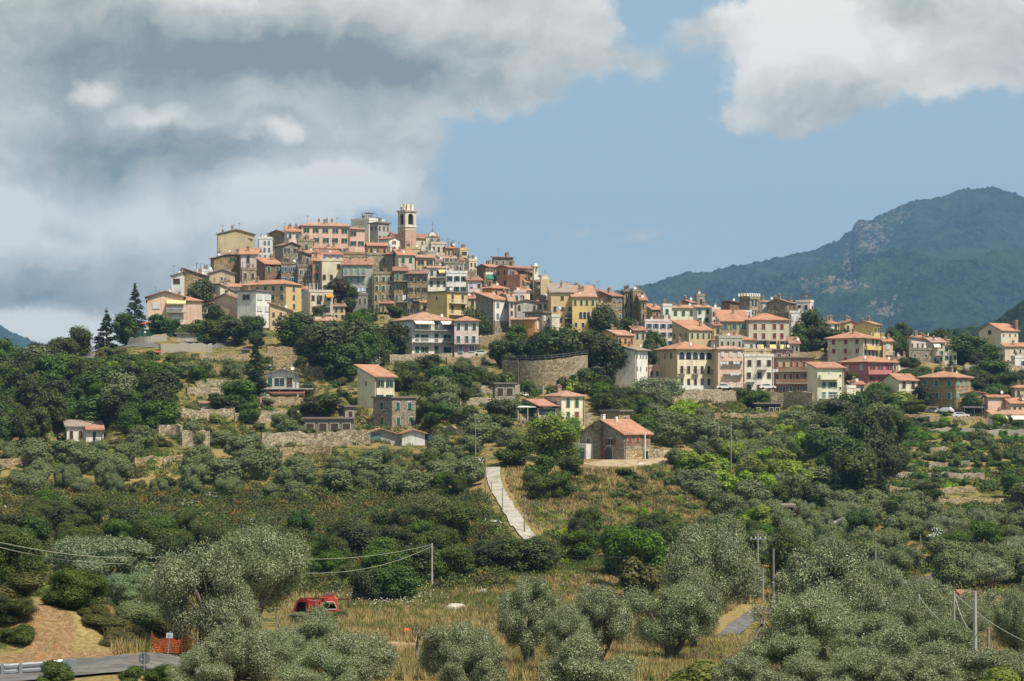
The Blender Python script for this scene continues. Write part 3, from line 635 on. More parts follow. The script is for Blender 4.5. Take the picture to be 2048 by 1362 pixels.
# --- the right part of the old town
R_ = [
 ('house', 'grey flat house standing highest right of the saddle', 984, 987, 1026, 545, 514, 'gstone', 'S', 'b', '', '1x3Tn', dict(Y=632, pitch=.12, aer=1)),
 ('house', 'brown house with orange roofs at the left end of the right ridge', 953, 976, 1000, 560, 533, 'brick', 'GL', 'o', '', '1x2n', dict(Y=626, pitch=.32, chim=2)),
 ('house', 'low house with a green glass veranda between the two ridges', 968, 972, 994, 575, 549, 'pcream', 'F', 'g', '', '1x2t', dict(Y=616, extras=lambda i: awning(i['root'], 0.2, i['a'], i['H']-.1, AWN_G, .8, 1.2))),
 ('house', 'tall orange brown gabled house with a long loggia on the right ridge', 992, 1016, 1072, 572, 534, 'rust', 'GL', 'r', '2x2n', '1x5uB', dict(Y=612, pitch=.25, th=40, extras=bal((.02, .85, 1.2), solid=True))),
 ('house', 'brick coloured house with terrace below the loggia house', 1014, 1040, 1050, 595, 553, 'rust', 'F', 'p', '', '2x1n', dict(Y=604, th=55)),
 ('house', 'house with a brown tiled roof and dark attic windows below the small bell turret', 1036, 1050, 1078, 575, 551, 'brick', 'T', 'b', '', '1x3n', dict(Y=608, pitch=.3)),
 ('house', 'cream house with orange roof and green shutters on the right ridge', 1048, 1052, 1074, 620, 564, 'cream', 'S', 'o', '', '3x1gD', dict(Y=600, pitch=.35, extras=bal((.1, .9, 1.2), m=WHITE))),
 ('tower_house', 'tall greyish tower house beside the small round gable', 1068, 1074, 1102, 640, 563, 'lstone', 'S', 'b', '', '5x2nv', dict(Y=596, pitch=.2)),
 ('house', 'orange hip roofed house above the grey blank wall', 960, 984, 1016, 600, 575, 'orange', 'H', 'o', '', '1x2n', dict(Y=600, pitch=.4, chim=3)),
 ('house', 'yellow house with open loggias behind the grey blank wall', 1000, 1014, 1028, 640, 590, 'sand', 'GL', 't', '', '3x1nD', dict(Y=588, pitch=.3)),
 ('house', 'pinkish white house with turquoise windows under the brick terrace house', 1026, 1028, 1052, 625, 585, 'palepink', 'F', 'b', '', '2x2t', dict(Y=592)),
 ('house', 'beige lean-to house end rising behind the grey blank wall', 968, 972, 1008, 620, 594, 'beige', 'T', 'o', '', '', dict(Y=590, pitch=.2, chim=0)),
 ('house', 'large house with a dark blank left wall and worn white front at the right foot', 951, 987, 1018, 660, 598, 'gstone', 'S', 'o', '', '2x2u', dict(Y=572, pitch=.3, chim=0, extras=lambda i: MBW(i))),
 ('house', 'narrow pink house with balconies right of the worn white front', 1017, 1019, 1029, 665, 602, 'palepink', 'S', 't', '', '4x1n', dict(Y=572, pitch=.3)),
 ('house', 'house with a brown tiled veranda roof above the orange box house', 1026, 1030, 1076, 640, 604, 'grey', 'GR', 'b', '', '1x3n', dict(Y=580, pitch=.22, extras=bal((.05, .6, 1.4)))),
 ('house', 'pale yellow house with dark awning right of the veranda roof', 1074, 1077, 1104, 640, 602, 'paleyel', 'S', 'b', '', '2x3n', dict(Y=582, pitch=.15)),
 ('house', 'grey house with a dark roof terrace above the orange box house', 1050, 1084, 1104, 665, 625, 'gstone', 'X', 'g', '', '2x2w', dict(Y=568, chim=0, extras=bal((.1, .95, 1.3), m=WHITE))),
 ('house', 'small cream block between the grey terrace house and the tall yellow palace', 1102, 1104, 1119, 668, 634, 'pcream', 'F', 'g', '', '', dict(Y=564, chim=0)),
 ('house', 'bright orange windowless house with shallow tiled roof at the foot of the ridge', 1022, 1070, 1079, 674, 638, 'orange', 'GR', 't', '', '1x1wD', dict(Y=556, th=66, pitch=.3, chim=0)),
 ('long_building', 'row house with the long red roof behind the yellow palace', 1098, 1102, 1170, 600, 577, 'beige', 'S', 'r', '', '1x5Tn', dict(Y=606, dep=10, pitch=.32, chim=5, aer=1)),
 ('long_building', 'row house with red tiled roof and many pots at the right end of the ridge', 1166, 1169, 1202, 610, 582, 'sand', 'S', 'r', '', '1x2n', dict(Y=608, dep=9, pitch=.3, chim=4, aer=2)),
 ('palazzo', 'ochre palace with greyish tiled roof and one tall arch left of the bright yellow palace', 1100, 1102, 1146, 666, 584, 'ochre', 'S', 'g', '', '3x3nv', dict(Y=572, dep=12, pitch=.25, extras=lambda i: (put_window(i['root'], 'R', i['a']*.82, 2.6, 2.2, 6.0, 'a', PL['ochre']), balcony(i['root'], 'R', i['a']*.62, i['a']*.98, i['H']-7.2)))),
 ('palazzo', 'bright yellow palace with three round arches at its foot', 1143, 1145, 1192, 676, 593, 'yellow', 'S', 't', '', '1x4g', dict(Y=570, dep=12, pitch=.3, chim=3, extras=lambda i: yellow(i))),
 ('house', 'brown stone house with brick side and tiled roof right of the yellow palace', 1198, 1223, 1247, 655, 591, 'stone', 'S', 'r', '', '4x2u', dict(Y=582, pitch=.32, chim=1)),
 ('house', 'lower brown stone house with ivy below the brick sided house', 1190, 1194, 1224, 660, 610, 'stone', 'F', 'b', '', '3x3uv', dict(Y=578, dep=6)),
 ('house', 'grey topped stone house with chimney on the skyline right of the yellow palace', 1243, 1248, 1266, 655, 584, 'lstone', 'X', 'g', '', '4x2n', dict(Y=588, chim=2, aer=1)),
 ('house', 'tall ochre stone house at the right end of the skyline', 1263, 1266, 1282, 660, 583, 'stone', 'F', 'b', '', '4x2n', dict(Y=586, chim=1)),
 ('house', 'narrow stone house end with small lean-to roof at the right end of the skyline', 1280, 1282, 1293, 690, 600, 'stone', 'S', 'r', '', '4x1n', dict(Y=580, pitch=.3)),
 ('house', 'orange house with yellow front and hipped roof below the stone houses', 1195, 1234, 1270, 690, 669, 'orange', 'GL', 't', '', '1x3n', dict(Y=552, pitch=.36, th=46)),
 # --- middle right
 ('house', 'small stone house with orange roof left of the yellow green shuttered house', 1290, 1304, 1326, 650, 618, 'stone', 'S', 'o', '', '1x1n', dict(Y=606, pitch=.4)),
 ('house', 'white house end with balcony left of the yellow green shuttered house', 1322, 1326, 1344, 655, 612, 'white', 'F', 'g', '', '2x1g', dict(Y=602)),
 ('house', 'pale yellow house with a row of green shutters on the right hand ridge', 1338, 1342, 1392, 655, 615, 'paleyel', 'S', 't', '', '1x3g', dict(Y=606, dep=8, pitch=.3)),
 ('house', 'concrete roof tower block above the pale yellow house', 1390, 1394, 1410, 620, 592, 'conc', 'F', 'g', '', '1x1n', dict(Y=618)),
 ('house', 'small brown roofed house left of the concrete roof tower', 1362, 1380, 1394, 620, 604, 'rust', 'GL', 'o', '', '', dict(Y=616, pitch=.35)),
 ('house', 'white house with green shutters right of the pale yellow house', 1388, 1392, 1422, 665, 614, 'white', 'S', 't', '', '3x2g', dict(Y=600, pitch=.25)),
 ('house', 'pinkish grey house with roof terrace right of the white shuttered house', 1420, 1424, 1441, 668, 619, 'palepink', 'F', 'b', '', '3x2n', dict(Y=598)),
 ('house', 'low white house with a worn orange roof in the middle of the quarter', 1358, 1362, 1410, 668, 651, 'white', 'S', 't', '', '1x4Tn', dict(Y=586, dep=8, pitch=.35)),
 ('house', 'grey white three storey house with dark blue shutters at the left of the quarter', 1286, 1290, 1350, 694, 643, 'palepink', 'F', 'r', '', '3x4uO', dict(Y=578, dep=8, chim=2)),
 ('house', 'house with a shaded grey left wall and orange roof next to the dark blue shutters', 1348, 1378, 1427, 692, 659, 'tan', 'S', 'o', '1x3', '1x4g', dict(Y=566, pitch=.34, th=30)),
 ('house', 'dark brick house with grey brown roof left of the crenellated tower', 1446, 1460, 1489, 640, 606, 'brick', 'T', 'b', '', '', dict(Y=612, pitch=.12, chim=0)),
 ('house', 'white walled roof terrace between the brick house and the crenellated tower', 1486, 1488, 1504, 650, 625, 'white', 'F', 'g', '', '', dict(Y=604, chim=1)),
 ('house', 'low white house right behind the crenellated tower', 1519, 1522, 1552, 630, 603, 'white', 'S', 'p', '', '1x3w', dict(Y=616, pitch=.15)),
 ('house', 'grey gabled house on the castle terrace right of the crenellated tower', 1538, 1575, 1586, 635, 604, 'lstone', 'GL', 'b', '', '1x1n', dict(Y=612, th=62, pitch=.32)),
 ('house', 'low stone annexe between the grey gable and the pink house', 1572, 1576, 1602, 635, 606, 'gstone', 'S', 'g', '', '1x1n', dict(Y=618, pitch=.1)),
 ('house', 'pink house at the right end of the castle terrace', 1594, 1620, 1631, 640, 604, 'palepink', 'F', 'r', '1x2n', '1x1n', dict(Y=610, aer=0, chim=1)),
 ('house', 'white castle wing with pale blue windows behind the dark pine tree', 1578, 1580, 1614, 668, 626, 'white', 'F', 'g', '', '2x3w', dict(Y=598, chim=0)),
 ('palazzo', 'olive coloured palace half with green shutters under the shared orange roof', 1438, 1440, 1496, 700, 642, 'olive', 'S', 'o', '', '2x3lO', dict(Y=586, dep=10, th=1, pitch=.34)),
 ('palazzo', 'large beige palace with eight closed red shutters in the middle of the quarter', 1494, 1495, 1579, 712, 639, 'beige', 'H', 'o', '', '', dict(Y=584, dep=11, th=4, pitch=.36, chim=1, extras=lambda i: redsh(i))),
 ('house', 'white house with a low orange hipped roof in front of the olive palace', 1426, 1428, 1511, 700, 679, 'white', 'H', 'o', '', '1x5Tn', dict(Y=562, dep=11, pitch=.36, th=2)),
 ('shed', 'small brick arcade with red roof right of the yellow awnings', 1579, 1581, 1599, 700, 686, 'tan', 'S', 'r', '', '1x2B', dict(Y=566, dep=4, pitch=.4, chim=0)),
 ('house', 'yellow house strip with red tiled roof above the row of the lower street', 1486, 1489, 1548, 725, 702, 'sand', 'F', 'r', '', '1x3Tn', dict(Y=540, dep=5, chim=0)),
 ('house', 'low dark house with flat terrace under the yellow awnings', 1546, 1549, 1586, 725, 700, 'mauve', 'X', 'g', '', '1x2', dict(Y=540, chim=0)),
 # --- far right crest
 ('house', 'white house with orange roof right of the dark pine tree', 1645, 1652, 1680, 676, 646, 'pcream', 'H', 'o', '', '2x2n', dict(Y=606, pitch=.4, chim=2)),
 ('house', 'small terrace house with brown roofs behind the mansion', 1678, 1690, 1716, 668, 645, 'sand', 'GR', 'b', '', '1x2n', dict(Y=612, pitch=.3, chim=2)),
 ('house', 'yellow house with white end and brown roof behind the mansion', 1714, 1748, 1766, 680, 648, 'yellow', 'GL', 'o', '', '2x2gO', dict(Y=606, th=55, pitch=.3)),
 ('mansion', 'big beige mansion with pyramid roof and yellow balconied right side', 1662, 1727, 1767, 728, 674, 'beige', 'H', 'o', '3x3r', '2x4nD', dict(Y=560, th=56, pitch=.34, ov=.9, extras=lambda i: (balcony(i['root'], 'R', .2, i['a']-.2, i['H']-3.3, PL['yellow'], PL['yellow'], 1.0, True), balcony(i['root'], 'R', .2, i['a']-.2, i['H']-6.4, PL['yellow'], PL['yellow'], 1.0, True)))),
 ('house', 'narrow cream house with orange roof right of the mansion', 1762, 1766, 1787, 724, 682, 'sand', 'S', 'o', '', '2x1w', dict(Y=568, pitch=.35, extras=bal((.3, .99, 1.3), m=WHITE))),
 ('house', 'pink house row with small dark windows on a stone base on the far right', 1816, 1820, 1863, 712, 679, 'palepink', 'T', 'o', '', '1x4Tn', dict(Y=610, pitch=.12, aer=1)),
 ('house', 'old stone blank house under the pink house row', 1814, 1818, 1866, 740, 700, 'gstone', 'F', 'b', '', '1x2T', dict(Y=596, chim=0)),
 ('house', 'terrace house with white awning and blue sheet in the far right row', 1862, 1864, 1890, 740, 684, 'beige', 'S', 'p', '', '4x2g', dict(Y=598, pitch=.2, extras=bal((.1, .9, 1.3), (.1, .9, 2.3), aw=[(.1, .6, .1, AWN_W)]))),
 ('house', 'pale yellow end house in the far right row', 1888, 1890, 1914, 740, 690, 'paleyel', 'S', 't', '', '3x3gO', dict(Y=600, pitch=.25)),
 ('house', 'small ochre house with red roof at the end of the far right row', 1910, 1913, 1930, 722, 694, 'ochre', 'T', 'r', '', '1x2n', dict(Y=612, pitch=.3)),
 ('house', 'orange roofed houses on the crest behind the pink house row', 1820, 1840, 1866, 700, 675, 'beige', 'GR', 'o', '', '', dict(Y=624, pitch=.3, chim=2)),
 ('house', 'white little gabled house with arched niche left of the pink row', 1794, 1797, 1816, 738, 718, 'pcream', 'GR', 'g', '', '1x1B', dict(Y=566, pitch=.5, chim=1)),
 ('church', 'brick church with blank beige gable front and round window on the far right', 1968, 2002, 2044, 694, 660, 'beige', 'GL', 'o', '', '1x3T', dict(Y=648, th=36, pitch=.5, chim=0, extras=lambda i: chapel(i))),
 ('long_building', 'long beige house with orange roof and small windows under the church', 2006, 2010, 2090, 722, 692, 'beige', 'S', 'o', '', '2x6Tn', dict(Y=632, dep=9, pitch=.3)),
 ('house', 'white and blue little house at the far right edge', 2026, 2030, 2066, 736, 716, 'white', 'F', 'g', '', '1x3uO', dict(Y=612, dep=6)),
 ('shed', 'low white garden sheds left of the white and blue little house', 1976, 1980, 2028, 738, 724, 'white', 'X', 'g', '', '1x4n', dict(Y=606, dep=5)),
 # --- lower street of the right quarter
 ('apartment_building', 'tall pale grey block with blank shaded left wall and bright right side', 1229, 1271, 1298, 790, 699, 'white', 'GL', 'g', '', '3x4Tu', dict(Y=508, th=55, pitch=.22, chim=1, ov=.7)),
 ('house', 'long low pink house with six small windows left of the arched house', 1296, 1298, 1356, 778, 735, 'pink', 'F', 'r', '', '1x5n', dict(Y=520, dep=7, chim=0, extras=lambda i: veranda(i))),
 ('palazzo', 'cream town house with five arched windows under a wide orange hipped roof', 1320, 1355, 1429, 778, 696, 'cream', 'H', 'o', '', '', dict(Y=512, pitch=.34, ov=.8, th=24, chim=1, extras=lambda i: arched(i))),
 ('apartment_building', 'peach apartment house with white washing on four balconies', 1429, 1436, 1488, 780, 697, 'peach', 'H', 'p', '', '4x3w', dict(Y=512, dep=11, pitch=.36, chim=0, extras=bal((.2, .97, 1.05), (.2, .97, 2.1), (.2, .97, 3.15), m=PL['pink']))),
 ('house', 'worn cream house with brown shutters and iron balconies in the lower street', 1487, 1489, 1548, 780, 713, 'pcream', 'F', 'r', '', '3x3n', dict(Y=514, dep=10, extras=bal((.45, .75, 1.1), (.05, .35, 2.1), (.45, .75, 2.9)))),
 ('apartment_building', 'brown red apartment house with three full width balconies', 1546, 1549, 1628, 786, 716, 'rust', 'X', 'g', '', '3x6b', dict(Y=516, th=-2, dep=11, chim=0, extras=lambda i: balc3(i))),
 ('apartment_building', 'pale yellow narrow apartment house with green shutters standing on its own', 1622, 1635, 1690, 816, 735, 'paleyel', 'S', 'o', '', '1x1Tw', dict(Y=498, th=14, pitch=.2, ov=.5, chim=0, extras=lambda i: palegreen(i))),
 ('villa', 'rose red villa with wrap-around balcony and orange hipped roof', 1693, 1737, 1792, 764, 722, 'rose', 'H', 'o', '1x2w', '2x3bO', dict(Y=532, pitch=.34, th=32, ov=.7, chim=0, extras=lambda i: (balcony(i['root'], 'R', -.9, i['a']+.5, i['H']-3.3, PL['rose'], PL['rose'], 1.1, True)))),
 ('house', 'cream house with orange gable roof and dark garage doors right below the rose villa', 1774, 1798, 1838, 815, 760, 'cream', 'GL', 'o', '', '3x2nD', dict(Y=506, th=20, pitch=.36, extras=bal((.1, .9, 1.3)))),
 ('palazzo', 'big brown stone house with teal shutters and hipped roof at the right', 1849, 1910, 1952, 824, 753, 'stone', 'H', 'o', '3x3t', '2x3l', dict(Y=502, th=48, pitch=.32, chim=2, ov=.7)),
 ('house', 'yellow house with orange roof behind the green tree on the far right', 1919, 1921, 1975, 826, 787, 'sand', 'GR', 'o', '', '2x3n', dict(Y=504, dep=9, th=8, pitch=.2, chim=0)),
 ('house', 'peach house with orange roof and pale right gable on the far right', 1972, 1976, 2020, 832, 793, 'peach', 'GL', 'o', '', '2x2nD', dict(Y=498, dep=8, pitch=.35, chim=0)),
 ('house', 'peach house with red roof at the very right edge', 2016, 2022, 2075, 835, 806, 'peach', 'S', 'o', '', '1x4n', dict(Y=496, dep=8, pitch=.35)),
 ('house', 'low shop building with long tiled roof and white awnings at the lower right', 1980, 1984, 2080, 852, 828, 'white', 'S', 't', '', '1x4nB', dict(Y=488, dep=5, pitch=.35, chim=0, extras=lambda i: (awning(i['root'], .3, i['a']*.3, i['H']-.2, AWN_W), awning(i['root'], i['a']*.4, i['a']*.95, i['H']-.2, AWN_W)))),
 ('house', 'pinkish house with orange roof high at the right edge', 2026, 2030, 2080, 795, 774, 'tan', 'H', 'o', '', '1x3n', dict(Y=528, dep=8)),
]

L_ += [
 ('house', 'small white house with a red roof tucked behind the narrow orange house', 598, 602, 626, 530, 505, 'pcream', 'S', 'o', '', '1x2n', dict(Y=622, pitch=.3, dep=6)),
 ('house', 'cream narrow house with dark doors left of the church nave', 776, 780, 792, 530, 494, 'pcream', 'F', 'g', '', '2x1n', dict(Y=630)),
 ('house', 'pale terrace house under the church with two doors', 806, 812, 842, 535, 498, 'sand', 'F', 'g', '', '1x3n', dict(Y=634, dep=6)),
 ('house', 'grey white house with a small roof terrace under the church gable', 842, 846, 872, 540, 505, 'grey', 'F', 'g', '', '2x2g', dict(Y=632, dep=6, di=1)),
 ('house', 'cream house with orange roof right of the pinkish parasol terrace', 884, 888, 912, 550, 516, 'cream', 'S', 'o', '', '2x2g', dict(Y=628, pitch=.3, dep=6)),
 ('house', 'thin white house on the right shoulder with one column of windows', 912, 916, 928, 560, 520, 'white', 'S', 'r', '', '3x1n', dict(Y=624, pitch=.3)),
 ('house', 'pale pink house below the right shoulder with brown roof', 934, 938, 958, 590, 556, 'palepink', 'S', 'b', '', '2x2n', dict(Y=604, pitch=.3, dep=6)),
 ('house', 'low terrace house with dark openings above the long yellow building', 480, 484, 512, 560, 540, 'lstone', 'F', 'b', '', '1x2n', dict(Y=608, dep=5)),
 ('house', 'narrow grey house with tiled roof left of the dark brick house', 440, 446, 462, 600, 568, 'grey', 'S', 'b', '', '1x1n', dict(Y=598, pitch=.3, dep=5)),
 ('house', 'small stone house stepped under the grey stone pair', 596, 600, 622, 600, 578, 'lstone', 'S', 'r', '', '1x2n', dict(Y=596, pitch=.3, dep=5)),
 ('house', 'low cream annexe with flat roof at the foot of the pale yellow house', 638, 642, 676, 606, 590, 'cream', 'F', 'p', '', '1x2n', dict(Y=594, dep=5)),
 ('house', 'stone lean-to with red roof at the foot of the brown rubble house', 756, 760, 786, 626, 606, 'stone', 'S', 'r', '', '1x2n', dict(Y=592, pitch=.25, dep=4)),
 ('house', 'small yellow annexe left of the yellow house with windowless wall', 838, 842, 856, 628, 604, 'ochre', 'S', 'o', '', '1x1n', dict(Y=584, pitch=.3, dep=5)),
 ('house', 'low orange roofed outbuilding beneath the cream house on the left slope', 570, 574, 600, 650, 634, 'pcream', 'S', 'o', '', '1x2n', dict(Y=552, pitch=.4, dep=5)),
 ('house', 'small pale house with orange roof between the beige gable house and white block', 396, 398, 424, 626, 606, 'pcream', 'S', 'o', '', '1x2n', dict(Y=572, pitch=.4, dep=6)),
 ('house', 'beige house with tiled roof right of the arched blue window house', 662, 666, 690, 640, 612, 'tan', 'S', 'b', '', '2x2n', dict(Y=578, pitch=.3, dep=6)),
]
R_ += [
 ('house', 'narrow cream house behind the house with the brown tiled veranda roof', 1034, 1038, 1060, 612, 580, 'cream', 'S', 'o', '', '2x2g', dict(Y=594, pitch=.3, dep=6)),
 ('house', 'white house end with tiny windows below the tall greyish tower house', 1086, 1090, 1103, 632, 596, 'pcream', 'F', 'g', '', '2x1n', dict(Y=588, dep=5)),
 ('house', 'low brown house beneath the stone houses at the right end of the skyline', 1262, 1268, 1292, 684, 660, 'tan', 'S', 'r', '', '1x2n', dict(Y=562, pitch=.3, dep=6)),
 ('house', 'low pink house beside the ivy below the dark blue shutters', 1296, 1300, 1322, 700, 678, 'mauve', 'F', 'r', '', '1x2n', dict(Y=556, dep=5)),
 ('house', 'yellow stone house with dark doors left of the olive palace', 1424, 1428, 1442, 690, 650, 'sand', 'S', 'r', '', '2x1n', dict(Y=582, pitch=.3, dep=6)),
 ('house', 'grey terrace house behind the peach apartment house', 1432, 1438, 1486, 700, 676, 'grey', 'F', 'g', '', '1x4n', dict(Y=548, dep=6)),
 ('house', 'cream house with brown roof left of the big beige mansion on the slope', 1640, 1646, 1664, 690, 664, 'pcream', 'S', 'o', '', '1x2n', dict(Y=590, pitch=.35, dep=6)),
 ('house', 'small cream house with orange roof under the narrow cream house', 1770, 1776, 1796, 744, 724, 'sand', 'S', 'o', '', '1x2n', dict(Y=556, pitch=.35, dep=6)),
 ('house', 'pale block behind the low pink house with six windows', 1300, 1304, 1330, 730, 704, 'lstone', 'F', 'b', '', '1x2n', dict(Y=540, dep=5)),
 ('house', 'red tiled outhouse under the rose red villa', 1700, 1704, 1730, 782, 768, 'palepink', 'S', 'r', '', '1x2n', dict(Y=520, pitch=.3, dep=4)),
 ('house', 'beige outhouse between the pale yellow apartments and the rose red villa', 1690, 1694, 1712, 800, 776, 'pcream', 'F', 'g', '', '1x1n', dict(Y=506, dep=4)),
]

# the ground is cut level where the houses stand
CARVE = [(e[2], e[4], e[5], e[12].get('Y')) for e in L_+R_]+[(278, 405, 660, 545), (777, 908, 708, 512), (903, 960, 709, 511), (1160, 1306, 918, 380), (1088, 1172, 833, 425), (709, 789, 815, 438), (741, 832, 851, 424), (715, 802, 888, 410), (796, 852, 912, 407),
         (527, 612, 798, 445), (603, 708, 862, 420), (120, 202, 883, 388), (1506, 1564, 823, 488), (350, 394, 684, 520), (380, 452, 676, 522)]
CARVE += [(1292, 1500, 784, 500), (1500, 1626, 788, 503)]
_col0 = GU[:, None]+0*GY[None, :]
for x0, x1, yb, Y in CARVE:
    if Y is None: continue
    zb = (HY-yb)/F*Y
    fx = np.clip(1-np.maximum(np.maximum(x0-4-_col0, _col0-x1-4), 0)/16, 0, 1); dy = np.maximum(np.maximum(Y-9-_YY, _YY-Y-5), 0); fy = np.clip(1-dy/8, 0, 1)
    w = fx*fy; GZ = np.where((w > 0) & (GZ > zb-.15), GZ*(1-w)+np.minimum(GZ, zb-.15)*w, GZ)
# dry-grass / bare-earth / paved weights of the land, as stretches of ground seen from the road
_row = HY-GZ/GY[None, :]*F; _col = np.repeat(GU[:, None], len(GY), 1)
def _w(lst):
    a = np.zeros_like(GZ)
    for cx, cy, rx, ry, w in lst:
        d = np.sqrt(((_col-cx)/rx)**2+((_row-cy)/ry)**2); a = np.maximum(a, w*np.clip(1.6-d*1.3, 0, 1))
    return a
DRYZ = [(100, 1350, 400, 50, 1), (900, 1235, 330, 75, 1), (1200, 1190, 250, 60, 1), (1340, 1230, 200, 60, 1), (1300, 925, 140, 60, 1), (1210, 1000, 230, 90, .95), (1400, 1060, 120, 60, .8), (1100, 1160, 250, 40, .8), (1050, 960, 60, 60, .9), (930, 970, 90, 50, .7),
        (1180, 1010, 220, 60, .6), (120, 1260, 120, 90, 1), (250, 1290, 170, 40, 1), (330, 760, 120, 30, .8), (260, 750, 90, 40, .6), (400, 940, 380, 45, .7), (100, 930, 200, 40, .7),
        (620, 790, 90, 40, .4), (1480, 830, 160, 25, .5), (1460, 1050, 120, 40, .6), (1660, 1075, 70, 50, 1), (1940, 1060, 160, 70, .6), (1850, 900, 250, 90, .55),
        (1480, 1190, 80, 60, .8), (1950, 1210, 120, 70, .7), (1560, 1340, 150, 60, .7), (730, 620, 130, 40, .45), (1060, 790, 200, 40, .6), (1240, 1060, 120, 40, .5)]
EARTHZ = [(95, 1262, 66, 68, 1), (1280, 915, 110, 30, 1), (1660, 1080, 45, 35, .7), (700, 1272, 60, 20, .7), (910, 1215, 60, 40, .5), (1230, 1190, 60, 35, .5), (160, 1322, 220, 22, 1), (40, 1350, 120, 30, .8), (1190, 935, 60, 25, .6), (215, 760, 18, 30, 1), (1905, 1215, 40, 30, .5), (1300, 1010, 50, 30, .4)]
dry = _w(DRYZ); earth = _w(EARTHZ)
_b = np.clip(1.3-np.sqrt(((_col-100)/120)**2+((_YY-116)/9)**2), 0, 1)
GZ = GZ+_b*(fbm(_UX/1.3, _YY/1.3, 4, 31)-.5)*1.1     # rough, crumbling bank
nU, nY = GZ.shape
V = np.stack([_UX, _YY, GZ], -1).reshape(-1, 3).astype(np.float32)
ii, jj = np.meshgrid(np.arange(nU-1), np.arange(nY-1), indexing='ij'); k0 = (ii*nY+jj).ravel()
Fq = np.stack([k0, k0+nY, k0+nY+1, k0+1], -1).astype(np.int32)
def grid_mesh(name, V, Fq, mats):
    me = bpy.data.meshes.new(name); me.vertices.add(len(V)); me.vertices.foreach_set('co', V.ravel())
    me.loops.add(Fq.size); me.loops.foreach_set('vertex_index', Fq.ravel()); me.polygons.add(len(Fq))
    me.polygons.foreach_set('loop_start', np.arange(0, Fq.size, 4, dtype=np.int32)); me.polygons.foreach_set('loop_total', np.full(len(Fq), 4, dtype=np.int32))
    me.polygons.foreach_set('use_smooth', np.ones(len(Fq), dtype=bool))
    for m in mats: me.materials.append(m)
    me.update(calc_edges=True); return me
def land_mat():
    def fn(n, p, o):
        v = n.new('ShaderNodeTexCoord').outputs['Object']
        at_ = n.new('ShaderNodeAttribute', attribute_name='cover'); s3 = n.new('ShaderNodeSeparateXYZ'); n.l.new(at_.outputs['Color'], s3.inputs[0])
        n1 = n.noise(v, .09, 5, .6); n2 = n.noise(v, .5, 5, .65); n3 = n.noise(v, 3.5, 4, .7)
        g = n.mix(n.smooth(n2, .35, .65), lin('454B28'), lin('706E3C'))
        g = n.mix(n.smooth(n3, .5, .7, 0, .5), g, lin('8E8450'))
        straw = n.mix(n.smooth(n3, .3, .7), lin('766843'), lin('AC9966'))
        straw = n.mix(n.smooth(n2, .5, .7, 0, .7), straw, lin('8A6A44'))
        soil = n.mix(n.smooth(n3, .35, .7), lin('7E6447'), lin('A68B68'))
        soil = n.mix(n.smooth(n2, .55, .75, 0, .7), soil, lin('A8734A'))
        d = n.smooth(n.math('ADD', s3.outputs[0], n.math('MULTIPLY', n.math('SUBTRACT', n2, .5), 1.1)), .25, .65)
        base = n.smooth(n.math('ADD', n.math('MULTIPLY', n1, .5), n.math('MULTIPLY', n2, .5)), .44, .56, 0, .85)
        c = n.mix(n.math('MAXIMUM', d, base), g, straw)
        e = n.smooth(n.math('ADD', s3.outputs[1], n.math('MULTIPLY', n.math('SUBTRACT', n3, .5), .7)), .35, .7)
        c = n.mix(e, c, soil)
        n.put(p.inputs['Base Color'], c); p.inputs['Roughness'].default_value = 1; p.inputs['Specular IOR Level'].default_value = .05
        bump(n, p, n.math('ADD', n3, n.math('MULTIPLY', n.noise(v, 12, 2), .4)), .9, .3)
    return mat('hillside_ground', fn)
me = grid_mesh('hillside', V, Fq, [land_mat()])
ca = me.color_attributes.new('cover', 'FLOAT_COLOR', 'POINT')
cc = np.zeros((len(V), 4), np.float32); cc[:, 0] = dry.ravel(); cc[:, 1] = earth.ravel(); cc[:, 3] = 1; ca.data.foreach_set('color', cc.ravel())
tag(link('hillside', me), kind='structure')

# ---- base plain out to the horizon
def plain_mat():
    def fn(n, p, o):
        v = n.new('ShaderNodeTexCoord').outputs['Object']
        c = n.mix(n.smooth(n.noise(v, .01, 6, .6), .4, .6), lin('3F4E2C'), lin('6B6C42')); n.put(p.inputs['Base Color'], c)
    return mat('plain_ground', fn)
b = MB(); b.poly([(-5500, -900, -45), (5500, -900, -45), (5500, 8100, -45), (-5500, 8100, -45)]); tag(b.build('ground', plain_mat()), kind='structure')

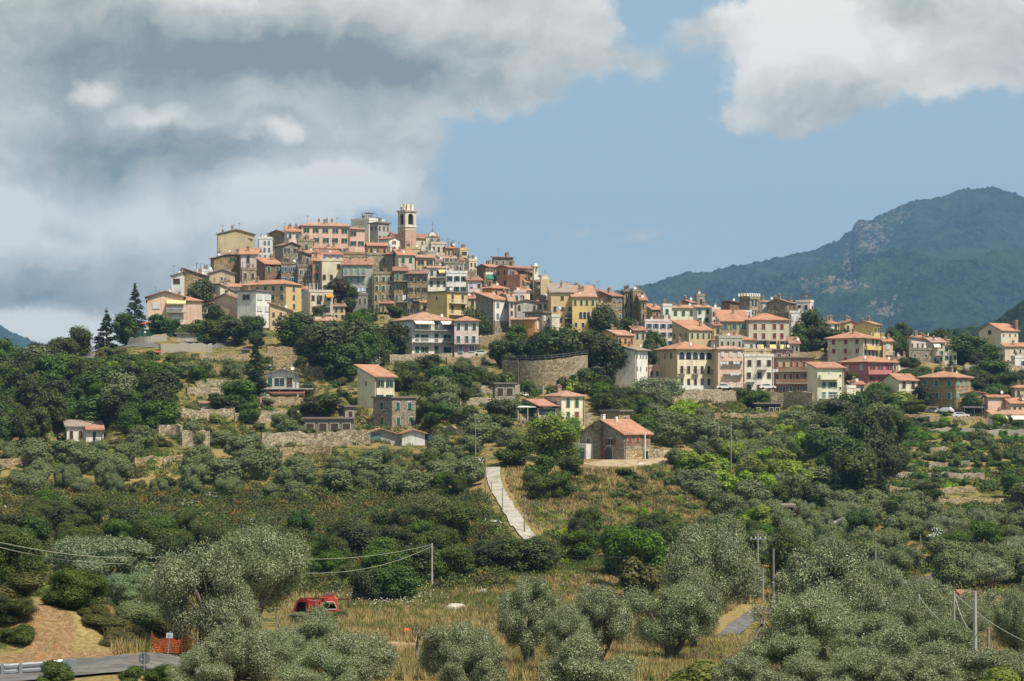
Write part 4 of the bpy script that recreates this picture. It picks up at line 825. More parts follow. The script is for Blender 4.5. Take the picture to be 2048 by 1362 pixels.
# ---- far mountains: wooded slopes with rock
def mountain(name, sky_pts, Yr, Yf, foot_row, rocks, hexes, res=(520, 260), u0=None, u1=None, rough=1.0, seed=1):
    us = np.linspace(u0, u1, res[0]); vs = np.linspace(0, 1, res[1])
    top = np.interp(us, [p[0] for p in sky_pts], [p[1] for p in sky_pts])
    zt = (HY-top)/F*Yr; zf = -46
    U, Vv = np.meshgrid(us, vs, indexing='ij'); Y = Yf+(Yr-Yf)*Vv
    X = (U-CX)/F*Y
    prof = Vv**1.15*(1-.10*np.sin(Vv*3.1416))
    Z = zf+(zt[:, None]-zf)*prof
    sc = (Yr-Yf)/1000*min(rough, 1)
    rid = 1-np.abs(fbm(X/420/rough, Y/520/rough, 4, seed)*2-1)*2
    Z += (rid-.5)*75*sc*np.abs(np.sin(np.clip(Vv, 0, 1)*3.1416))**.8
    Z += (fbm(X/60, Y/60, 4, seed+5)-.5)*26*rough*np.clip(Vv*4, 0, 1)
    Z += (vnoise(X/9, Y/9, seed+9)-.5)*7*min(rough, 1.3)+(vnoise(X/5, Y/5, seed+10)-.5)*4*min(rough, 1.3)
    row = HY-Z/Y*F; rk = np.zeros_like(Z)
    for cx, cy, rx, ry, w in rocks:
        d = np.sqrt(((U-cx)/rx)**2+((row-cy)/ry)**2); rk = np.maximum(rk, w*np.clip(1.5-d*1.2, 0, 1))
    # back slope
    yb = np.linspace(0, 1, 30)[1:]
    Xb = (us[:, None]-CX)/F*(Yr+yb[None, :]*(Yr-Yf)*.38); Yb = Yr+yb[None, :]*(Yr-Yf)*.38+0*us[:, None]; Zb = Z[:, -1:]*(1-yb)+(-46)*yb
    X = np.concatenate([X, Xb], 1); Y = np.concatenate([Y, Yb], 1); Z = np.concatenate([Z, Zb], 1); rk = np.concatenate([rk, 0*Xb], 1)
    nu, ny = X.shape; V = np.stack([X, Y, Z], -1).reshape(-1, 3).astype(np.float32)
    ii, jj = np.meshgrid(np.arange(nu-1), np.arange(ny-1), indexing='ij'); k = (ii*ny+jj).ravel(); Fq = np.stack([k, k+ny, k+ny+1, k+1], -1).astype(np.int32)
    def fn(n, p, o):
        v = n.new('ShaderNodeTexCoord').outputs['Object']
        at_ = n.new('ShaderNodeAttribute', attribute_name='cover'); s3 = n.new('ShaderNodeSeparateXYZ'); n.l.new(at_.outputs['Color'], s3.inputs[0])
        vo = n.new('ShaderNodeTexVoronoi'); n.put(vo.inputs['Vector'], v); vo.inputs['Scale'].default_value = .11
        hs = n.new('ShaderNodeSeparateXYZ'); n.l.new(vo.outputs['Color'], hs.inputs[0])
        big = n.noise(v, .0035, 5, .6); mid = n.noise(v, .02, 4, .6)
        c = n.mix(n.smooth(hs.outputs[0], .2, .9), lin(hexes[0]), lin(hexes[1]))
        c = n.mix(n.smooth(n.math('ADD', n.math('MULTIPLY', big, .6), n.math('MULTIPLY', mid, .4)), .45, .62), c, lin(hexes[2]))
        rock = n.mix(n.noise(v, .05, 5, .7), lin('4E4B45'), lin('857A6E'))
        r = n.smooth(n.math('ADD', s3.outputs[0], n.math('MULTIPLY', n.math('SUBTRACT', n.noise(v, .05, 7, .75), .5), 2.4)), .52, .72)
        n.put(p.inputs['Base Color'], n.mix(r, c, rock)); p.inputs['Specular IOR Level'].default_value = .05
        bump(n, p, n.math('ADD', vo.outputs[0], n.noise(v, .3, 2)), 1, 4)
    me = grid_mesh(name, V, Fq, [mat(name+'_forest', fn)])
    ca = me.color_attributes.new('cover', 'FLOAT_COLOR', 'POINT'); cc = np.zeros((len(V), 4), np.float32); cc[:, 0] = rk.ravel(); cc[:, 3] = 1
    ca.data.foreach_set('color', cc.ravel()); tag(link(name, me), kind='structure')
mountain('mountain', [(900, 700), (1180, 600), (1280, 578), (1330, 562), (1400, 549), (1480, 540), (1540, 524), (1600, 505), (1660, 492), (1704, 470), (1709, 452), (1722, 440), (1745, 436),
                      (1790, 414), (1830, 396), (1900, 390), (1950, 376), (1985, 370), (2010, 378), (2048, 392), (2150, 420), (2300, 470), (2600, 560)],
         6600, 3300, 765, [(1740, 475, 70, 60, .62), (1790, 430, 60, 30, .5), (1700, 520, 30, 40, .55), (1660, 570, 110, 28, .6), (1770, 610, 70, 50, .45), (1790, 570, 80, 60, .25), (1770, 625, 45, 18, .7), (1930, 560, 150, 60, .12)],
         ('0F180D', '2A3D22', '334428'), u0=950, u1=2600, res=(680, 330), rough=1.8)
mountain('far_hill', [(-500, 590), (-300, 600), (-100, 632), (0, 656), (40, 676), (90, 697), (130, 708), (200, 740), (400, 800)], 6200, 4200, 765, [], ('0F180D', '2A3D22', '334428'), u0=-500, u1=420, res=(260, 120), seed=4, rough=1.5)
mountain('near_hill', [(1700, 780), (1840, 700), (1900, 672), (1950, 655), (1990, 636), (2048, 596), (2150, 540), (2400, 470)], 1500, 1000, 780, [], ('1A2712', '2E3C1E', '2A381E'), u0=1700, u1=2400, res=(420, 200), rough=.45, seed=8)

# ---- air
HZ = bpy.data.materials.new('haze_air'); HZ.use_nodes = True; n = NT(HZ.node_tree); n.n.clear()
ho = n.new('ShaderNodeOutputMaterial'); pv = n.new('ShaderNodeVolumePrincipled'); n.l.new(pv.outputs[0], ho.inputs['Volume'])
pv.inputs['Color'].default_value = (.24, .46, .78, 1); pv.inputs['Density'].default_value = .0001; pv.inputs['Anisotropy'].default_value = 0.0
b = MB(); b.box(-5600, 5600, -950, 8200, -48, 790)
tag(b.build('haze', HZ), label='thin blue summer haze between the hill and the far mountains', cat='haze', kind='stuff')

# ---- strips laid over the land: road, track, drive, clearing
def strip(name, pts, widths, m, kind='structure', lift=.1, **kw):
    """pts: ground points (photo px, py); widths in metres"""
    P = [spot(*p) if len(p) == 2 else Vector(((p[0]-CX)/F*p[2], p[2], 0)) for p in pts]
    Q = []; Wd = []
    for i in range(len(P)-1):
        for k in range(12):
            t = k/12; Q.append(P[i].lerp(P[i+1], t)); Wd.append(widths[i]*(1-t)+widths[i+1]*t)
    Q.append(P[-1]); Wd.append(widths[-1])
    for _ in range(6): Q = [Q[0]]+[(Q[i-1]+Q[i]*2+Q[i+1])/4 for i in range(1, len(Q)-1)]+[Q[-1]]
    L = []; n = 7
    for i, q in enumerate(Q):
        d = (Q[min(i+1, len(Q)-1)]-Q[max(i-1, 0)]); d.z = 0; d.normalize(); s = Vector((d.y, -d.x, 0))
        row = []
        for k in range(n):
            r = q+s*(k/(n-1)-.5)*Wd[i]*(1+.03*math.sin(i*.9)); row.append((r.x, r.y, ground(r.x, r.y)+lift))
        L.append(row)
    mb = MB(); mb.smooth = True
    mb.v = [tuple(p) for r in L for p in r]
    for i in range(len(L)-1):
        for k in range(n-1): a = i*n+k; mb.f.append((a, a+1, a+n+1, a+n)); mb.m.append(0)
    o = mb.build(name, m)
    if o.data.polygons and o.data.polygons[0].normal.z < 0: o.data.flip_normals()
    tag(o, kind=kind, **kw); return [Vector(q) for q in Q], Wd
def ground_mat(name, c1, c2, sc=1.0):
    def fn(n, p, o):
        v = n.new('ShaderNodeTexCoord').outputs['Object']; a = n.noise(v, .6*sc, 5, .6); f = n.noise(v, 9*sc, 3)
        c = n.mix(n.smooth(a, .35, .65), lin(c1), lin(c2)); c = n.mix(n.smooth(f, .4, .7, 0, .4), c, lin(c1)); c = n.mix(n.smooth(n.noise(v, .9*sc, 7, .75), .53, .66, 0, .55), c, lin('6B5C42')); n.put(p.inputs['Base Color'], c)
        bump(n, p, f, .4, .02)
    return mat(name, fn)
ASPH = ground_mat('asphalt', '555454', '75726D', 1.4); CONC = ground_mat('concrete_drive', '8F8B80', 'ABA698'); DIRT = ground_mat('dirt', '918064', 'AC9A7C')
def keep_line(Q, W, extra=0.6):
    for q, w in zip(Q, W): KEEP.append((q.x, q.y, w/2+extra))
keep_line(*strip('road', [(-300, 1430, 95), (-60, 1385, 99), (110, 1356, 103), (210, 1336, 107), (300, 1324, 109), (380, 1311, 112), (460, 1300, 118)], [5.5]*7, ASPH, lift=.14))
keep_line(*strip('dirt_track', [(460, 1300, 118), (560, 1262, 150), (700, 1275, 165), (830, 1285, 160)], [4, 5, 5, 3], DIRT))
keep_line(*strip('concrete_drive', [(984, 936), (986, 955), (1000, 990), (1022, 1025), (1047, 1063), (1075, 1095)], [2.9, 2.2, 2.2, 2.3, 2.5, 2.4], CONC, lift=.2), .9)
keep_line(*strip('road', [(1440, 1275), (1490, 1240), (1526, 1216)], [1.8, 2.0, 1.6], ASPH), 2.0)
keep_line(*strip('road', [(1820, 1172), (1860, 1165), (1900, 1152)], [4, 4, 4], ASPH))
keep_line(*strip('clearing', [(1175, 930), (1240, 925), (1300, 912), (1370, 905)], [6, 9, 10, 5], DIRT, lift=.05))
keep_line(*strip('road', [(20, 738), (70, 738), (150, 733), (200, 700)], [4, 4, 4, 3], ASPH))
keep_line(*strip('road', [(250, 692), (330, 693), (430, 690), (470, 688)], [5, 6, 6, 4], ASPH))

# ---- stone retaining walls of the terraces, each its own thing
WALLS = []
def retaining(pts, h, m, label, name='retaining_wall', thick=.6, uneven=.25, ymin=30, group='dry stone terrace walls'):
    P = [spot(p[0], p[1], ymin) if len(p) == 2 else Vector(((p[0]-CX)/F*p[2], p[2], (HY-p[1])/F*p[2])) for p in pts]
    mb = MB(); Q = []
    for i in range(len(P)-1):
        L = (P[i+1]-P[i]).length; k = max(2, int(L/1.2))
        for t in range(k): Q.append(P[i].lerp(P[i+1], t/k))
    Q.append(P[-1]); n = len(Q)
    if len(pts[0]) == 2:
        for _ in range(4): Q = [Q[0]]+[(Q[i-1]+Q[i]*2+Q[i+1])/4 for i in range(1, n-1)]+[Q[-1]]
        zs = [min(q.z, ground(q.x, q.y)) for q in Q]
    else: zs = [q.z for q in Q]
    base = Q[0].copy(); rows = []
    for i, q in enumerate(Q):
        d = Q[min(i+1, n-1)]-Q[max(i-1, 0)]; d.z = 0; d.normalize(); s = Vector((-d.y, d.x, 0))
        if s.y < 0: s = -s
        top = zs[i]+h+random.uniform(-uneven, uneven)
        f0 = Vector((q.x, q.y, zs[i]-1.2))-base; f1 = Vector((q.x, q.y, top))-base+s*.12; b1 = f1+s*thick; b0 = Vector((b1.x, b1.y, zs[i]-1.2-base.z))
        rows.append((f0, f1, b1, b0))
    for r in rows: mb.v += [tuple(v) for v in r]
    flip = (Q[-1].x < Q[0].x)
    for i in range(n-1):
        a = i*4; c = a+4
        for e in range(4):
            f = (a+e, c+e, c+(e+1) % 4, a+(e+1) % 4); mb.f.append(f[::-1] if flip else f); mb.m.append(0)
    mb.f.append((0, 1, 2, 3) if not flip else (3, 2, 1, 0)); mb.m.append(0); k = (n-1)*4; mb.f.append((k+3, k+2, k+1, k) if not flip else (k, k+1, k+2, k+3)); mb.m.append(0)
    o = mb.build(name, m, loc=base); tag(o, label, 'wall', group); WALLS.append(o); return o
SUR = WHITE
for e in L_:
    name, label, x0, xc, x1, yb, ye, wall, roof, rc, wl, wr, kw = e
    kw = dict(kw)
    if kw.get('surround'): kw['surround'] = SUR
    if label.startswith('peach villa'): continue
    cat = {'palazzo': 'palace', 'church': 'church', 'villa': 'villa', 'apartment_building': 'building', 'long_building': 'building'}.get(name, 'house')
    house(name, label, cat, x0, xc, x1, yb, ye, wall, roof, rc, wl, wr, group=TG, **kw)

# --- peach villa, built of a main gabled block and a lower wing
def peach(i):
    r, a, b, H = i['root'], i['a'], i['b'], i['H']
    rf, top = house_block(r, a*.66, b, H+1.0, 'peach', 'GR', 't', .3, .7, -6, ox=0, oy=-1.2, name='wall')
    for z, k in ((H-1.6, 0), (H-4.6, 1)):
        put_window(r, 'R', 2.2, z, 1.8, 1.5, 'w').location.y = -1.2
        put_window(r, 'R', 7.4, z-.3, 1.9, 2.0, 'wD').location.y = -1.2
    for z in (H-3.2, H-6.4):
        o = balcony(r, 'R', 4.9, 10.2, z, WHITE, depth=1.3); o.location.y = -1.2
    aw = awning(r, 5.0, 10.0, H-.1, AWN_Y, 1.6, .8); aw.location.y = -1.2
    aw = awning(r, 5.2, 9.9, H-6.9, AWN_W, 1.5, .6); aw.location.y = -1.2
    chimney(rf, 3.2, 5, H+1.5, True); dish(rf, 6.0, 3, H+2.2)
    for z in (H-3.2,):
        mb = MB(); mb.box(a+.01, a+1.5, 1.0, 6.5, z-.16, z); q = mb.build('balcony', [PL['grey']], r); mb = MB(); mb.box(a+1.42, a+1.5, 1.0, 6.5, z+.004, z+1); mb.build('railing', [WHITE], q)
house('villa', 'peach villa with balconies and awnings at the left foot of the old town', 'villa', 281, 295, 401, 660, 600, 'peach', 'H', 'o', '2x1u', '', group=TG, Y=545, th=10, pitch=.3, chim=1, extras=peach)

# --- white apartment house with three balcony storeys and the pink house joined to it
def whiteapt(i):
    r, a, H = i['root'], i['a'], i['H']
    for k in (0, 1, 2):
        z = H-3.05*(k+1)+.35
        if k < 2: balcony(r, 'R', .15, a-.15, z, METAL if k == 0 else WHITE, depth=1.25)
        for x, st in ((a*.12, 'g'), (a*.3, 'gO'), (a*.58, 'gD'), (a*.84, 'gO')):
            put_window(r, 'R', x, z+1.15, 1.0, 2.0 if 'D' in st else 1.5, st.replace('D', ''))
    awning(r, .3, a*.48, H-.05, AWN_W, 1.5, 1.0); awning(r, a*.66, a*.97, H-.05, AWN_W, 1.5, 1.0)
house('apartment_building', 'white apartment house with green shutters and two white awnings in the centre', 'building', 781, 824, 906, 708, 638, 'white', 'H', 't', '3x1w', '', group=TG, Y=512, pitch=.36, ov=.7, extras=whiteapt, chim=1)
def pinkapt(i):
    r, a, H = i['root'], i['a'], i['H']
    balcony(r, 'R', .1, a+.6, H-5.9, METAL, depth=.9)
    mb = MB(); mb.box(.02, a-.02, -.05, -.004, .6, H-6.3); mb.build('rendered_base', [PL['mauve']], r)
    put_window(r, 'R', a*.25, H-7.2, 1.0, 1.9, 'u', WHITE).location.y = -.055; put_window(r, 'R', a*.72, H-7.1, 1.2, 1.4, '', WHITE).location.y = -.055
house('apartment_building', 'pink three storey house with dark green shutters joined to the white apartment house', 'building', 906, 909, 957, 709, 640, 'palepink', 'H', 'o', '', '2x3g', group=TG, Y=511, th=3, pitch=.34, ov=.6, dep=10, surround=WHITE, extras=pinkapt, chim=0)

def MBW(i):
    mb = MB(); mb.box(.02, i['a']-.02, -.05, -.004, 2.6, i['H']-.05); mb.build('render_coat', [PL['white']], i['root'])
    for w in [c for c in i['root'].children if c.name.startswith('window')]: w.location.y = -.05
def yellow(i):
    r, a, H = i['root'], i['a'], i['H']
    for x in (.35, .52, .68): put_window(r, 'R', a*x, H-5.2, .85, 1.9, 'a')
    for x in (.15, .45, .78): put_window(r, 'R', a*x, H-7.9, .7, 1.2, '')
    for x in (.17, .48, .79): put_window(r, 'R', a*x, H-11.0-.2, 1.25, 2.3, 'a', PL['yellow'])
def redsh(i):
    r, a, H = i['root'], i['a'], i['H']
    for x in (.19, .39, .65, .83):
        put_window(r, 'R', a*x, H-1.9, .9, 1.4, 'r'); put_window(r, 'R', a*x, H-4.6, .9, 1.4, 'r')
    for x0, x1 in ((.17, .45), (.49, .68), (.74, .93)):
        mb = MB(); mb.box(a*x0, a*x1, -1.6, -.02, -3, H-5.9); mb.build('loggia', [PL['tan'] if x0 > .2 else PL['dgrey']], r)
        mb = MB(); mb.box(a*x0+.2, a*x1-.2, -1.66, -1.604, H-8.6, H-6.2); mb.build('window', [GLASS], r)
    for x in (.28, .58, .83):
        mb = MB(); x0 = a*x-.9; mb.hull([(x0-.2, -2.8, H-9.6), (x0+1.8, -2.8, H-9.6), (x0+1.8, -1.7, H-7.2), (x0+.1, -1.7, H-7.2)], [(x0-.2, -2.8, H-9.55), (x0+1.8, -2.8, H-9.55), (x0+1.8, -1.7, H-7.15), (x0+.1, -1.7, H-7.15)])
        mb.build('awning', [AWN_Y], r)
def chapel(i):
    r, b = i['root'], i['b']
    mb = MB(); mb.box(-.06, -.004, b*.3, b*.7, -1, 3.4); mb.cyl((0, 0, 0), .001, .001, .001, 3); mb.build('door_panel', [PL['sand']], r)
    mb = MB(); n = 14; mb.hull([(-.06, b/2+.75*math.cos(6.2832*k/n), i['H']-.6+.75*math.sin(6.2832*k/n)) for k in range(n)], [(-.12, b/2+.75*math.cos(6.2832*k/n), i['H']-.6+.75*math.sin(6.2832*k/n)) for k in range(n)]); mb.build('round_window', [GLASS], r)
    mb = MB(); mb.box(i['a']-.9, i['a']+.3, .3, 1.6, i['H'], i['H']+3.4); mb.build('bell_gable', [PL['brick']], r)
def veranda(i):
    r, a, H = i['root'], i['a'], i['H']
    mb = MB()
    for k in range(6): mb.box(a*.5+k*a*.09, a*.5+k*a*.09+.08, 1.0, 1.08, H+.7, H+3.0)
    mb.hull([(a*.45, .6, H+3.0), (a*.99, .6, H+3.0), (a*.99, 5, H+3.4), (a*.45, 5, H+3.4)], [(a*.45, .6, H+3.1), (a*.99, .6, H+3.1), (a*.99, 5, H+3.5), (a*.45, 5, H+3.5)])
    mb.build('veranda_roof', [WHITE], r)
    put_window(r, 'R', a*.85, 1.0, 2.6, 1.8, 'a')
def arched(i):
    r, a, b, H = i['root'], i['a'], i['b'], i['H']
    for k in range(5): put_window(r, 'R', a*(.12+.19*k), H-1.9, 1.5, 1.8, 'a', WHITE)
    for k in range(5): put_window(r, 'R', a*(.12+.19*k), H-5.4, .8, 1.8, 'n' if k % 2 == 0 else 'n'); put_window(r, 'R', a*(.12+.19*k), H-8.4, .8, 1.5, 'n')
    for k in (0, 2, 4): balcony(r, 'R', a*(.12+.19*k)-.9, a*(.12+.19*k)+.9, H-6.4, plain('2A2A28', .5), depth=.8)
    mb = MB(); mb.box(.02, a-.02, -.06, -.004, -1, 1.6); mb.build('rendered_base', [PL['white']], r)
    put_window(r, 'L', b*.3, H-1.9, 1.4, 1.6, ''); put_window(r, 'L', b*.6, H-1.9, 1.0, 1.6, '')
    mb = MB(); mb.box(-.04, -.003, .02, b-.02, -2, H-.02); mb.build('side_render', [PL['tan']], r)  # thin tan sheet over the left face, darker than the cream front
def balc3(i):
    r, a, H = i['root'], i['a'], i['H']
    for k in (1.15, 2.2): balcony(r, 'R', .2, a*.97, H-k*2.9+.1, PL['brick'], PL['grey'], 1.3, True)
    mb = MB(); mb.box(.2, a-.1, -.05, -.004, .2, 1.9); mb.build('shop_front', [SH['u']], r)
    mb = MB(); mb.box(a*.02, a*.42, -.04, -.003, 2.2, H-.2); mb.build('recessed_wall', [PL['tan']], r)
def palegreen(i):
    r, a, H = i['root'], i['a'], i['H']
    balcony(r, 'R', .4, a*.75, H-2.8, PL['paleyel'], PL['paleyel'], 1.0, True); balcony(r, 'R', .4, a*.75, H-7.5, WHITE, depth=1.0)
    for z in (H-4.2, H-6.6):
        put_window(r, 'R', a*.24, z, .9, 1.2, 't'); put_window(r, 'R', a*.58, z, 1.1, 1.2, 'tO')
    for z in (H-2.0, H-5): put_window(r, 'R', a*.86, z, .5, .5, '')
    put_window(r, 'R', a*.2, H-9.4, .7, .8, 'n'); put_window(r, 'R', a*.58, H-9.2, .7, .6, 'n')
for e in R_:
    name, label, x0, xc, x1, yb, ye, wall, roof, rc, wl, wr, kw = e
    kw = dict(kw)
    cat = {'palazzo': 'palace', 'church': 'church', 'villa': 'villa', 'mansion': 'mansion', 'apartment_building': 'building', 'long_building': 'building', 'shed': 'shed', 'tower_house': 'house'}.get(name, 'house')
    house(name, label, cat, x0, xc, x1, yb, ye, wall, roof, rc, wl, wr, group=AG if xc > 1285 else TG, **kw)
# ------------------------------------------------------------------ landmarks of the town
CREAM = PL['beige']; PINKST = plaster('C4A38C')
def ring(r, n, z, ph=0): return [(r*math.cos(6.28318*(i+ph)/n), r*math.sin(6.28318*(i+ph)/n), z) for i in range(n)]
def bell_tower():
    Y = 652; s = Y/F; w = 37*s/math.sqrt(2)*1.0; zb = (HY-480)*s
    t = empty('bell_tower', at(814, 480, Y), math.radians(38))
    h = w/2
    def Z(py): return (480-py)*s
    mb = MB(); mb.box(-h, h, -h, h, -8, Z(455)); mb.build('lower_shaft', PINKST, t)
    mb = MB(); mb.box(-h-.15, h+.15, -h-.15, h+.15, Z(455)+.003, Z(453)); mb.box(-h-.1, h+.1, -h-.1, h+.1, Z(461), Z(460)); mb.build('string_course', PL['pcream'], t)
    mb = MB(); z0, z1 = Z(453)+.003, Z(425)
    # belfry: four corner piers and lintels leave an arched opening on each side
    p = h*.52
    for sx in (-1, 1):
        for sy in (-1, 1):
            xa, xb = sorted((sx*h, sx*(h-p))); ya, yb_ = sorted((sy*h, sy*(h-p))); mb.box(xa, xb, ya, yb_, z0, z1)
    o = h-p
    for ang in range(4):
        ca, sa = math.cos(ang*math.pi/2), math.sin(ang*math.pi/2)
        def rot(x, y, z): return (x*ca-y*sa, x*sa+y*ca, z)
        n = 8; zs = z1-.6
        for k in range(n):
            a0, a1 = math.pi*k/n, math.pi*(k+1)/n
            x0, x1 = o*math.cos(a0), o*math.cos(a1); y0, y1 = zs-.9+o*math.sin(a0), zs-.9+o*math.sin(a1)
            if abs(x0-x1) > .01: mb.hull([rot(x1, -h+.02, y1), rot(x0, -h+.02, y0), rot(x0, -h+p-.02, y0), rot(x1, -h+p-.02, y1)], [rot(x1, -h+.02, z1), rot(x0, -h+.02, z1), rot(x0, -h+p-.02, z1), rot(x1, -h+p-.02, z1)])
        mb.hull([rot(-o, -h+.1, z0), rot(o, -h+.1, z0), rot(o, -h+.5, z0), rot(-o, -h+.5, z0)], [rot(-o, -h+.1, z0+.5), rot(o, -h+.1, z0+.5), rot(o, -h+.5, z0+.5), rot(-o, -h+.5, z0+.5)])
    mb.build('belfry', CREAM, t)
    mb = MB(); mb.box(-h+p*.5, h-p*.5, -h+p*.5, h-p*.5, z0+.6, z1-.3); mb.build('bell_frame', DARK, t)  # dark block painted in as the shade inside the belfry openings
    mb = MB(); mb.box(-h-.25, h+.25, -h-.25, h+.25, z1+.003, z1+.3); mb.box(-h-.38, h+.38, -h-.38, h+.38, z1+.303, z1+.55); mb.build('cornice', PL['beige'], t)
    mb = MB(); zc = z1+.603; zt = Z(410); hh = h*.93
    mb.hull(ring(hh*.98, 8, zc, .5), ring(hh*.98, 8, zc+1.1, .5))
    mb.build('crown_drum', PL['mauve'], t)
    for i in range(8):
        a = 6.28318*(i+.5)/8; x, y = hh*.93*math.cos(a), hh*.93*math.sin(a)
        mb = MB(); mb.box(-.42, .42, -.3, .3, zc, zt); mb.box(-.44, .44, -.32, .32, zt+.003, zt+.18); mb.build('crown_pier', PL['pcream'], t, (x, y, 0), a+math.pi/2)
    mb = MB(); mb.hull(ring(hh*.85, 8, zt-.9, .5), ring(hh*.85, 8, zt-.2, .5)); mb.hull(ring(hh*.6, 8, zt-.197, .5), ring(.3, 8, zt+.2, .5)); mb.build('crown_roof', PL['brick'], t)
    mb = MB()
    n = 14; mb.hull([(-.08+(-h), .7*math.cos(6.2832*k/n), Z(463)+.7*math.sin(6.2832*k/n)) for k in range(n)], [(-h-.12, .7*math.cos(6.2832*k/n), Z(463)+.7*math.sin(6.2832*k/n)) for k in range(n)])
    mb.build('clock_face', PL['ochre'], t)
    tag(t, 'tall cream and pink bell tower with broken crown above the old town', 'tower')
bell_tower()
def church_gable():
    Y = 648; s = Y/F; t = empty('church_gable', at(865, 492, Y), math.radians(8)); w = 27*s/2
    def Z(py): return (492-py)*s
    mb = MB(); mb.box(-w, w, -1, 1, -5, Z(474)); mb.build('gable_base', PL['beige'], t)
    mb = MB(); mb.box(-w-.3, w+.3, -1.2, 1.2, Z(474)+.003, Z(472)); mb.build('cornice', PL['sand'], t)
    mb = MB(); n = 12; r = w*.66; z = Z(472)+.003
    mb.hull([(r*math.cos(math.pi*k/n), -.7, z+r*math.sin(math.pi*k/n)) for k in range(n+1)][::-1], [(r*math.cos(math.pi*k/n), .7, z+r*math.sin(math.pi*k/n)) for k in range(n+1)][::-1]); mb.build('arched_pediment', PL['dgrey'], t)
    mb = MB(); r2 = r*.8; mb.hull([(r2*math.cos(math.pi*k/n), -.78, z+.05+r2*math.sin(math.pi*k/n)) for k in range(n+1)][::-1], [(r2*math.cos(math.pi*k/n), -.703, z+.05+r2*math.sin(math.pi*k/n)) for k in range(n+1)][::-1]); mb.build('pediment_panel', PL['pcream'], t)
    for sx in (-1, 1):
        mb = MB(); mb.cyl((0, 0, 0), .3, .22, .8, 8); mb.cyl((0, 0, .8), .34, .05, .6, 8); mb.build('urn', PL['grey'], t, (sx*(w-.35), 0, z))
    mb = MB(); zz = z+r; mb.box(-.16, .16, -.16, .16, zz-.1, zz+.8); mb.box(-.06, .06, -.06, .06, zz+.8, zz+3.0); mb.box(-.5, .5, -.05, .05, zz+2.1, zz+2.22); mb.build('iron_cross', METAL, t)
    tag(t, 'rounded cream church gable with iron cross right of the bell tower', 'church gable')
church_gable()
def turret():
    Y = 600; s = Y/F; t = empty('bell_turret', at(1071, 572, Y), math.radians(20)); w = 9*s/2
    def Z(py): return (572-py)*s
    mb = MB(); mb.box(-w, w, -w, w, -4, Z(548)); mb.build('turret_shaft', PL['pcream'], t)
    mb = MB()
    for sx in (-1, 1):
        for sy in (-1, 1): mb.box(min(sx*w, sx*w*.55), max(sx*w, sx*w*.55), min(sy*w, sy*w*.55), max(sy*w, sy*w*.55), Z(548)+.003, Z(534))
    mb.build('bell_openings', PL['cream'], t)
    mb = MB(); mb.box(-w-.2, w+.2, -w-.2, w+.2, Z(534)+.003, Z(532)); mb.build('cornice', PL['sand'], t)
    mb = MB(); mb.smooth = True; n = 10; R = w*.9; rows = 5
    for j in range(rows):
        a = j/(rows-1)*1.45; r = R*math.cos(a); zz = Z(532)+R*1.3*math.sin(a)
        mb.v += [(r*math.cos(6.2832*i/n), r*math.sin(6.2832*i/n), zz) for i in range(n)]
    for j in range(rows-1):
        for i in range(n): mb.f.append((j*n+i, j*n+(i+1) % n, (j+1)*n+(i+1) % n, (j+1)*n+i)); mb.m.append(0)
    mb.build('small_dome', PL['white'], t)
    tag(t, 'slim white bell turret with small dome on the right ridge', 'turret')
turret()
def round_gable():
    Y = 594; s = Y/F; t = empty('church_gable', at(1090, 562, Y), math.radians(6)); w = 18*s/2
    mb = MB(); mb.box(-w, w, -.8, .8, -4, .5); mb.build('gable_base', PL['sand'], t)
    mb = MB(); n = 12; r = w*.95; mb.hull([(r*math.cos(math.pi*k/n), -.5, .503+r*math.sin(math.pi*k/n)) for k in range(n+1)][::-1], [(r*math.cos(math.pi*k/n), .5, .503+r*math.sin(math.pi*k/n)) for k in range(n+1)][::-1]); mb.build('arched_pediment', PL['ochre'], t)
    mb = MB(); r2 = r*.78; mb.hull([(r2*math.cos(math.pi*k/n), -.56, .55+r2*math.sin(math.pi*k/n)) for k in range(n+1)][::-1], [(r2*math.cos(math.pi*k/n), -.503, .55+r2*math.sin(math.pi*k/n)) for k in range(n+1)][::-1]); mb.build('pediment_panel', PL['cream'], t)
    mb = MB(); mb.box(-.06, .06, -.06, .06, .5+r, 2.1+r); mb.box(-.35, .35, -.04, .04, 1.4+r, 1.5+r); mb.build('iron_cross', METAL, t)
    tag(t, 'small round yellow chapel gable with thin cross left of the long red roof', 'church gable')
round_gable()
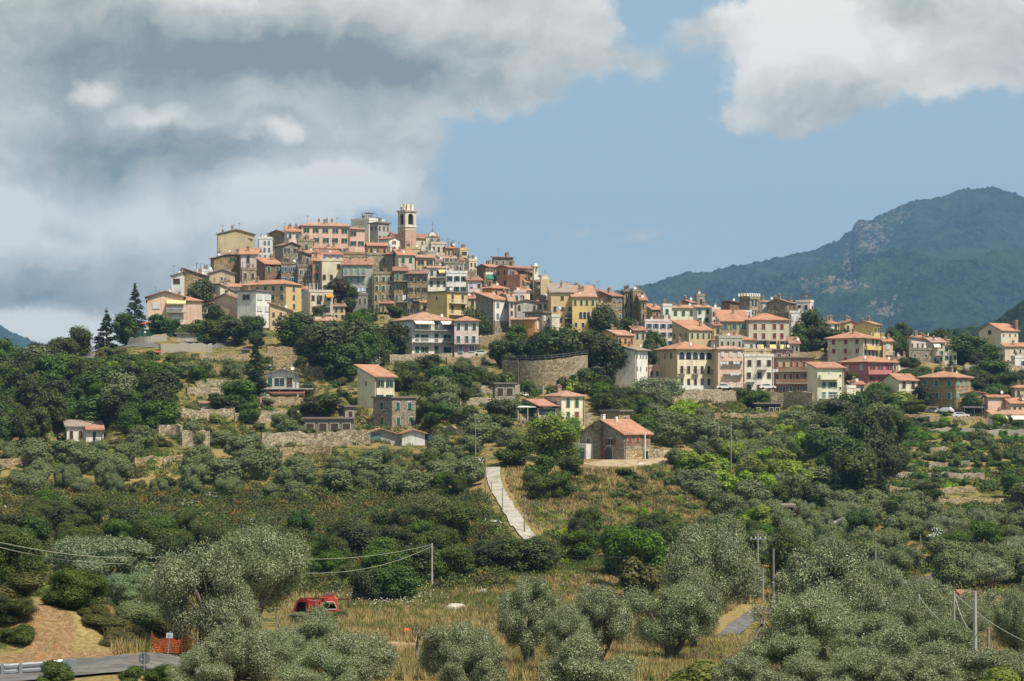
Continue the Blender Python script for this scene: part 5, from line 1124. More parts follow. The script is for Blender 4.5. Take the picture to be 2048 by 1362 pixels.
def castle_tower():
    Y = 604; s = Y/F; t = empty('castle_tower', at(1499, 632, Y), math.radians(42)); w = 20.5*s/math.cos(math.radians(42)); d = 18*s/math.sin(math.radians(42))
    def Z(py): return (632-py)*s
    mb = MB(); mb.box(0, w, 0, d, -5, Z(597)); mb.build('shaft', PL['gstone'], t)
    mb = MB(); mb.box(.3, w-.3, -.05, -.004, 0, Z(612)); mb.build('light_face', PL['lstone'], t)
    mb = MB(); n = 7
    for k in range(n): mb.box(w*k/n+.1, w*k/n+.35, -.3, -.003, Z(600), Z(597)); mb.box(-.3, -.003, d*k/n+.1, d*k/n+.35, Z(600), Z(597))
    mb.build('corbels', PL['lstone'], t)
    mb = MB(); o = .35; mb.box(-o, w+o, -o, d+o, Z(597)+.003, Z(592)); mb.build('battlement_wall', PL['lstone'], t)
    z0, z1 = Z(592)+.003, Z(586)
    for k in range(5):
        x = -o+(w+2*o-.55)*k/4
        for y in (-o, d+o-.35):
            mb = MB(); mb.box(x, x+.55, y, y+.35, z0, z1-.25); mb.hull([(x, y, z1-.25), (x+.55, y, z1-.25), (x+.55, y+.35, z1-.25), (x, y+.35, z1-.25)], [(x+.2, y+.1, z1), (x+.35, y+.1, z1), (x+.35, y+.25, z1), (x+.2, y+.25, z1)]); mb.build('merlon', PL['pcream'], t)
    for k in range(1, 4):
        y = -o+(d+2*o-.5)*k/4
        mb = MB(); mb.box(-o, -o+.35, y, y+.55, z0, z1); mb.build('merlon', PL['pcream'], t)
    for x in (w*.32, w*.68): put_window(t, 'R', x, Z(605), .8, 2.0, 'a')
    for x in (w*.3, w*.66): put_window(t, 'R', x, Z(624), .8, 1.6, 'a')
    tag(t, 'square stone tower with pale swallow-tail battlements on the right hand crest', 'tower')
castle_tower()
# battlemented terrace wall beside it
def battlement():
    Y = 600; pts = [(1520, 634), (1545, 628), (1575, 624), (1600, 627), (1622, 636)]
    t = empty('battlemented_wall', at(1545, 632, Y)); mb = MB(); n = 34; c = t.location
    P = [at(x, y, Y+abs(x-1575)*.12) for x, y in pts]
    Q = []
    for i in range(len(P)-1):
        for k in range(9): Q.append(P[i].lerp(P[i+1], k/9))
    for i, q in enumerate(Q[:-1]):
        a, b = q-c, Q[i+1]-c; mb.hull([(a.x, a.y, a.z-4), (b.x, b.y, b.z-4), (b.x, b.y+.5, b.z-4), (a.x, a.y+.5, a.z-4)], [tuple(a), tuple(b), (b.x, b.y+.5, b.z), (a.x, a.y+.5, a.z)])
    mb.build('wall_body', PL['gstone'], t)
    for i in range(0, len(Q)-1, 2):
        a, b = Q[i]-c, Q[i].lerp(Q[i+1], .7)-c; mb = MB(); mb.hull([(a.x, a.y, a.z), (b.x, b.y, b.z), (b.x, b.y+.4, b.z), (a.x, a.y+.4, a.z)], [(a.x, a.y, a.z+1), (b.x, b.y, b.z+1), (b.x, b.y+.4, b.z+1), (a.x, a.y+.4, a.z+1)]); mb.build('merlon', PL['lstone'], t)
    tag(t, 'battlemented stone terrace wall right of the crenellated tower', 'wall')
battlement()

# ------------------------------------------------------------------ scattered houses on the terraces
def vil(*a, **k): return house(*a, group=VG, **k)
def farm(i):
    r, a, b, H = i['root'], i['a'], i['b'], i['H']
    mb = MB(); mb.box(-.5, -.004, b*.5-.2, b*.5+1.6, -4, H+2.2); mb.build('chimney_breast', PL['dstone'], r)
    mb = MB(); mb.box(-.3, .3, -.3, .3, -.6, .8); mb.box(-.38, .38, -.38, .38, .8, .92); mb.build('chimney', WHITE, r, (.6, b*.52, H+2.6))
    mb = MB(); mb.box(-.2, .2, -.2, .2, -.6, .8); mb.build('chimney', WHITE, r, (a*.42, b*.42, H+2.3))
    mb = MB(); mb.box(.05, a-.4, -.06, -.004, -3, H-2.9); mb.build('rubble_base', stone('B09A74', 1.6), r)
    mb = MB(); mb.box(.3, a-.3, -.05, -.004, H-2.2, H-.05); mb.build('brick_band', PL['brick'], r)
    put_window(r, 'R', a*.2, H-1.1, .9, .9, 'b').location.y = -.05; put_window(r, 'R', a*.5, H-1.1, .8, .9, 'b').location.y = -.05
    mb = MB(); mb.box(-.09, .09, -.09, .09, -3, H+.1); mb.build('porch_post', WHITE, r, (a*.72, -.5, 0))
    mb = MB(); mb.box(a*.74, a*.9, -.1, -.07, -1.2, 1.0); mb.build('cellar_door', DARK, r)
    put_window(r, 'L', b*.3, H-1.6, 1.2, 1.2, 'bO'); put_window(r, 'L', b*.8, H-1.6, 1.0, 1.2, '')
    o = put_window(r, 'L', b*.34, .6, 1.9, 2.6, 'a')
    mb = MB(); mb.box(-.16, -.1, b*.42, b*.6, -.8, 1.9); mb.build('wooden_gate', plain('8A4F2C', .8), r)
    mb = MB(); mb.box(-2.2, -.005, b*.66, b*.93, -2, 2.3); mb.build('white_lean_to', PL['white'], r)
    mb = MB(); mb.box(-2.26, -2.204, b*.7, b*.8, -.6, 1.5); mb.build('blue_panel', SH['u'], r)
    mb = MB(); mb.box(a-.01+.01, a+4.5, 1.0, b*.5, -2, 1.3); mb.build('rubble_porch', ST_LIGHT, r)
i = vil('farmhouse', 'large grey stone farmhouse with bright orange roof on the bare shelf', 'farmhouse', 1163, 1248, 1304, 914, 867, 'gstone', 'GL', 'o', '', '', Y=380, th=41, pitch=.42, ov=.5, chim=0, extras=farm, base=-5)
vil('shed', 'small stone barn with lean-to roof behind the orange farmhouse', 'shed', 1205, 1238, 1262, 846, 823, 'stone', 'X', 'g', '', '1x1nT', Y=412, chim=0)
def creamv(i):
    r, a, b, H = i['root'], i['a'], i['b'], i['H']
    for x in (.28, .66):
        put_window(r, 'R', a*x, H-1.5, .75, 1.7, 'g'); put_window(r, 'R', a*x, H-4.2, .9 if x > .5 else .7, 1.6, 'b' if x > .5 else 'g')
    mb = MB(); mb.box(-5.0, -.01, 1.0, 5.5, -1, 1.6); mb.build('side_extension', PL['beige'], r)
    mb = MB(); mb.hull([(-5.4, .2, 2.0), (-.02, .2, 2.0), (-.02, 6, 3.4), (-5.4, 6, 3.4)], [(-5.4, .2, 2.2), (-.02, .2, 2.2), (-.02, 6, 3.6), (-5.4, 6, 3.6)]); mb.build('extension_roof', RC['r'], r)
    mb = MB(); mb.box(-4.8, -1.0, .9, .98, .3, 1.5); mb.build('window', [GLASS], r)
    mb = MB(); mb.hull([(-10, 1, 1.8), (-5.5, 1, 1.8), (-5.5, 4, 2.0), (-10, 4, 2.0)], [(-10, 1, 1.9), (-5.5, 1, 1.9), (-5.5, 4, 2.1), (-10, 4, 2.1)])
    for x in (-9.8, -7.5): mb.box(x, x+.08, 1.05, 1.13, -1, 1.8)
    mb.build('canopy', [WHITE], r)
    put_window(r, 'L', b*.35, H-1.9, 1.0, 1.2, 'g')
vil('villa', 'cream villa with terracotta hipped roof and red side extension in the middle', 'villa', 1090, 1123, 1170, 832, 791, 'cream', 'H', 't', '', '', Y=425, th=30, pitch=.34, ov=.5, extras=creamv)
vil('house', 'tall cream house with sloping terracotta roof above the grey stone house', 'house', 711, 750, 787, 812, 752, 'cream', 'S', 'o', '1x1T', '2x2gO', Y=438, th=38, pitch=.34, ov=.6, chim=0)
vil('house', 'square grey stone house with flat roof and closed green shutters', 'house', 743, 784, 830, 850, 796, 'gstone', 'X', 'g', '2x1g', '2x2g', Y=424, th=40, chim=0, ov=.35)
def porch(i):
    r, a, b = i['root'], i['a'], i['b']
    mb = MB(); mb.box(a*.15, a*.5, -.08, -.004, .4, 2.0); mb.build('glass_door', [SH['u']], r)
vil('cottage', 'low pale blue cottage with grey gable and orange verandas below the grey stone house', 'house', 717, 722, 800, 886, 869, 'grey', 'GR', 't', '', '', Y=410, pitch=.3, ov=.7, chim=0, th=8, dep=8, extras=porch)
vil('cottage', 'small white cottage with orange gable roof right of the pale blue cottage', 'house', 798, 804, 850, 912, 866, 'white', 'GR', 'o', '', '', Y=407, pitch=.3, ov=.5, chim=1, th=4, dep=7, extras=lambda i: (lambda mb: (mb.box(-.06, i['a']+.06, -.06, .5, -4, 2.1), mb.build('stone_base', PL['lstone'], i['root'])))(MB()))
def chalet(i):
    r, a, H = i['root'], i['a'], i['H']
    put_window(r, 'R', a*.42, H-2.0, 2.2, 1.8, ''); put_window(r, 'R', a*.75, H-2.0, 1.2, 1.9, 'n'); put_window(r, 'R', a*.12, H-2.0, .9, 1.8, 'g')
    z = H-3.3; mb = MB(); mb.box(-.6, a+3.5, -2.4, -.01, z-.25, z); o = mb.build('terrace_slab', PL['grey'], r)
    mb = MB(); mb.box(-.6, a+3.5, -2.38, -2.32, z+.8, z+.86)
    for k in range(16): x = -.6+k*(a+4.0)/15; mb.box(x, x+.04, -2.37, -2.33, z+.003, z+.8)
    mb.build('railing', METAL, o)
    awning(r, .2, a+1.8, z-.3, AWN_B, 3.4, .8)
    for x in (.1, a*.45, a*.8, a+1.6):
        mb = MB(); mb.box(x-.09, x+.09, -2.3, -2.12, z-4, z-.25); mb.build('post', PL['brick'], r)
vil('chalet', 'white chalet with low grey gable roof and a brown awning below its terrace', 'house', 529, 533, 594, 796, 746, 'white', 'GR', 'g', '', '', Y=445, th=3, dep=9, pitch=.28, ov=.8, chim=0, di=1, extras=chalet)
vil('shed', 'long low flat roofed shed with green tarpaulin wall left of the grey stone house', 'shed', 605, 608, 706, 860, 838, 'dgrey', 'X', 'g', '', '1x4Bn', Y=420, dep=4, chim=0, th=2)
vil('shed', 'small concrete hut above the long low shed', 'shed', 680, 690, 713, 836, 814, 'conc', 'X', 'g', '', '1x1n', Y=430, dep=4, chim=0)
def fh(i):
    r, a, H = i['root'], i['a'], i['H']
    mb = MB(); mb.box(a*.52, a*1.02, -2.2, -.01, -1.5, H-.9); mb.build('front_porch', PL['white'], r)
    mb = MB(); mb.hull([(a*.5, -2.9, H-.8), (a*1.05, -2.9, H-.8), (a*1.05, -.02, H), (a*.5, -.02, H)], [(a*.5, -2.9, H-.6), (a*1.05, -2.9, H-.6), (a*1.05, -.02, H+.2), (a*.5, -.02, H+.2)]); mb.build('porch_roof', RC['r'], r)
    mb = MB(); mb.box(a*.72, a*.79, -2.26, -2.205, -.6, H-1.1); mb.build('door', DARK, r)
vil('cottage', 'small white cottage with grey and red roofs among the woods at the left', 'house', 120, 134, 200, 882, 852, 'white', 'S', 'g', '1x1n', '1x4n', Y=388, pitch=.2, chim=0, th=16, dep=6, extras=fh)
vil('shed', 'low dark timber shed with pale planks under the lower street wall', 'shed', 1508, 1511, 1562, 822, 808, 'dark', 'X', 'g', '', '1x4Bn', Y=488, dep=4, chim=0)
vil('shed', 'grey garage with flat roof and pale door under the peach villa', 'shed', 350, 353, 392, 683, 668, 'grey', 'X', 'g', '', '', Y=520, dep=5, chim=0, th=1)
vil('shed', 'dark roofed open shelter half hidden in the olive grove', 'shed', 1532, 1536, 1586, 1036, 1014, 'dark', 'X', 'g', '', '1x2Bn', Y=330, dep=5, chim=0, th=-4)  # near-black wall colour stands in for the shadow under the shelter roof
vil('hut', 'bluish hut with red tiles in the lower right corner', 'shed', 1924, 1928, 1946, 1206, 1190, 'grey', 'S', 'r', '', '1x1n', Y=236, dep=2, chim=0, pitch=.12)
vil('shed', 'stone lean-to against the terrace below the curved bastion wall', 'shed', 985, 990, 1030, 790, 768, 'gstone', 'X', 'g', '', '1x2Bn', Y=452, dep=4, chim=0)
vil('shed', 'tiny green hut below the greenhouse', 'shed', 480, 483, 497, 715, 700, 'dgrey', 'X', 'g', '', '', Y=496, dep=3, chim=0)
vil('shed', 'small stone cabin with reddish roof on the left terraces', 'shed', 398, 402, 446, 822, 806, 'grey', 'S', 'r', '', '1x2Bn', Y=412, dep=4, chim=0, pitch=.15)

def greenhouse():
    Y = 522; s = Y/F; t = empty('greenhouse', at(384, 674, Y), math.radians(-2)); w = 66*s; h = 15*s
    G = plain('2E7D66', .6); mb = MB(); n = 8; prof = []
    for k in range(n+1): a = math.pi*k/n; prof.append((3-3*math.cos(a), h*.55+h*.45*math.sin(a)))
    prof = [(0, -2)]+prof+[(6, -2)]
    mb.hull([(0, y, z) for y, z in prof], [(w, y, z) for y, z in prof]); o = mb.build('netting_cover', plain('8FA79B', .8), t)
    mb = MB(); mb.box(.1, w-.1, -.06, -.004, -1, h*.6); mb.build('green_sheet', G, t)
    for k in range(7): mb = MB(); x = w*k/6; mb.box(x-.05, x+.05, -.12, -.065, -1.5, h*.6); mb.build('post', METAL, t)
    tag(t, 'long green netted greenhouse below the beige gable house', 'greenhouse')
greenhouse()
def green_fence():
    Y = 530; s = Y/F; t = empty('garden_fence', at(256, 674, Y)); w = 88*s
    mb = MB(); mb.box(0, w, 0, .08, 0, 2.0); mb.build('green_netting', plain('1F4A3C', .8), t)
    for k in range(12): mb = MB(); x = w*k/11; mb.box(x-.04, x+.04, -.06, -.003, -.5, 2.1); mb.build('post', METAL, t)
    tag(t, 'dark green garden fence in front of the peach villa', 'fence')
green_fence()
def umbrella(px, py, w, Y, label, m):
    s = Y/F; t = empty('parasol', at(px, py, Y)); mb = MB(); mb.cyl((0, 0, 0), .04, .04, 2.6, 6); mb.build('pole', METAL, t)
    mb = MB(); r = w*s/2; mb.hull(ring(r, 8, 2.1), ring(.05, 8, 2.8)); mb.build('canopy', m, t); tag(t, label, 'parasol')
umbrella(292, 664, 24, 534, 'faded red parasol in the garden of the peach villa', plain('A0503F', .8))
def canopy(px0, px1, py, Y, h, label, m):
    s = Y/F; t = empty('canopy', at(px0, py, Y)); w = (px1-px0)*s; mb = MB()
    mb.hull([(0, 0, h), (w, 0, h), (w, 2.6, h+.3), (0, 2.6, h+.3)], [(0, 0, h+.12), (w, 0, h+.12), (w, 2.6, h+.42), (0, 2.6, h+.42)]); mb.build('roof_sheet', m, t)
    for x in (.1, w*.5, w-.1):
        for y in (.1, 2.4): mb = MB(); mb.box(x-.05, x+.05, y, y+.1, -1, h); mb.build('post', METAL, t)
    tag(t, label, 'canopy')
canopy(289, 320, 722, 478, 2.0, 'rust red sheet canopy on the left terraces', plain('A9553C', .8))
canopy(1928, 1970, 836, 494, 2.4, 'dark sheet canopy with parked cars under the green tree at the right', plain('55585A', .7))
canopy(1848, 1878, 832, 496, 2.0, 'dark reed canopy left of the big brown stone house foot', plain('5A4E3E', .9))

# ------------------------------------------------------------------ walls
nw = 0
WL = [  # (points as bearings, height, material, label)
 ([(322, 706), (370, 703), (425, 704)], 2.0, CONCW, 'pale block retaining wall under the hairpin road at the left'),
 ([(256, 690), (296, 688), (334, 684)], 1.9, CONCW, 'grey concrete wall below the green garden fence'),
 ([(400, 722), (445, 723), (500, 722), (540, 722)], 1.8, ST_WARM, 'stone terrace wall left of the tall dark conifer, topmost of the left flight'),
 ([(385, 750), (430, 752), (440, 750)], 1.7, ST_WARM, 'short stone wall under the topmost wall of the left flight'),
 ([(395, 775), (440, 773), (480, 775)], 1.6, ST_LIGHT, 'pale stone terrace wall left of the white chalet, upper of two'),
 ([(375, 790), (430, 789), (485, 790)], 1.6, ST_LIGHT, 'pale stone terrace wall left of the white chalet, lower of two'),
 ([(535, 712), (600, 714), (640, 722)], 2.4, ST_WARM, 'long stone terrace wall above the white chalet'),
 ([(546, 736), (600, 734), (640, 738), (685, 752)], 2.6, ST_WARM, 'high stone wall curving behind the white chalet'),
 ([(610, 754), (650, 752), (685, 758)], 2.4, ST_LIGHT, 'stone wall right of the white chalet'),
 ([(520, 812), (600, 812), (680, 815)], 2.0, ST_WARM, 'stone wall under the white chalet'),
 ([(316, 836), (400, 838), (470, 836)], 1.9, ST_LIGHT, 'pale stone wall with cactus gaps left of the long low shed'),
 ([(470, 845), (540, 843), (600, 842)], 2.0, ST_LIGHT, 'stone wall joining the left end of the long low shed'),
 ([(318, 875), (345, 870), (360, 878)], 2.4, ST_LIGHT, 'short pale wall between two olives at the left'),
 ([(365, 893), (410, 890), (420, 892)], 2.8, ST_LIGHT, 'high pale rubble wall right of the dark olives'),
 ([(525, 898), (600, 893), (700, 890), (740, 892)], 2.8, ST_LIGHT, 'long rubble terrace wall under the long low shed'),
 ([(560, 912), (620, 908), (660, 910)], 1.4, ST_WARM, 'low broken wall under the long rubble wall'),
 ([(100, 918), (150, 914), (215, 912)], 1.7, ST_WARM, 'stone wall below the small white cottage in the woods'),
 ([(0, 936), (60, 930), (110, 928)], 1.3, ST_WARM, 'low stone wall at the far left edge'),
 ([(270, 930), (310, 926), (400, 924)], 1.2, ST_WARM, 'low stone wall along the dry strip at the left'),
 ([(780, 726), (850, 722), (905, 722)], 2.0, ST_LIGHT, 'stone wall at the foot of the white apartment house'),
 ([(895, 735), (950, 732), (1000, 722)], 2.4, ST_WARM, 'stone wall below the pink three storey house'),
 ([(790, 762), (850, 760), (890, 764)], 1.6, ST_WARM, 'old terrace wall under the round tree, upper'),
 ([(905, 790), (960, 788), (1000, 790)], 1.8, ST_LIGHT, 'pale garden wall left of the bastion, upper of two'),
 ([(920, 812), (970, 810), (1010, 812)], 1.8, ST_LIGHT, 'pale garden wall left of the bastion, lower of two'),
 ([(1010, 790), (1060, 788), (1085, 790)], 2.0, CONCW, 'grey concrete wall below the bastion'),
 ([(1040, 846), (1100, 846), (1185, 846)], 2.2, ST_LIGHT, 'stone wall under the cream villa'),
 ([(960, 695), (1010, 684), (1080, 690)], 3.0, ST_WARM, 'high stone wall below the orange box house'),
 ([(955, 676), (985, 672), (1000, 676)], 2.6, ST_WARM, 'stone wall under the dark blank house'),
 ([(1292, 806), (1350, 808), (1440, 808), (1500, 812)], 3.4, ST_LIGHT, 'long stone wall holding up the lower street'),
 ([(1520, 816), (1570, 816), (1624, 818)], 4.0, ST_LIGHT, 'high rubble wall under the brown red apartment house'),
 ([(1576, 714), (1640, 716), (1690, 716)], 1.8, ST_WARM, 'yellowish stone wall right of the brick arcade'),
 ([(1765, 838), (1820, 840), (1860, 838)], 1.4, ST_WARM, 'brownish wall with white balustrade under the cream gable house'),
 ([(1860, 846), (1920, 844), (1990, 846)], 1.4, ST_WARM, 'low wall under the big brown stone house'),
 ([(1863, 872), (1900, 868), (1950, 870)], 1.5, CONCW, 'grey wall on the right terraces, upper left'),
 ([(1960, 874), (2010, 870), (2100, 872)], 1.5, CONCW, 'grey wall on the right terraces, upper right'),
 ([(1780, 905), (1850, 903), (1900, 905)], 1.0, ST_WARM, 'low wall on the right terraces, second row'),
 ([(1790, 935), (1860, 935), (1940, 933)], 1.0, ST_GREY, 'low wall on the right terraces, third row'),
 ([(1770, 960), (1850, 957), (1970, 958)], 1.2, ST_GREY, 'low wall on the right terraces, fourth row'),
 ([(1780, 985), (1860, 985), (1990, 982)], 1.0, ST_WARM, 'low wall on the right terraces, fifth row'),
 ([(1820, 1010), (1900, 1008), (2060, 1004)], 1.0, ST_WARM, 'low wall on the right terraces, lowest row'),
 ([(1430, 838), (1500, 836), (1560, 838)], 1.2, ST_WARM, 'low wall on the dry field under the lower street'),
 ([(620, 650), (660, 652), (700, 655)], 1.8, ST_WARM, 'garden wall under the pale grey house with the arched window'),
 ([(700, 640), (740, 642), (780, 640)], 1.6, ST_WARM, 'old wall on the grassy knoll in the centre'),
 ([(850, 870), (900, 868), (930, 872)], 1.4, ST_WARM, 'low wall right of the blue cisterns'),
 ([(1930, 745), (1980, 742), (2048, 744)], 2.0, ST_LIGHT, 'pale stone terrace under the white sheds at the right'),
]
for pts, h, m, lb in WL: retaining(pts, h, m, lb)
# curved bastion under the garden of big trees
def bastion():
    Y = 486; pts = []
    for k in range(15):
        u = k/14; px = 1004+u*172; yy = Y-7*math.sin(u*math.pi); py = 774+6*math.sin(u*math.pi)-10*u
        pts.append((px, py, yy))
    retaining(pts, 6.4, ST_BAST, 'big curved stone bastion wall under the garden trees', name='bastion_wall', uneven=.05, thick=1.2, group=None)
    mbp = [(p[0], p[1], p[2]) for p in pts]
    t = empty('terrace_railing', at(1090, 715, Y)); c = t.location; mb = MB()
    Q = [at(p[0], p[1], p[2])+Vector((0, .4, 6.45)) for p in pts]
    for dz in (.5, 1.0): mb.tube([q+Vector((0, 0, dz))-c for q in Q], .03, 4)
    for q in Q: mb.tube([q-c, q+Vector((0, 0, 1.0))-c], .04, 4)
    mb.build('rail', METAL, t); tag(t, 'thin metal railing on top of the curved bastion wall', 'railing')
bastion()
# ------------------------------------------------------------------ poles, wires, lamps
WOOD = plain('8A8378', .9, .15); CPOLE = plain('A5A39B', .8, .1); BLACK = plain('1E1E1E', .5); GALV = plain('B4BABD', .35, metal=.7)
POLES = []; VIS = []
def pole(px, ptop, pbot, label, Y=None, arm=0, mat_=None, r=.13, name='utility_pole', ins=0, two=False):
    if Y is None: Y = hit(px, pbot)
    s = Y/F; h = (pbot-ptop)*s; t = empty(name, at(px, pbot, Y), random.uniform(-.3, .3)); m = mat_ or WOOD
    mb = MB(); mb.cyl((0, 0, -1.5), r, r*.65, h+1.5, 8); mb.build('shaft', m, t)
    if two: mb = MB(); mb.cyl((0, 0, -.5), r*1.15, r*1.1, h*.27, 8); mb.build('white_foot', WHITE, t)
    if arm:
        mb = MB(); mb.box(-arm, arm, -.06, .06, h-.75, h-.63); mb.build('crossarm', GALV, t)
        for k in (-1, -.35, .35, 1): mb = MB(); mb.cyl((0, 0, 0), .05, .03, .06, 6); mb.cyl((0, 0, .06), .07, .05, .22, 6); mb.build('insulator', WHITE, t, (k*(arm-.1), 0, h-.63))
    elif ins: 
        for k in range(ins): mb = MB(); mb.box(-.25, .25, -.05, .05, 0, .1); mb.build('bracket', GALV, t, (0, 0, h-.4-.5*k))
    tag(t, label, 'pole', 'wooden utility poles on the slopes' if name == 'utility_pole' else None)
    VIS.append((px-5, px+5, ptop-3, ptop+(pbot-ptop)*.85, Y)); top = t.location+Vector((0, 0, h-.15)); POLES.append((px, top)); return top
pA = pole(951, 838, 922, 'tall bare pole beside the white oleander at the head of the drive', ins=1)
pB = pole(971, 906, 985, 'pole at the upper left of the concrete drive')
pC = pole(983, 962, 1003, 'short thin pole half way down the concrete drive', r=.09)
pD = pole(1005, 974, 1024, 'thin pole on the right edge of the concrete drive', r=.09)
pE = pole(1049, 993, 1066, 'pole at the lower end of the concrete drive')
pF = pole(1208, 1044, 1064, 'short post at the far end of the cable right of the drive', r=.1)
pG = pole(1462, 842, 950, 'very tall pole standing above the lime green trees', ins=3, r=.14)
pH = pole(1437, 850, 912, 'pole with small brackets left of the very tall pole', ins=4)
pI = pole(1516, 1068, 1132, 'pole with crossarm and white insulators in the lower right grove', arm=1.1, mat_=CPOLE)
pJ = pole(1547, 1097, 1222, 'dark pole with a white painted foot in the lower right grove', Y=185, two=True)
pK = pole(1751, 1075, 1195, 'tall brown pole right of the dry bank in the lower right', Y=195)
pL = pole(1841, 1068, 1096, 'small pole beside the cream flowering tree')
pM = pole(1838, 1188, 1245, 'grey pole, leftmost of the wired poles at the lower right', Y=150, mat_=CPOLE, r=.11)
pN = pole(1908, 1182, 1262, 'grey pole, second of the wired poles at the lower right', Y=145, mat_=CPOLE, r=.11)
pO = pole(1950, 1182, 1300, 'thick grey pole, third of the wired poles at the lower right', Y=122, mat_=CPOLE, r=.15)
pP = pole(1977, 1255, 1312, 'short dark pole, rightmost of the wired poles at the lower right', Y=118)
pQ = pole(864, 1086, 1142, 'leaning grey pole where the pale cables end', Y=232, mat_=CPOLE)
pR = pole(435, 1103, 1150, 'grey pole standing behind the tall silver olive', Y=172, mat_=CPOLE)
pS = pole(1526, 1136, 1170, 'short grey post right of the big silver olive', Y=200, mat_=CPOLE, r=.09)
pT = pole(174, 664, 706, 'thin pole on the left skyline', r=.09)
pU = pole(553, 1230, 1275, 'thin post between the olives in front of the red van', Y=140, r=.07)
pV = pole(549-.0+488, 724, 776, 'thin pole in front of the curved bastion wall', r=.09)
def cable(a, b, sag, label, r=.035, m=None, n=22):
    P = [a.lerp(b, k/n)-Vector((0, 0, sag*4*(k/n)*(1-k/n))) for k in range(n+1)]; c = P[n//2].copy(); mb = MB(); mb.tube([p-c for p in P], r, 5)
    o = mb.build('cable', m or GALV, loc=c); tag(o, label, 'cable', 'overhead cables')
PALE = plain('9FA190', .6)
cable(at(-260, 1010, 108), at(432, 1098, 170), 1.6, 'upper pale cable crossing the lower left hillside', .026, PALE)
cable(at(-260, 1008, 108.5), at(434, 1101, 171), 2.0, 'lower pale cable crossing the lower left hillside', .026, PALE)
cable(pR, pQ, 1.0, 'upper pale cable running right to the leaning grey pole', .026, PALE)
cable(pR-Vector((0, 0, .5)), pQ-Vector((0, 0, .2)), 2.0, 'lower sagging cable running right to the leaning grey pole', .026, PALE)
cable(pE, pF, 1.2, 'pale cable from the lower drive pole to the short post', .028, PALE)
cable(pQ, at(1500, 1105, 250), 1.0, 'thin dark cable crossing the middle of the slope', .02, BLACK)
cable(pM, pP, 1.0, 'pale cable at the lower right from the leftmost wired pole', .03, PALE)
cable(pN, pO-Vector((0, 0, 2.4)), .6, 'pale cable between the second and third wired poles', .03, PALE)
cable(pN, at(2200, 1330, 100), .8, 'pale cable leaving the lower right edge', .03, PALE)
cable(pK, pM, 1.0, 'thin cable from the tall brown pole to the grey pole', .02, BLACK)
cable(pA, at(760, 812, 425), 1.0, 'thin wire from the bare pole to the grey stone house', .02, BLACK)
def lamp(px, ptop, pbot, label, Y=None):
    Y = Y or hit(px, pbot); s = Y/F; h = (pbot-ptop)*s; t = empty('street_lamp', at(px, pbot, Y)); mb = MB(); mb.cyl((0, 0, -1), .08, .05, h+1, 6); mb.build('post', GALV, t)
    mb = MB(); mb.smooth = True; n = 10
    for j in range(7):
        a = -1.5+3.0*j/6; mb.v += [(.27*math.cos(a)*math.cos(6.2832*i/n), .27*math.cos(a)*math.sin(6.2832*i/n), h+.25+.27*math.sin(a)) for i in range(n)]
    for j in range(6):
        for i in range(n): mb.f.append((j*n+i, j*n+(i+1) % n, (j+1)*n+(i+1) % n, (j+1)*n+i)); mb.m.append(0)
    mb.build('globe', WHITE, t); tag(t, label, 'street lamp', 'globe street lamps along the left road')
lamp(61, 698, 722, 'globe street lamp against the far blue hill at the left')
lamp(210, 678, 706, 'globe street lamp at the foot of the pointed conifer')
lamp(256, 666, 690, 'globe street lamp left of the green garden fence')
lamp(290, 667, 690, 'globe street lamp in front of the green garden fence')
lamp(525, 630, 665, 'globe street lamp before the tall white block', Y=552)

# ------------------------------------------------------------------ foreground: guard rail, signs, mesh fence, van
def guard_rail():
    pts = [(-240, 1342, 103), (-60, 1339, 103), (20, 1338, 103.2), (90, 1333, 103.6), (138, 1328, 104.2)]
    P = [at(*p) for p in pts]; Q = []
    for i in range(len(P)-1):
        for k in range(6): Q.append(P[i].lerp(P[i+1], k/6))
    Q.append(P[-1]); t = empty('guard_rail', P[2]); c = t.location
    prof = [(0, -.15), (-.07, -.11), (-.07, -.05), (0, -.015), (0, .015), (-.07, .05), (-.07, .11), (0, .15)]
    mb = MB(); n = len(prof)
    for q in Q: mb.v += [(q.x-c.x, q.y-c.y+p, q.z-c.z+z*1.75) for p, z in prof]
    for i in range(len(Q)-1):
        for k in range(n-1): a = i*n+k; mb.f.append((a, a+n, a+n+1, a+1)); mb.m.append(0)
    k = len(mb.v)
    mb.build('beam', GALV, t)
    e = Q[-1]-c; mb = MB(); mb.hull([(e.x, e.y-.12, e.z-.28), (e.x+.4, e.y-.05, e.z-.2), (e.x+.4, e.y+.03, e.z-.2), (e.x, e.y+.05, e.z-.28)], [(e.x, e.y-.12, e.z+.28), (e.x+.4, e.y-.05, e.z+.2), (e.x+.4, e.y+.03, e.z+.2), (e.x, e.y+.05, e.z+.28)]); mb.build('end_piece', GALV, t)
    for u in range(-6, 4):
        px = 45+u*44; qs = min(Q, key=lambda q: abs(CX+q.x/q.y*F-px)); q = qs-c; mb = MB(); mb.box(q.x-.08, q.x+.08, q.y-.2, q.y-.1, q.z-1.2, q.z+.3); mb.build('post', GALV, t)
    tag(t, 'galvanised roadside guard rail in the lower left corner', 'guard rail')
guard_rail()
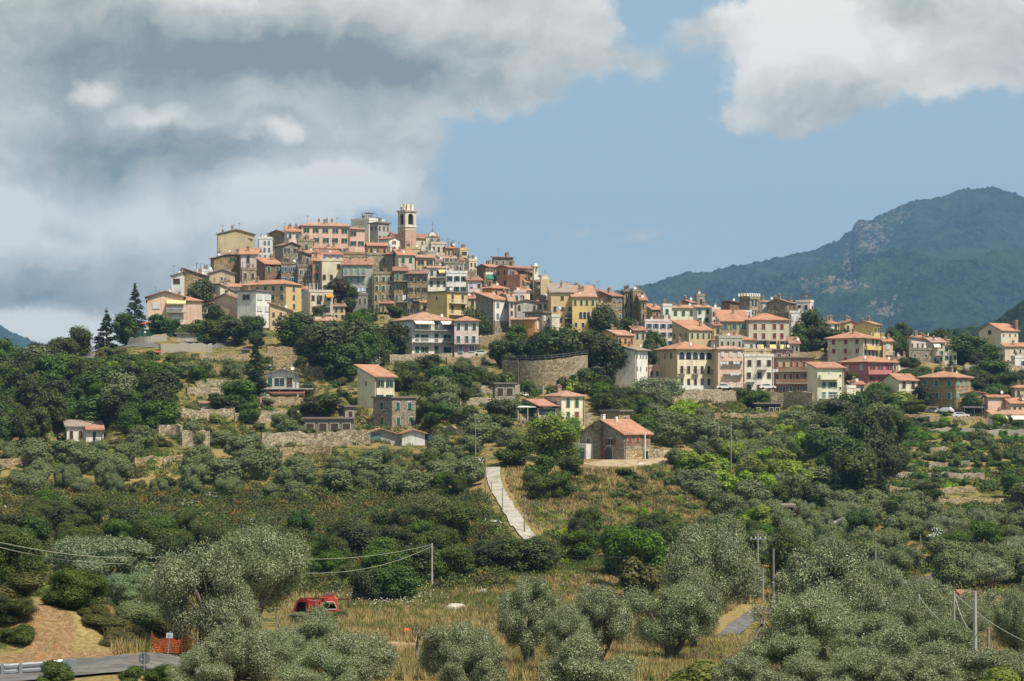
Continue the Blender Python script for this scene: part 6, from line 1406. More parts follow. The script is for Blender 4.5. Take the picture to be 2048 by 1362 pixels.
def round_sign():
    Y = 104.5; s = Y/F; t = empty('road_sign', at(288.5, 1362, Y)); h = (1362-1304)*s; mb = MB(); mb.cyl((0, -.05, -.8), .03, .03, h+.8, 8); mb.build('post', GALV, t)
    n = 24; r = .3; z = h-.33; mb = MB(); mb.hull([(r*math.cos(6.2832*k/n), .0, z+r*math.sin(6.2832*k/n)) for k in range(n)], [(r*math.cos(6.2832*k/n), .03, z+r*math.sin(6.2832*k/n)) for k in range(n)]); mb.build('disc_back', plain('6E7478', .5, metal=.3), t)
    mb = MB(); mb.box(-.22, .0, -.02, -.003, z-.09, z+.0); mb.build('maker_plate', plain('8F979A', .5), t)
    mb = MB(); mb.box(-.42, .12, .0, .03, z-.62, z-.36); mb.build('lower_plate', plain('5A5F63', .5, metal=.3), t)
    tag(t, 'back of a round grey road sign seen beside the asphalt road', 'road sign')
    Y = 112; s = Y/F; t = empty('road_sign', at(331, 1322, Y)); top = at(341, 1262, Y)-t.location; mb = MB(); mb.tube([(0, 0, -.8), tuple(top)], .03, 6); mb.build('post', GALV, t)
    mb = MB(); mb.box(top.x-.22, top.x+.14, -.06, -.035, top.z-.38, top.z-.1); mb.build('plate', plain('C3C9CC', .5, metal=.2), t)
    mb = MB(); mb.box(top.x-.14, top.x+.02, -.07, -.062, top.z-.3, top.z-.18); mb.build('plate_mark', plain('8795A0', .5), t)
    tag(t, 'slanting sign post with small square plate before the orange mesh', 'road sign')
round_sign()
def mesh_fence(pts, h, label):
    P = [at(*p) for p in pts]; t = empty('plastic_mesh_fence', P[0]); c = t.location; O = plain('E0703E', .8, .1)
    Q = []
    for i in range(len(P)-1):
        for k in range(12): Q.append(P[i].lerp(P[i+1], k/12))
    Q.append(P[-1]); mb = MB(); H = [h*(1-.35*abs(math.sin(i*.37))) for i in range(len(Q))]
    for j in range(7): mb.tube([q-c+Vector((0, .05*math.sin(i*1.3+j), H[i]*j/6)) for i, q in enumerate(Q)], .011, 3)
    for i in range(len(Q)-1):
        for k in range(2): q = Q[i].lerp(Q[i+1], k/2); mb.tube([q-c, q-c+Vector((0, .04, H[i]))], .01, 3)
    mb.build('mesh', O, t)
    for i in range(0, len(Q), 8): mb = MB(); q = Q[i]-c; mb.cyl((q.x, q.y+.06, q.z-.5), .03, .03, h+.6, 5); mb.build('stake', METAL, t)
    tag(t, label, 'fence')
mesh_fence([(303, 1303, 116), (352, 1306, 116), (392, 1300, 118)], 1.05, 'torn orange plastic mesh fence behind the leaning olive')
mesh_fence([(545, 1296, 150), (600, 1296, 150)], .7, 'low orange plastic mesh between the foreground olives')
def bollard():
    Y = 178; s = Y/F; t = empty('water_tank', at(813, 1275, Y)); O = plain('E0602A', .5, .06)
    mb = MB(); n = 12; prof = [(.0, .28), (.15, .33), (.55, .33), (.72, .24), (.8, .12)]
    for z, r in prof: mb.v += [(r*math.cos(6.2832*i/n), r*math.sin(6.2832*i/n), z) for i in range(n)]
    for j in range(len(prof)-1):
        for i in range(n): mb.f.append((j*n+i, j*n+(i+1) % n, (j+1)*n+(i+1) % n, (j+1)*n+i)); mb.m.append(0)
    mb.f.append(tuple(range((len(prof)-1)*n, len(prof)*n))); mb.m.append(0); mb.build('barrel', O, t)
    mb = MB(); mb.box(-.25, .35, -.05, .02, -.35, -.02); mb.build('torn_skirt', O, t); tag(t, 'orange plastic barrel in the dry grass field', 'barrel')
bollard()

RED = plain('A5302A', .5, .16, spec=.4); REDF = plain('C9503E', .6, .12, spec=.4); RUST = plain('5B2F22', .8, .2)
def van():
    Y = 200; s = Y/F
    t = empty('red_van', at(606, 1246, Y), math.radians(-14)); t.scale = (1.08, 1.2, 1.2); R = RED
    # box body seen on its side: sloping left end with a big open hole, ribs, roof rail
    w = 2.55; h = 1.95; d = 1.6
    def frame_face(mb, x0, x1, x2, x3, z0, z1, y0, y1):  pass
    mb = MB()
    # outer profile in the x-z plane as a frame around the dark opening
    outer = [(-1.25, .55), (-.55, h-.12), (-.35, h), (.35, h), (.45, h-.1), (.55, .05), (-.9, .05)]
    inner = [(-1.02, .62), (-.5, h-.32), (-.4, h-.25), (.18, h-.25), (.22, h-.35), (.28, .3), (-.75, .3)]
    n = len(outer)
    for y in (0.0, d):
        k = len(mb.v); mb.v += [(x, y, z) for x, z in outer]+[(x, y+(.05 if y == 0 else -.05), z) for x, z in inner]
        for i in range(n): j = (i+1) % n; mb.f.append((k+i, k+j, k+n+j, k+n+i)); mb.m.append(0)
    k = len(mb.v); mb.v += [(x, 0, z) for x, z in outer]+[(x, d, z) for x, z in outer]
    for i in range(n):
        j = (i+1) % n; mb.f.append((k+i, k+j, k+n+j, k+n+i)); mb.m.append(0)
    mb.build('body_shell', R, t)
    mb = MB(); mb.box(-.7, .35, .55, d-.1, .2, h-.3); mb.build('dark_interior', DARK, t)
    mb = MB(); mb.hull([(.56, -.05, .05), (1.5, .0, .1), (1.5, .6, .1), (.56, .6, .05)], [(.47, -.05, h-.1), (1.42, .0, h-.2), (1.42, .6, h-.2), (.47, .6, h-.1)]); mb.build('side_panel', R, t)
    for x in (.62, .95, 1.25): mb = MB(); mb.hull([(x, -.1, .5), (x+.1, -.1, .5), (x+.1, -.052, .5), (x, -.052, .5)], [(x-.06, -.1, h-.35), (x+.04, -.1, h-.35), (x+.04, -.03, h-.35), (x-.06, -.03, h-.35)]); mb.build('panel_rib', REDF, t)
    mb = MB(); mb.box(-.4, 2.3, .1, .2, h+.02, h+.1); mb.build('roof_rail', RUST, t)
    mb = MB(); mb.hull([(1.55, .1, .2), (1.95, .1, .1), (1.95, .7, .1), (1.55, .7, .2)], [(1.5, .1, 1.5), (2.1, .1, 1.3), (2.1, .7, 1.3), (1.5, .7, 1.5)]); 
    for x in (-.55, 1.3):
        w_ = MB(); w_.tube([(x, -.12, .12), (x, .1, .12)], .3, 14); o = w_.build('wheel', BLACK, t); q = MB(); q.tube([(x, -.15, .12), (x, -.1, .12)], .15, 10); q.build('rim', GALV, o)
    tag(t, 'wrecked red van with its windowless side gaping open in the dry grass', 'van')
    # the second wreck, seen from behind with its rear window
    t = empty('red_car_wreck', at(658, 1244, Y-.2), math.radians(6)); t.scale = (1.12, 1.12, 1.12)
    prof = [(-.88, .1), (-.92, .95), (-.72, 1.95), (-.5, 2.2), (.45, 2.2), (.66, 1.95), (.9, .95), (.86, .1)]
    hole = [(-.6, 1.1), (-.68, 1.2), (-.56, 1.62), (-.42, 1.75), (.35, 1.75), (.5, 1.62), (.66, 1.2), (.6, 1.1)]
    mb = MB(); n = len(prof)
    for y in (0, 2.4):
        k = len(mb.v); mb.v += [(x, y, z) for x, z in prof]+[(x, y+(.04 if y == 0 else -.04), z) for x, z in hole]
        for i in range(n): j = (i+1) % n; mb.f.append((k+i, k+j, k+n+j, k+n+i)); mb.m.append(0)
    k = len(mb.v); mb.v += [(x, 0, z) for x, z in prof]+[(x, 2.4, z) for x, z in prof]
    for i in range(n): j = (i+1) % n; mb.f.append((k+i, k+j, k+n+j, k+n+i)); mb.m.append(0)
    mb.build('body_shell', REDF, t)
    mb = MB()
    for i in range(n): j = (i+1) % n; a, b_ = hole[i], hole[j]; mb.tube([(a[0], -.02, a[1]), (b_[0], -.02, b_[1])], .035, 4)
    mb.build('window_seal', plain('B9B4B0', .6), t)
    mb = MB(); mb.box(-.45, .0, 1.2, 1.6, .8, 1.45); mb.build('seat_back', DARK, t); mb = MB(); mb.box(.1, .5, 1.2, 1.6, .8, 1.4); mb.build('seat_back', DARK, t)
    mb = MB(); mb.box(-.5, .45, .1, 2.2, 2.21, 2.27); mb.build('roof_load', RUST, t)
    mb = MB(); mb.box(.75, 1.7, .3, .4, 1.85, 1.98); mb.box(1.6, 1.72, .3, .4, 1.2, 1.85); mb.build('open_hatch_frame', RUST, t)
    for sx in (-1, 1): mb = MB(); mb.box(sx*.8-.08, sx*.8+.08, -.05, -.003, .55, .85); mb.build('tail_light', plain('7A1512', .3), t)
    for sx in (-1, 1): w_ = MB(); w_.tube([(sx*.85, .5, .2), (sx*.66, .5, .2)], .3, 14); w_.build('wheel', BLACK, t)
    tag(t, 'wrecked faded red car with empty rear window beside the red van', 'car')
van()
def barrel(px, py, label, m, r=.45, h=.9, Y=None):
    Y = Y or hit(px, py); t = empty('water_barrel', at(px, py, Y)); mb = MB(); mb.smooth = False
    mb.cyl((0, 0, -.2), r, r, h+.2, 12); mb.build('drum', m, t); mb = MB(); mb.cyl((0, 0, h+.003), r*1.04, r*.9, .08, 12); mb.build('lid', m, t)
    tag(t, label, 'barrel', 'blue water barrels beside the white cottage')
BLU = plain('2E4F93', .5)
for px, py, lb in ((858, 882, 'blue water barrel, left of the pair right of the white cottage'), (868, 881, 'blue water barrel, right of the pair right of the white cottage')): barrel(px, py, lb, BLU, Y=408)
barrel(851, 912, 'blue water barrel under the olive tree below the pair', BLU, Y=405)
def car(px, py, c, label, Y=None, rz=0.0):
    Y = Y or hit(px, py); t = empty('parked_car', at(px, py, Y), rz); P = plain(c, .35, .02, spec=.6)
    body = [(-2.0, .35), (-2.05, .7), (-1.9, .9), (-1.2, .98), (1.35, .95), (2.0, .8), (2.05, .4)]; cab = [(-1.75, .93), (-1.35, 1.4), (.35, 1.42), (1.1, .95)]
    mb = MB(); mb.hull([(x, -.8, z) for x, z in body], [(x, .8, z) for x, z in body]); mb.build('body', P, t)
    mb = MB(); mb.hull([(x, -.68, z) for x, z in cab], [(x, .68, z) for x, z in cab]); o = mb.build('cabin', P, t)
    mb = MB(); g = [(-1.5, .98), (-1.25, 1.32), (.25, 1.34), (.85, .98)]; mb.hull([(x, -.71, z) for x, z in g], [(x, -.684, z) for x, z in g]); mb.build('side_window', GLASS, o)
    for x in (-1.3, 1.3):
        for y in (-.82, .62): w = MB(); w.tube([(x, y, .32), (x, y+.2, .32)], .31, 12); w.build('wheel', BLACK, t)
    for y in (-.6, .6): mb = MB(); mb.box(1.98, 2.06, y-.14, y+.14, .6, .74); mb.build('headlight', WHITE, t)
    bm_fix(t); tag(t, label, 'car', 'parked cars')
def bm_fix(t):
    for o in t.children:
        bm = bmesh.new(); bm.from_mesh(o.data); bmesh.ops.recalc_face_normals(bm, faces=bm.faces); bm.to_mesh(o.data); bm.free()
car(964, 712, 'D8D6C8', 'pale small car parked right of the pink three storey house', 509)
car(1868, 827, 'C9CCD0', 'silver car parked in front of the big brown stone house', 499, .3)
car(1890, 826, 'E4E4E4', 'white car parked below the right corner of the big brown stone house', 498, 2.6)
car(1921, 836, 'D9DADC', 'white car parked left of the dark sheet canopy', 492, .1)
car(1535, 779, 'E2E2DE', 'white car parked at the foot of the worn cream house', 512.5, .1)
car(1449, 779, 'DADBDA', 'white car parked at the foot of the peach apartment house', 510.5, .05)
car(1812, 840, 'D7D9D6', 'white car on the right terrace left of the dark bushes', 486, .2)
car(140, 731, 'C9C8C2', 'grey car on the road at the left skyline', None, .1)
def pick(lst, n): return lst
def sheet(px, py, w, h, Y, label, m, name='tarpaulin'):
    s = Y/F; t = MB(); n = 6; c = at(px, py, Y)
    for i in range(n+1):
        for j in range(n+1): t.v.append(((i/n-.5)*w*s, j/n*1.6, h*s*(.5+.35*math.sin(i*1.7+j*.9)+.2*j/n)))
    for i in range(n):
        for j in range(n): a = i*(n+1)+j; t.f.append((a, a+n+1, a+n+2, a+1)); t.m.append(0)
    o = t.build(name, m, loc=c); md = o.modifiers.new('thickness', 'SOLIDIFY'); md.thickness = .04; tag(o, label, 'tarpaulin'); return o
sheet(931, 733, 22, 8, 500, 'crumpled blue tarpaulin in the garden below the pink house', plain('3A7DB5', .6))
sheet(1136, 806, 14, 4, 428, 'blue plastic sheet behind the red side extension', plain('3A5DB0', .6))
sheet(1052, 792, 10, 4, 440, 'white sheet over a garden bed left of the cream villa', WHITE)
def laundry(px, py, w, h, Y, label, cols):
    s = Y/F; t = empty('washing_line', at(px, py, Y)); W_ = w*s; mb = MB(); mb.tube([(0, 0, h*s), (W_, 0, h*s)], .015, 3); mb.build('line', METAL, t)
    n = len(cols)
    for k, c in enumerate(cols): mb = MB(); x = W_*(k+.08)/n; ww = W_/n*.84; hh = h*s*random.uniform(.6, .95); mb.hull([(x, 0, h*s-hh), (x+ww, .05, h*s-hh), (x+ww, .09, h*s-hh), (x, .04, h*s-hh)], [(x, 0, h*s), (x+ww, 0, h*s), (x+ww, .04, h*s), (x, .04, h*s)]); mb.build('hanging_cloth', plain(c, .9), t)
    tag(t, label, 'laundry')
laundry(715, 584, 17, 9, 586, 'white and blue washing under the glazed balconies in the old town', ['E4E4EA', '9FB4D8', 'E8E8EC', 'B4C0DE'])
laundry(940, 576, 14, 8, 590.5, 'lilac washing on the beige house at the right flank', ['C9C2E0', 'E4E0EC', 'D0C8E2'])
laundry(1440, 731, 18, 8, 509.5, 'white washing on the left balcony of the peach apartment house', ['EAEAEA', 'E4E6EA', 'DDE0E4'])
laundry(1466, 731, 14, 8, 509.5, 'white washing on the right balcony of the peach apartment house', ['EAEAEA', 'E4E6EA'])
laundry(1461, 752, 18, 7, 509.4, 'white washing on the lower balcony of the peach apartment house', ['EDEDED', 'DFE3E8', 'EDEDED'])
laundry(1545, 745, 12, 7, 512.4, 'white sheet drying between the worn cream house and the brown red one', ['ECECEC', 'ECECEC'])
laundry(1113, 620, 10, 8, 568.5, 'blue and white washing on the ochre palace', ['9DB8D6', 'DDE4EC'])
laundry(805, 604, 7, 14, 594, 'white washing at the foot of the stone house with turquoise shutters', ['EDEDED', 'E4E4E4'])
def rock(px, py, r, label, Y=None):
    Y = Y or hit(px, py); bm = bmesh.new(); bmesh.ops.create_icosphere(bm, subdivisions=2, radius=r)
    for v in bm.verts: k = 1+random.uniform(-.22, .2); v.co = Vector((v.co.x*k*1.3, v.co.y*k, v.co.z*k*.7))
    me = bpy.data.meshes.new('boulder'); bm.to_mesh(me); bm.free(); me.materials.append(ROCKM); c = at(px, py, Y); o = link('boulder', me, None, c+Vector((0, 0, r*.2))); tag(o, label, 'rock')
ROCKM = ground_mat('rock', '9A948A', 'C9C2B4', .6)
rock(968, 1186, .55, 'pale boulder in the dry grass below the round evergreen tree')
rock(912, 1222, .9, 'flat grey boulder left of the middle olive in the dry field')
rock(1280, 932, .7, 'pale stone block on the bare shelf before the farmhouse')
rock(1060, 915, .4, 'small pale rock beside the big round pine')

retaining([(1657, 1070), (1672, 1068), (1690, 1069)], 2.3, PL['grey'], 'pale concrete wall with hanging ivy in the right hand grove', uneven=.5, group=None)
retaining([(1640, 1080), (1655, 1079), (1668, 1080)], .8, PL['grey'], 'low pale kerb wall left of the hanging ivy wall', group=None)
# ------------------------------------------------------------------ plants
def rdir(n, rng):
    v = rng.normal(size=(n, 3)); return v/np.linalg.norm(v, axis=1, keepdims=True)
def leaves(cent, nrm, length, width, rng, shape='quad'):
    n = len(cent); t = np.cross(nrm, rdir(n, rng)); t /= np.linalg.norm(t, axis=1, keepdims=True)+1e-9; b = np.cross(nrm, t)
    L = (length*rng.uniform(.6, 1.3, n))[:, None]; W_ = (width*rng.uniform(.6, 1.3, n))[:, None]
    return np.stack([cent-t*L*.5, cent+b*W_*.5, cent+t*L*.5, cent-b*W_*.5], 1).reshape(-1, 3)
def blob_crown(clusters, n, leaf, rng, flat=1.0, hollow=.55, up=.35, spray=0):
    """clusters: (x, y, z, rx, rz); leaves near the surface of every cluster, with ragged edges"""
    vol = np.array([c[3]**2*c[4] for c in clusters])**.75; pick_ = rng.choice(len(clusters), n, p=vol/vol.sum()); C = np.array(clusters)[pick_]
    d = rdir(n, rng); r = rng.uniform(hollow, 1.0, n)**.8*(1+.22*rng.normal(size=n)*.6)
    P = C[:, :3]+d*np.stack([C[:, 3], C[:, 3], C[:, 4]], 1)*r[:, None]
    N = d*1.2+rdir(n, rng)*.6+np.array([0, 0, up]); N /= np.linalg.norm(N, axis=1, keepdims=True)
    if spray:      # part of the leaves stand along shoots that point outwards and up
        T_ = d*.7+rdir(n, rng)*.45+np.array([0, 0, .75]); N2 = np.cross(T_, rdir(n, rng)); N2 /= np.linalg.norm(N2, axis=1, keepdims=True)+1e-9
        k = rng.random(n) < spray; N = np.where(k[:, None], N2, N); P = P+np.where(k[:, None], T_*leaf[0]*.9, 0)
    return leaves(P, N, leaf[0], leaf[1], rng)
def make_clusters(rng, w, h, z0, n, rr=(.26, .42), shape='round', jit=1.0):
    cl = []
    for k in range(n):
        a = rng.uniform(0, 6.283); u = rng.uniform(0, 1)
        if shape == 'round': z = z0+h*(.12+.76*u); rad = w/2*math.sqrt(max(0, 1-(2*u-1)**2*.85))*.68*math.sqrt(rng.uniform(.15, 1))
        elif shape == 'dome': z = z0+h*(.25+.6*u); rad = w/2*math.sqrt(max(0, 1-u**2))*.75*math.sqrt(rng.uniform(.1, 1))
        elif shape == 'cone': z = z0+h*(.05+.9*u); rad = w/2*(1-u)**.9*.7*math.sqrt(rng.uniform(.1, 1))
        elif shape == 'low': z = z0+h*(.1+.7*u); rad = w/2*math.sqrt(max(0, 1-u*u*.8))*.8*math.sqrt(rng.uniform(.05, 1))
        rad *= jit
        s = rng.uniform(*rr)*w*.5*(1-.45*u if shape == 'cone' else 1)
        cl.append((rad*math.cos(a), rad*math.sin(a), z, s, s*rng.uniform(.85, 1.15)))
    return cl
def wood(clusters, z0, base_r, rng, lean=(0, 0), multi=1, thin=.35):
    mb = MB(); mb.smooth = True
    for m in range(multi):
        ox, oy = (rng.uniform(-.2, .2), rng.uniform(-.2, .2)) if multi > 1 else (0, 0)
        top = Vector((lean[0]+ox*3, lean[1]+oy*3, z0)); mid = Vector((lean[0]*.35+ox*1.5+rng.uniform(-.1, .1), lean[1]*.4+oy, z0*.5))
        r = base_r/(1 if multi == 1 else 1.4)
        mb.tube([(ox, oy, -.6), (ox, oy, 0), tuple(mid), tuple(top)], [r*1.35, r*1.1, r*.85, r*.65], 7)
        for c in clusters[m::multi][:9]:
            c = Vector(c[:3]); q = top.lerp(c, .5)+Vector((rng.uniform(-.2, .2), rng.uniform(-.2, .2), .1)); mb.tube([tuple(top), tuple(q), tuple(c)], [r*.5, r*thin*.8, r*.12], 5)
    return mb
PROTO = {}
def proto(kind, var, lod):
    """returns (crown mesh, trunk mesh, height, width) ; lod 0 near, 1 middle, 2 far"""
    k = (kind, var, lod)
    if k in PROTO: return PROTO[k]
    rng = np.random.default_rng(abs(hash((len(kind)*7+ord(kind[0])*31+ord(kind[-1]), var, lod))) % 99991)
    N = {0: 42000, 1: 14000, 2: 5600}[lod]; LS = {0: 1.0, 1: 1.5, 2: 2.1}[lod]
    mult = 1.0; spray = 0; trunk = True; lf = 'olive'; w, h, z0 = 6.0, 5.0, 1.2; leaf = (.17, .055); up = .2; hollow = .45; base_r = .28; multi = 1; lean = (rng.uniform(-.4, .4), rng.uniform(-.3, .3))
    if kind == 'olive': w = 5.2; cl = make_clusters(rng, w, h-1.2, 1.2, 36, (.12, .34), jit=1.25); multi = 3; lf = 'olive'; leaf = (.125, .04); mult = 2.0 if lod == 0 else 1.2; base_r = .34; hollow = .2; spray = .55
    elif kind == 'grey_olive': w = 5.0; cl = make_clusters(rng, w, h-.3, .2, 15, (.34, .56)); multi = 2; lf = 'olive_dark'; leaf = (.2, .09); hollow = .6; up = .15
    elif kind == 'broadleaf': w, h = 7, 7; cl = make_clusters(rng, w, h-.6, .6, 24, (.26, .46)); lf = 'broad'; leaf = (.2, .15); base_r = .25
    elif kind == 'dark_tree': w, h = 7, 7; cl = make_clusters(rng, w, h-.6, .6, 24, (.26, .44)); lf = 'dark'; leaf = (.2, .15); base_r = .3
    elif kind == 'lime_tree': w, h = 6, 5.5; cl = make_clusters(rng, w, h-.5, .5, 20, (.26, .42)); lf = 'lime'; leaf = (.2, .15); base_r = .15
    elif kind == 'conifer':
        w, h = 4.5, 11; cl = []; 
        for i in range(130):
            u = rng.uniform(0, 1)**1.15; a = rng.uniform(0, 6.283); rad = w/2*(1-u)**.85*rng.uniform(.35, .95)*(1+.25*math.sin(a*2+var)); cl.append((rad*math.cos(a), rad*math.sin(a), .6+u*(h-1.0)-rad*.15, .2+.5*(1-u)*rng.uniform(.6, 1.2), .2+.22*(1-u)))
        cl.append((0, 0, h-.3, .22, .6)); lf = 'conifer'; leaf = (.2, .06); base_r = .22; mult = 1.2
    elif kind == 'cypress': w, h = 1.8, 8; cl = [(rng.uniform(-.15, .15), rng.uniform(-.15, .15), .5+i*.42, .8*math.sin(math.pi*min(.95, (i+2.5)/19))+.12, .5) for i in range(17)]; lf = 'conifer'; leaf = (.18, .07); base_r = .15; mult = .6
    elif kind == 'pine': w, h = 9, 9.5; cl = make_clusters(rng, w, h-.4, .2, 46, (.22, .38)); lf = 'pine'; leaf = (.22, .07); base_r = .3; mult = 2.2; hollow = .35
    elif kind == 'eucalyptus': w, h = 6, 6; cl = make_clusters(rng, w, h-.8, .8, 36, (.12, .28), jit=1.2); lf = 'euca'; leaf = (.17, .055); spray = .5; mult = 1.6; hollow = .2; base_r = .14
    elif kind == 'purple_tree': w, h = 6, 6.5; cl = make_clusters(rng, w, h-1.2, 1.2, 16, (.26, .42)); lf = 'purple'; leaf = (.18, .13)
    elif kind == 'bush': w, h = 3.2, 2.4; cl = make_clusters(rng, w, h, 0, 9, (.34, .5), 'low'); lf = 'scrub'; leaf = (.17, .1); trunk = False; mult = .45
    elif kind == 'green_bush': w, h = 3.2, 2.4; cl = make_clusters(rng, w, h, 0, 9, (.34, .5), 'low'); lf = 'scrub2'; leaf = (.17, .11); trunk = False; mult = .45
    elif kind == 'lime_bush': w, h = 3.0, 2.2; cl = make_clusters(rng, w, h, 0, 9, (.34, .5), 'low'); lf = 'lime'; leaf = (.17, .12); trunk = False; mult = .45
    elif kind == 'oleander': w, h = 3.0, 2.6; cl = make_clusters(rng, w, h, 0, 9, (.3, .48), 'low'); lf = 'broad'; leaf = (.18, .1); trunk = False; mult = .4
    elif kind == 'red_bush': w, h = 3.0, 2.0; cl = make_clusters(rng, w, h, 0, 9, (.3, .48), 'low'); lf = 'red'; leaf = (.18, .12); trunk = False; mult = .4
    elif kind == 'vine_hedge': w, h = 4.5, 1.8; cl = [(-1.9+i*.48, rng.uniform(-.25, .25), .75+rng.uniform(-.1, .15), .5, .75) for i in range(9)]; lf = 'vine'; leaf = (.2, .16); trunk = False; mult = .4
    if trunk and kind not in ('conifer', 'cypress') and var == 1: cl = [(c[0]+.15*c[2]-.5, c[1], c[2], c[3], c[4]) for c in cl]
    n = int(N*mult); V_ = blob_crown(cl, n, (leaf[0]*LS, leaf[1]*LS*(1.15 if lod else 1)), rng, hollow=hollow, up=up, spray=spray)
    if kind == 'oleander':
        V2 = blob_crown(cl, n//5, (leaf[0]*LS, leaf[0]*LS*.8), rng, hollow=.95); mi = np.concatenate([np.zeros(len(V_)//4), np.ones(len(V2)//4)]); me = np_mesh('crown', np.concatenate([V_, V2]), 4, [LEAF[lf], LEAF['oleander']], mi)
    else: me = np_mesh('crown', V_, 4, [LEAF[lf]])
    tm = None
    if trunk:
        zt = 1.5 if kind not in ('conifer', 'cypress') else 2.0
        if kind in ('conifer', 'cypress'): mb = MB(); mb.tube([(0, 0, -.6), (0, 0, 1), (0, 0, h*.9)], [base_r*1.2, base_r, .03], 7)
        else: mb = wood(cl, zt, base_r, rng, lean, multi)
        tm = mb.mesh('trunk', BARK)
    zs = V_[:, 2]; xs = V_[:, 0]; H_ = float(np.percentile(zs, 99.3)); Wd = float(np.percentile(xs, 98.5)-np.percentile(xs, 1.5))
    PROTO[k] = (me, tm, H_, Wd); return PROTO[k]
PHR = dict(olive='silvery olive tree', grey_olive='grey green olive tree', broadleaf='leafy green tree', dark_tree='dark evergreen tree', lime_tree='yellow green tree', conifer='tall dark conifer', cypress='slim dark cypress',
           pine='broad round pine', eucalyptus='blue green young eucalyptus', purple_tree='purplish dark tree', bush='olive brown shrub', green_bush='dense green shrub', lime_bush='bright yellow green shrub', oleander='white flowering oleander', red_bush='dark red flowering shrub', vine_hedge='vine row')
GRP = dict(olive='silver olive trees of the lower grove', grey_olive='olive trees on the terraces', broadleaf='leafy trees of the hillside', dark_tree='dark evergreen trees', lime_tree='yellow green trees', conifer='conifers', cypress='cypresses',
           pine='pines', eucalyptus='eucalyptus', purple_tree='purple trees', bush='shrubs of the maquis', green_bush='green garden shrubs', lime_bush='yellow green shrubs', oleander='oleanders', red_bush='red shrubs', vine_hedge='vine rows')
CAT = dict(bush='shrub', green_bush='shrub', lime_bush='shrub', oleander='shrub', red_bush='shrub', vine_hedge='hedge')
TREES = []; CELL = {}
def near_tree(x, y, d):
    cx, cy = int(x//6), int(y//6)
    for i in range(cx-2, cx+3):
        for j in range(cy-2, cy+3):
            for (a, b, r) in CELL.get((i, j), ()):
                if (a-x)**2+(b-y)**2 < (d*.5+r)**2: return True
    return False
KG = {}
for x, y, r in KEEP: KG.setdefault((int(x//8), int(y//8)), []).append((x, y, r))
def kept(x, y, m=0):
    cx, cy = int(x//8), int(y//8)
    for i in (cx-1, cx, cx+1):
        for j in (cy-1, cy, cy+1):
            for a, b, r in KG.get((i, j), ()):
                if (a-x)**2+(b-y)**2 < (r+m)**2: return True
    return False
NAMEOF = dict(olive='olive_tree', grey_olive='olive_tree', broadleaf='broadleaf_tree', dark_tree='evergreen_tree', lime_tree='lime_green_tree', conifer='conifer', cypress='cypress_tree', pine='pine_tree', eucalyptus='eucalyptus_tree', purple_tree='purple_tree',
              bush='shrub', green_bush='shrub', lime_bush='shrub', oleander='oleander_shrub', red_bush='flowering_shrub', vine_hedge='vine_row')
def plant(kind, loc, H, Wd, label=None, lod=None):
    Y = loc.y; lod = (0 if Y < 200 else 1 if Y < 330 else 2) if lod is None else lod
    me, tm, h0, w0 = proto(kind, random.randrange(5 if lod else 4), lod); asp = random.uniform(.82, 1.2)
    rz = random.uniform(-.35, .35) if kind == 'vine_hedge' else random.uniform(0, 6.283)
    if tm: t = empty(NAMEOF[kind], loc, rz); t.scale = (Wd/w0*asp, Wd/w0/asp, H/h0); link('crown', me, t); link('trunk', tm, t)
    else: t = link(NAMEOF[kind], me, None, loc, rz); t.scale = (Wd/w0*asp, Wd/w0/asp, H/h0)
    px = CX+loc.x/loc.y*F; py = HY-(loc.z+H*.5)/loc.y*F
    TREES.append([t, kind, px, py, label, H]); CELL.setdefault((int(loc.x//6), int(loc.y//6)), []).append((loc.x, loc.y, Wd*.5))
    return t
def T(kind, px, ptop, pbot, wpx, Y=None, label=None, lod=None):
    """a plant read off the photograph: bearing, top row, foot row, width; stands on the land"""
    if Y is None: Y = hit(px, pbot)
    x = (px-CX)/F*Y; z = ground(x, Y); H = (HY-ptop)/F*Y-z; wpx = wpx*(.86 if kind == 'olive' and Y < 150 else 1)
    if H < .8: H = .8
    Wd = wpx*Y/F
    if kind in ('olive', 'grey_olive', 'eucalyptus', 'dark_tree', 'broadleaf', 'lime_tree', 'purple_tree'): Wd = min(max(Wd, H*.6), H*1.5)
    if 'bush' in kind: H = min(H, Wd*.95)
    return plant(kind, Vector((x, Y, z-.1)), H+.1, Wd, label, lod)
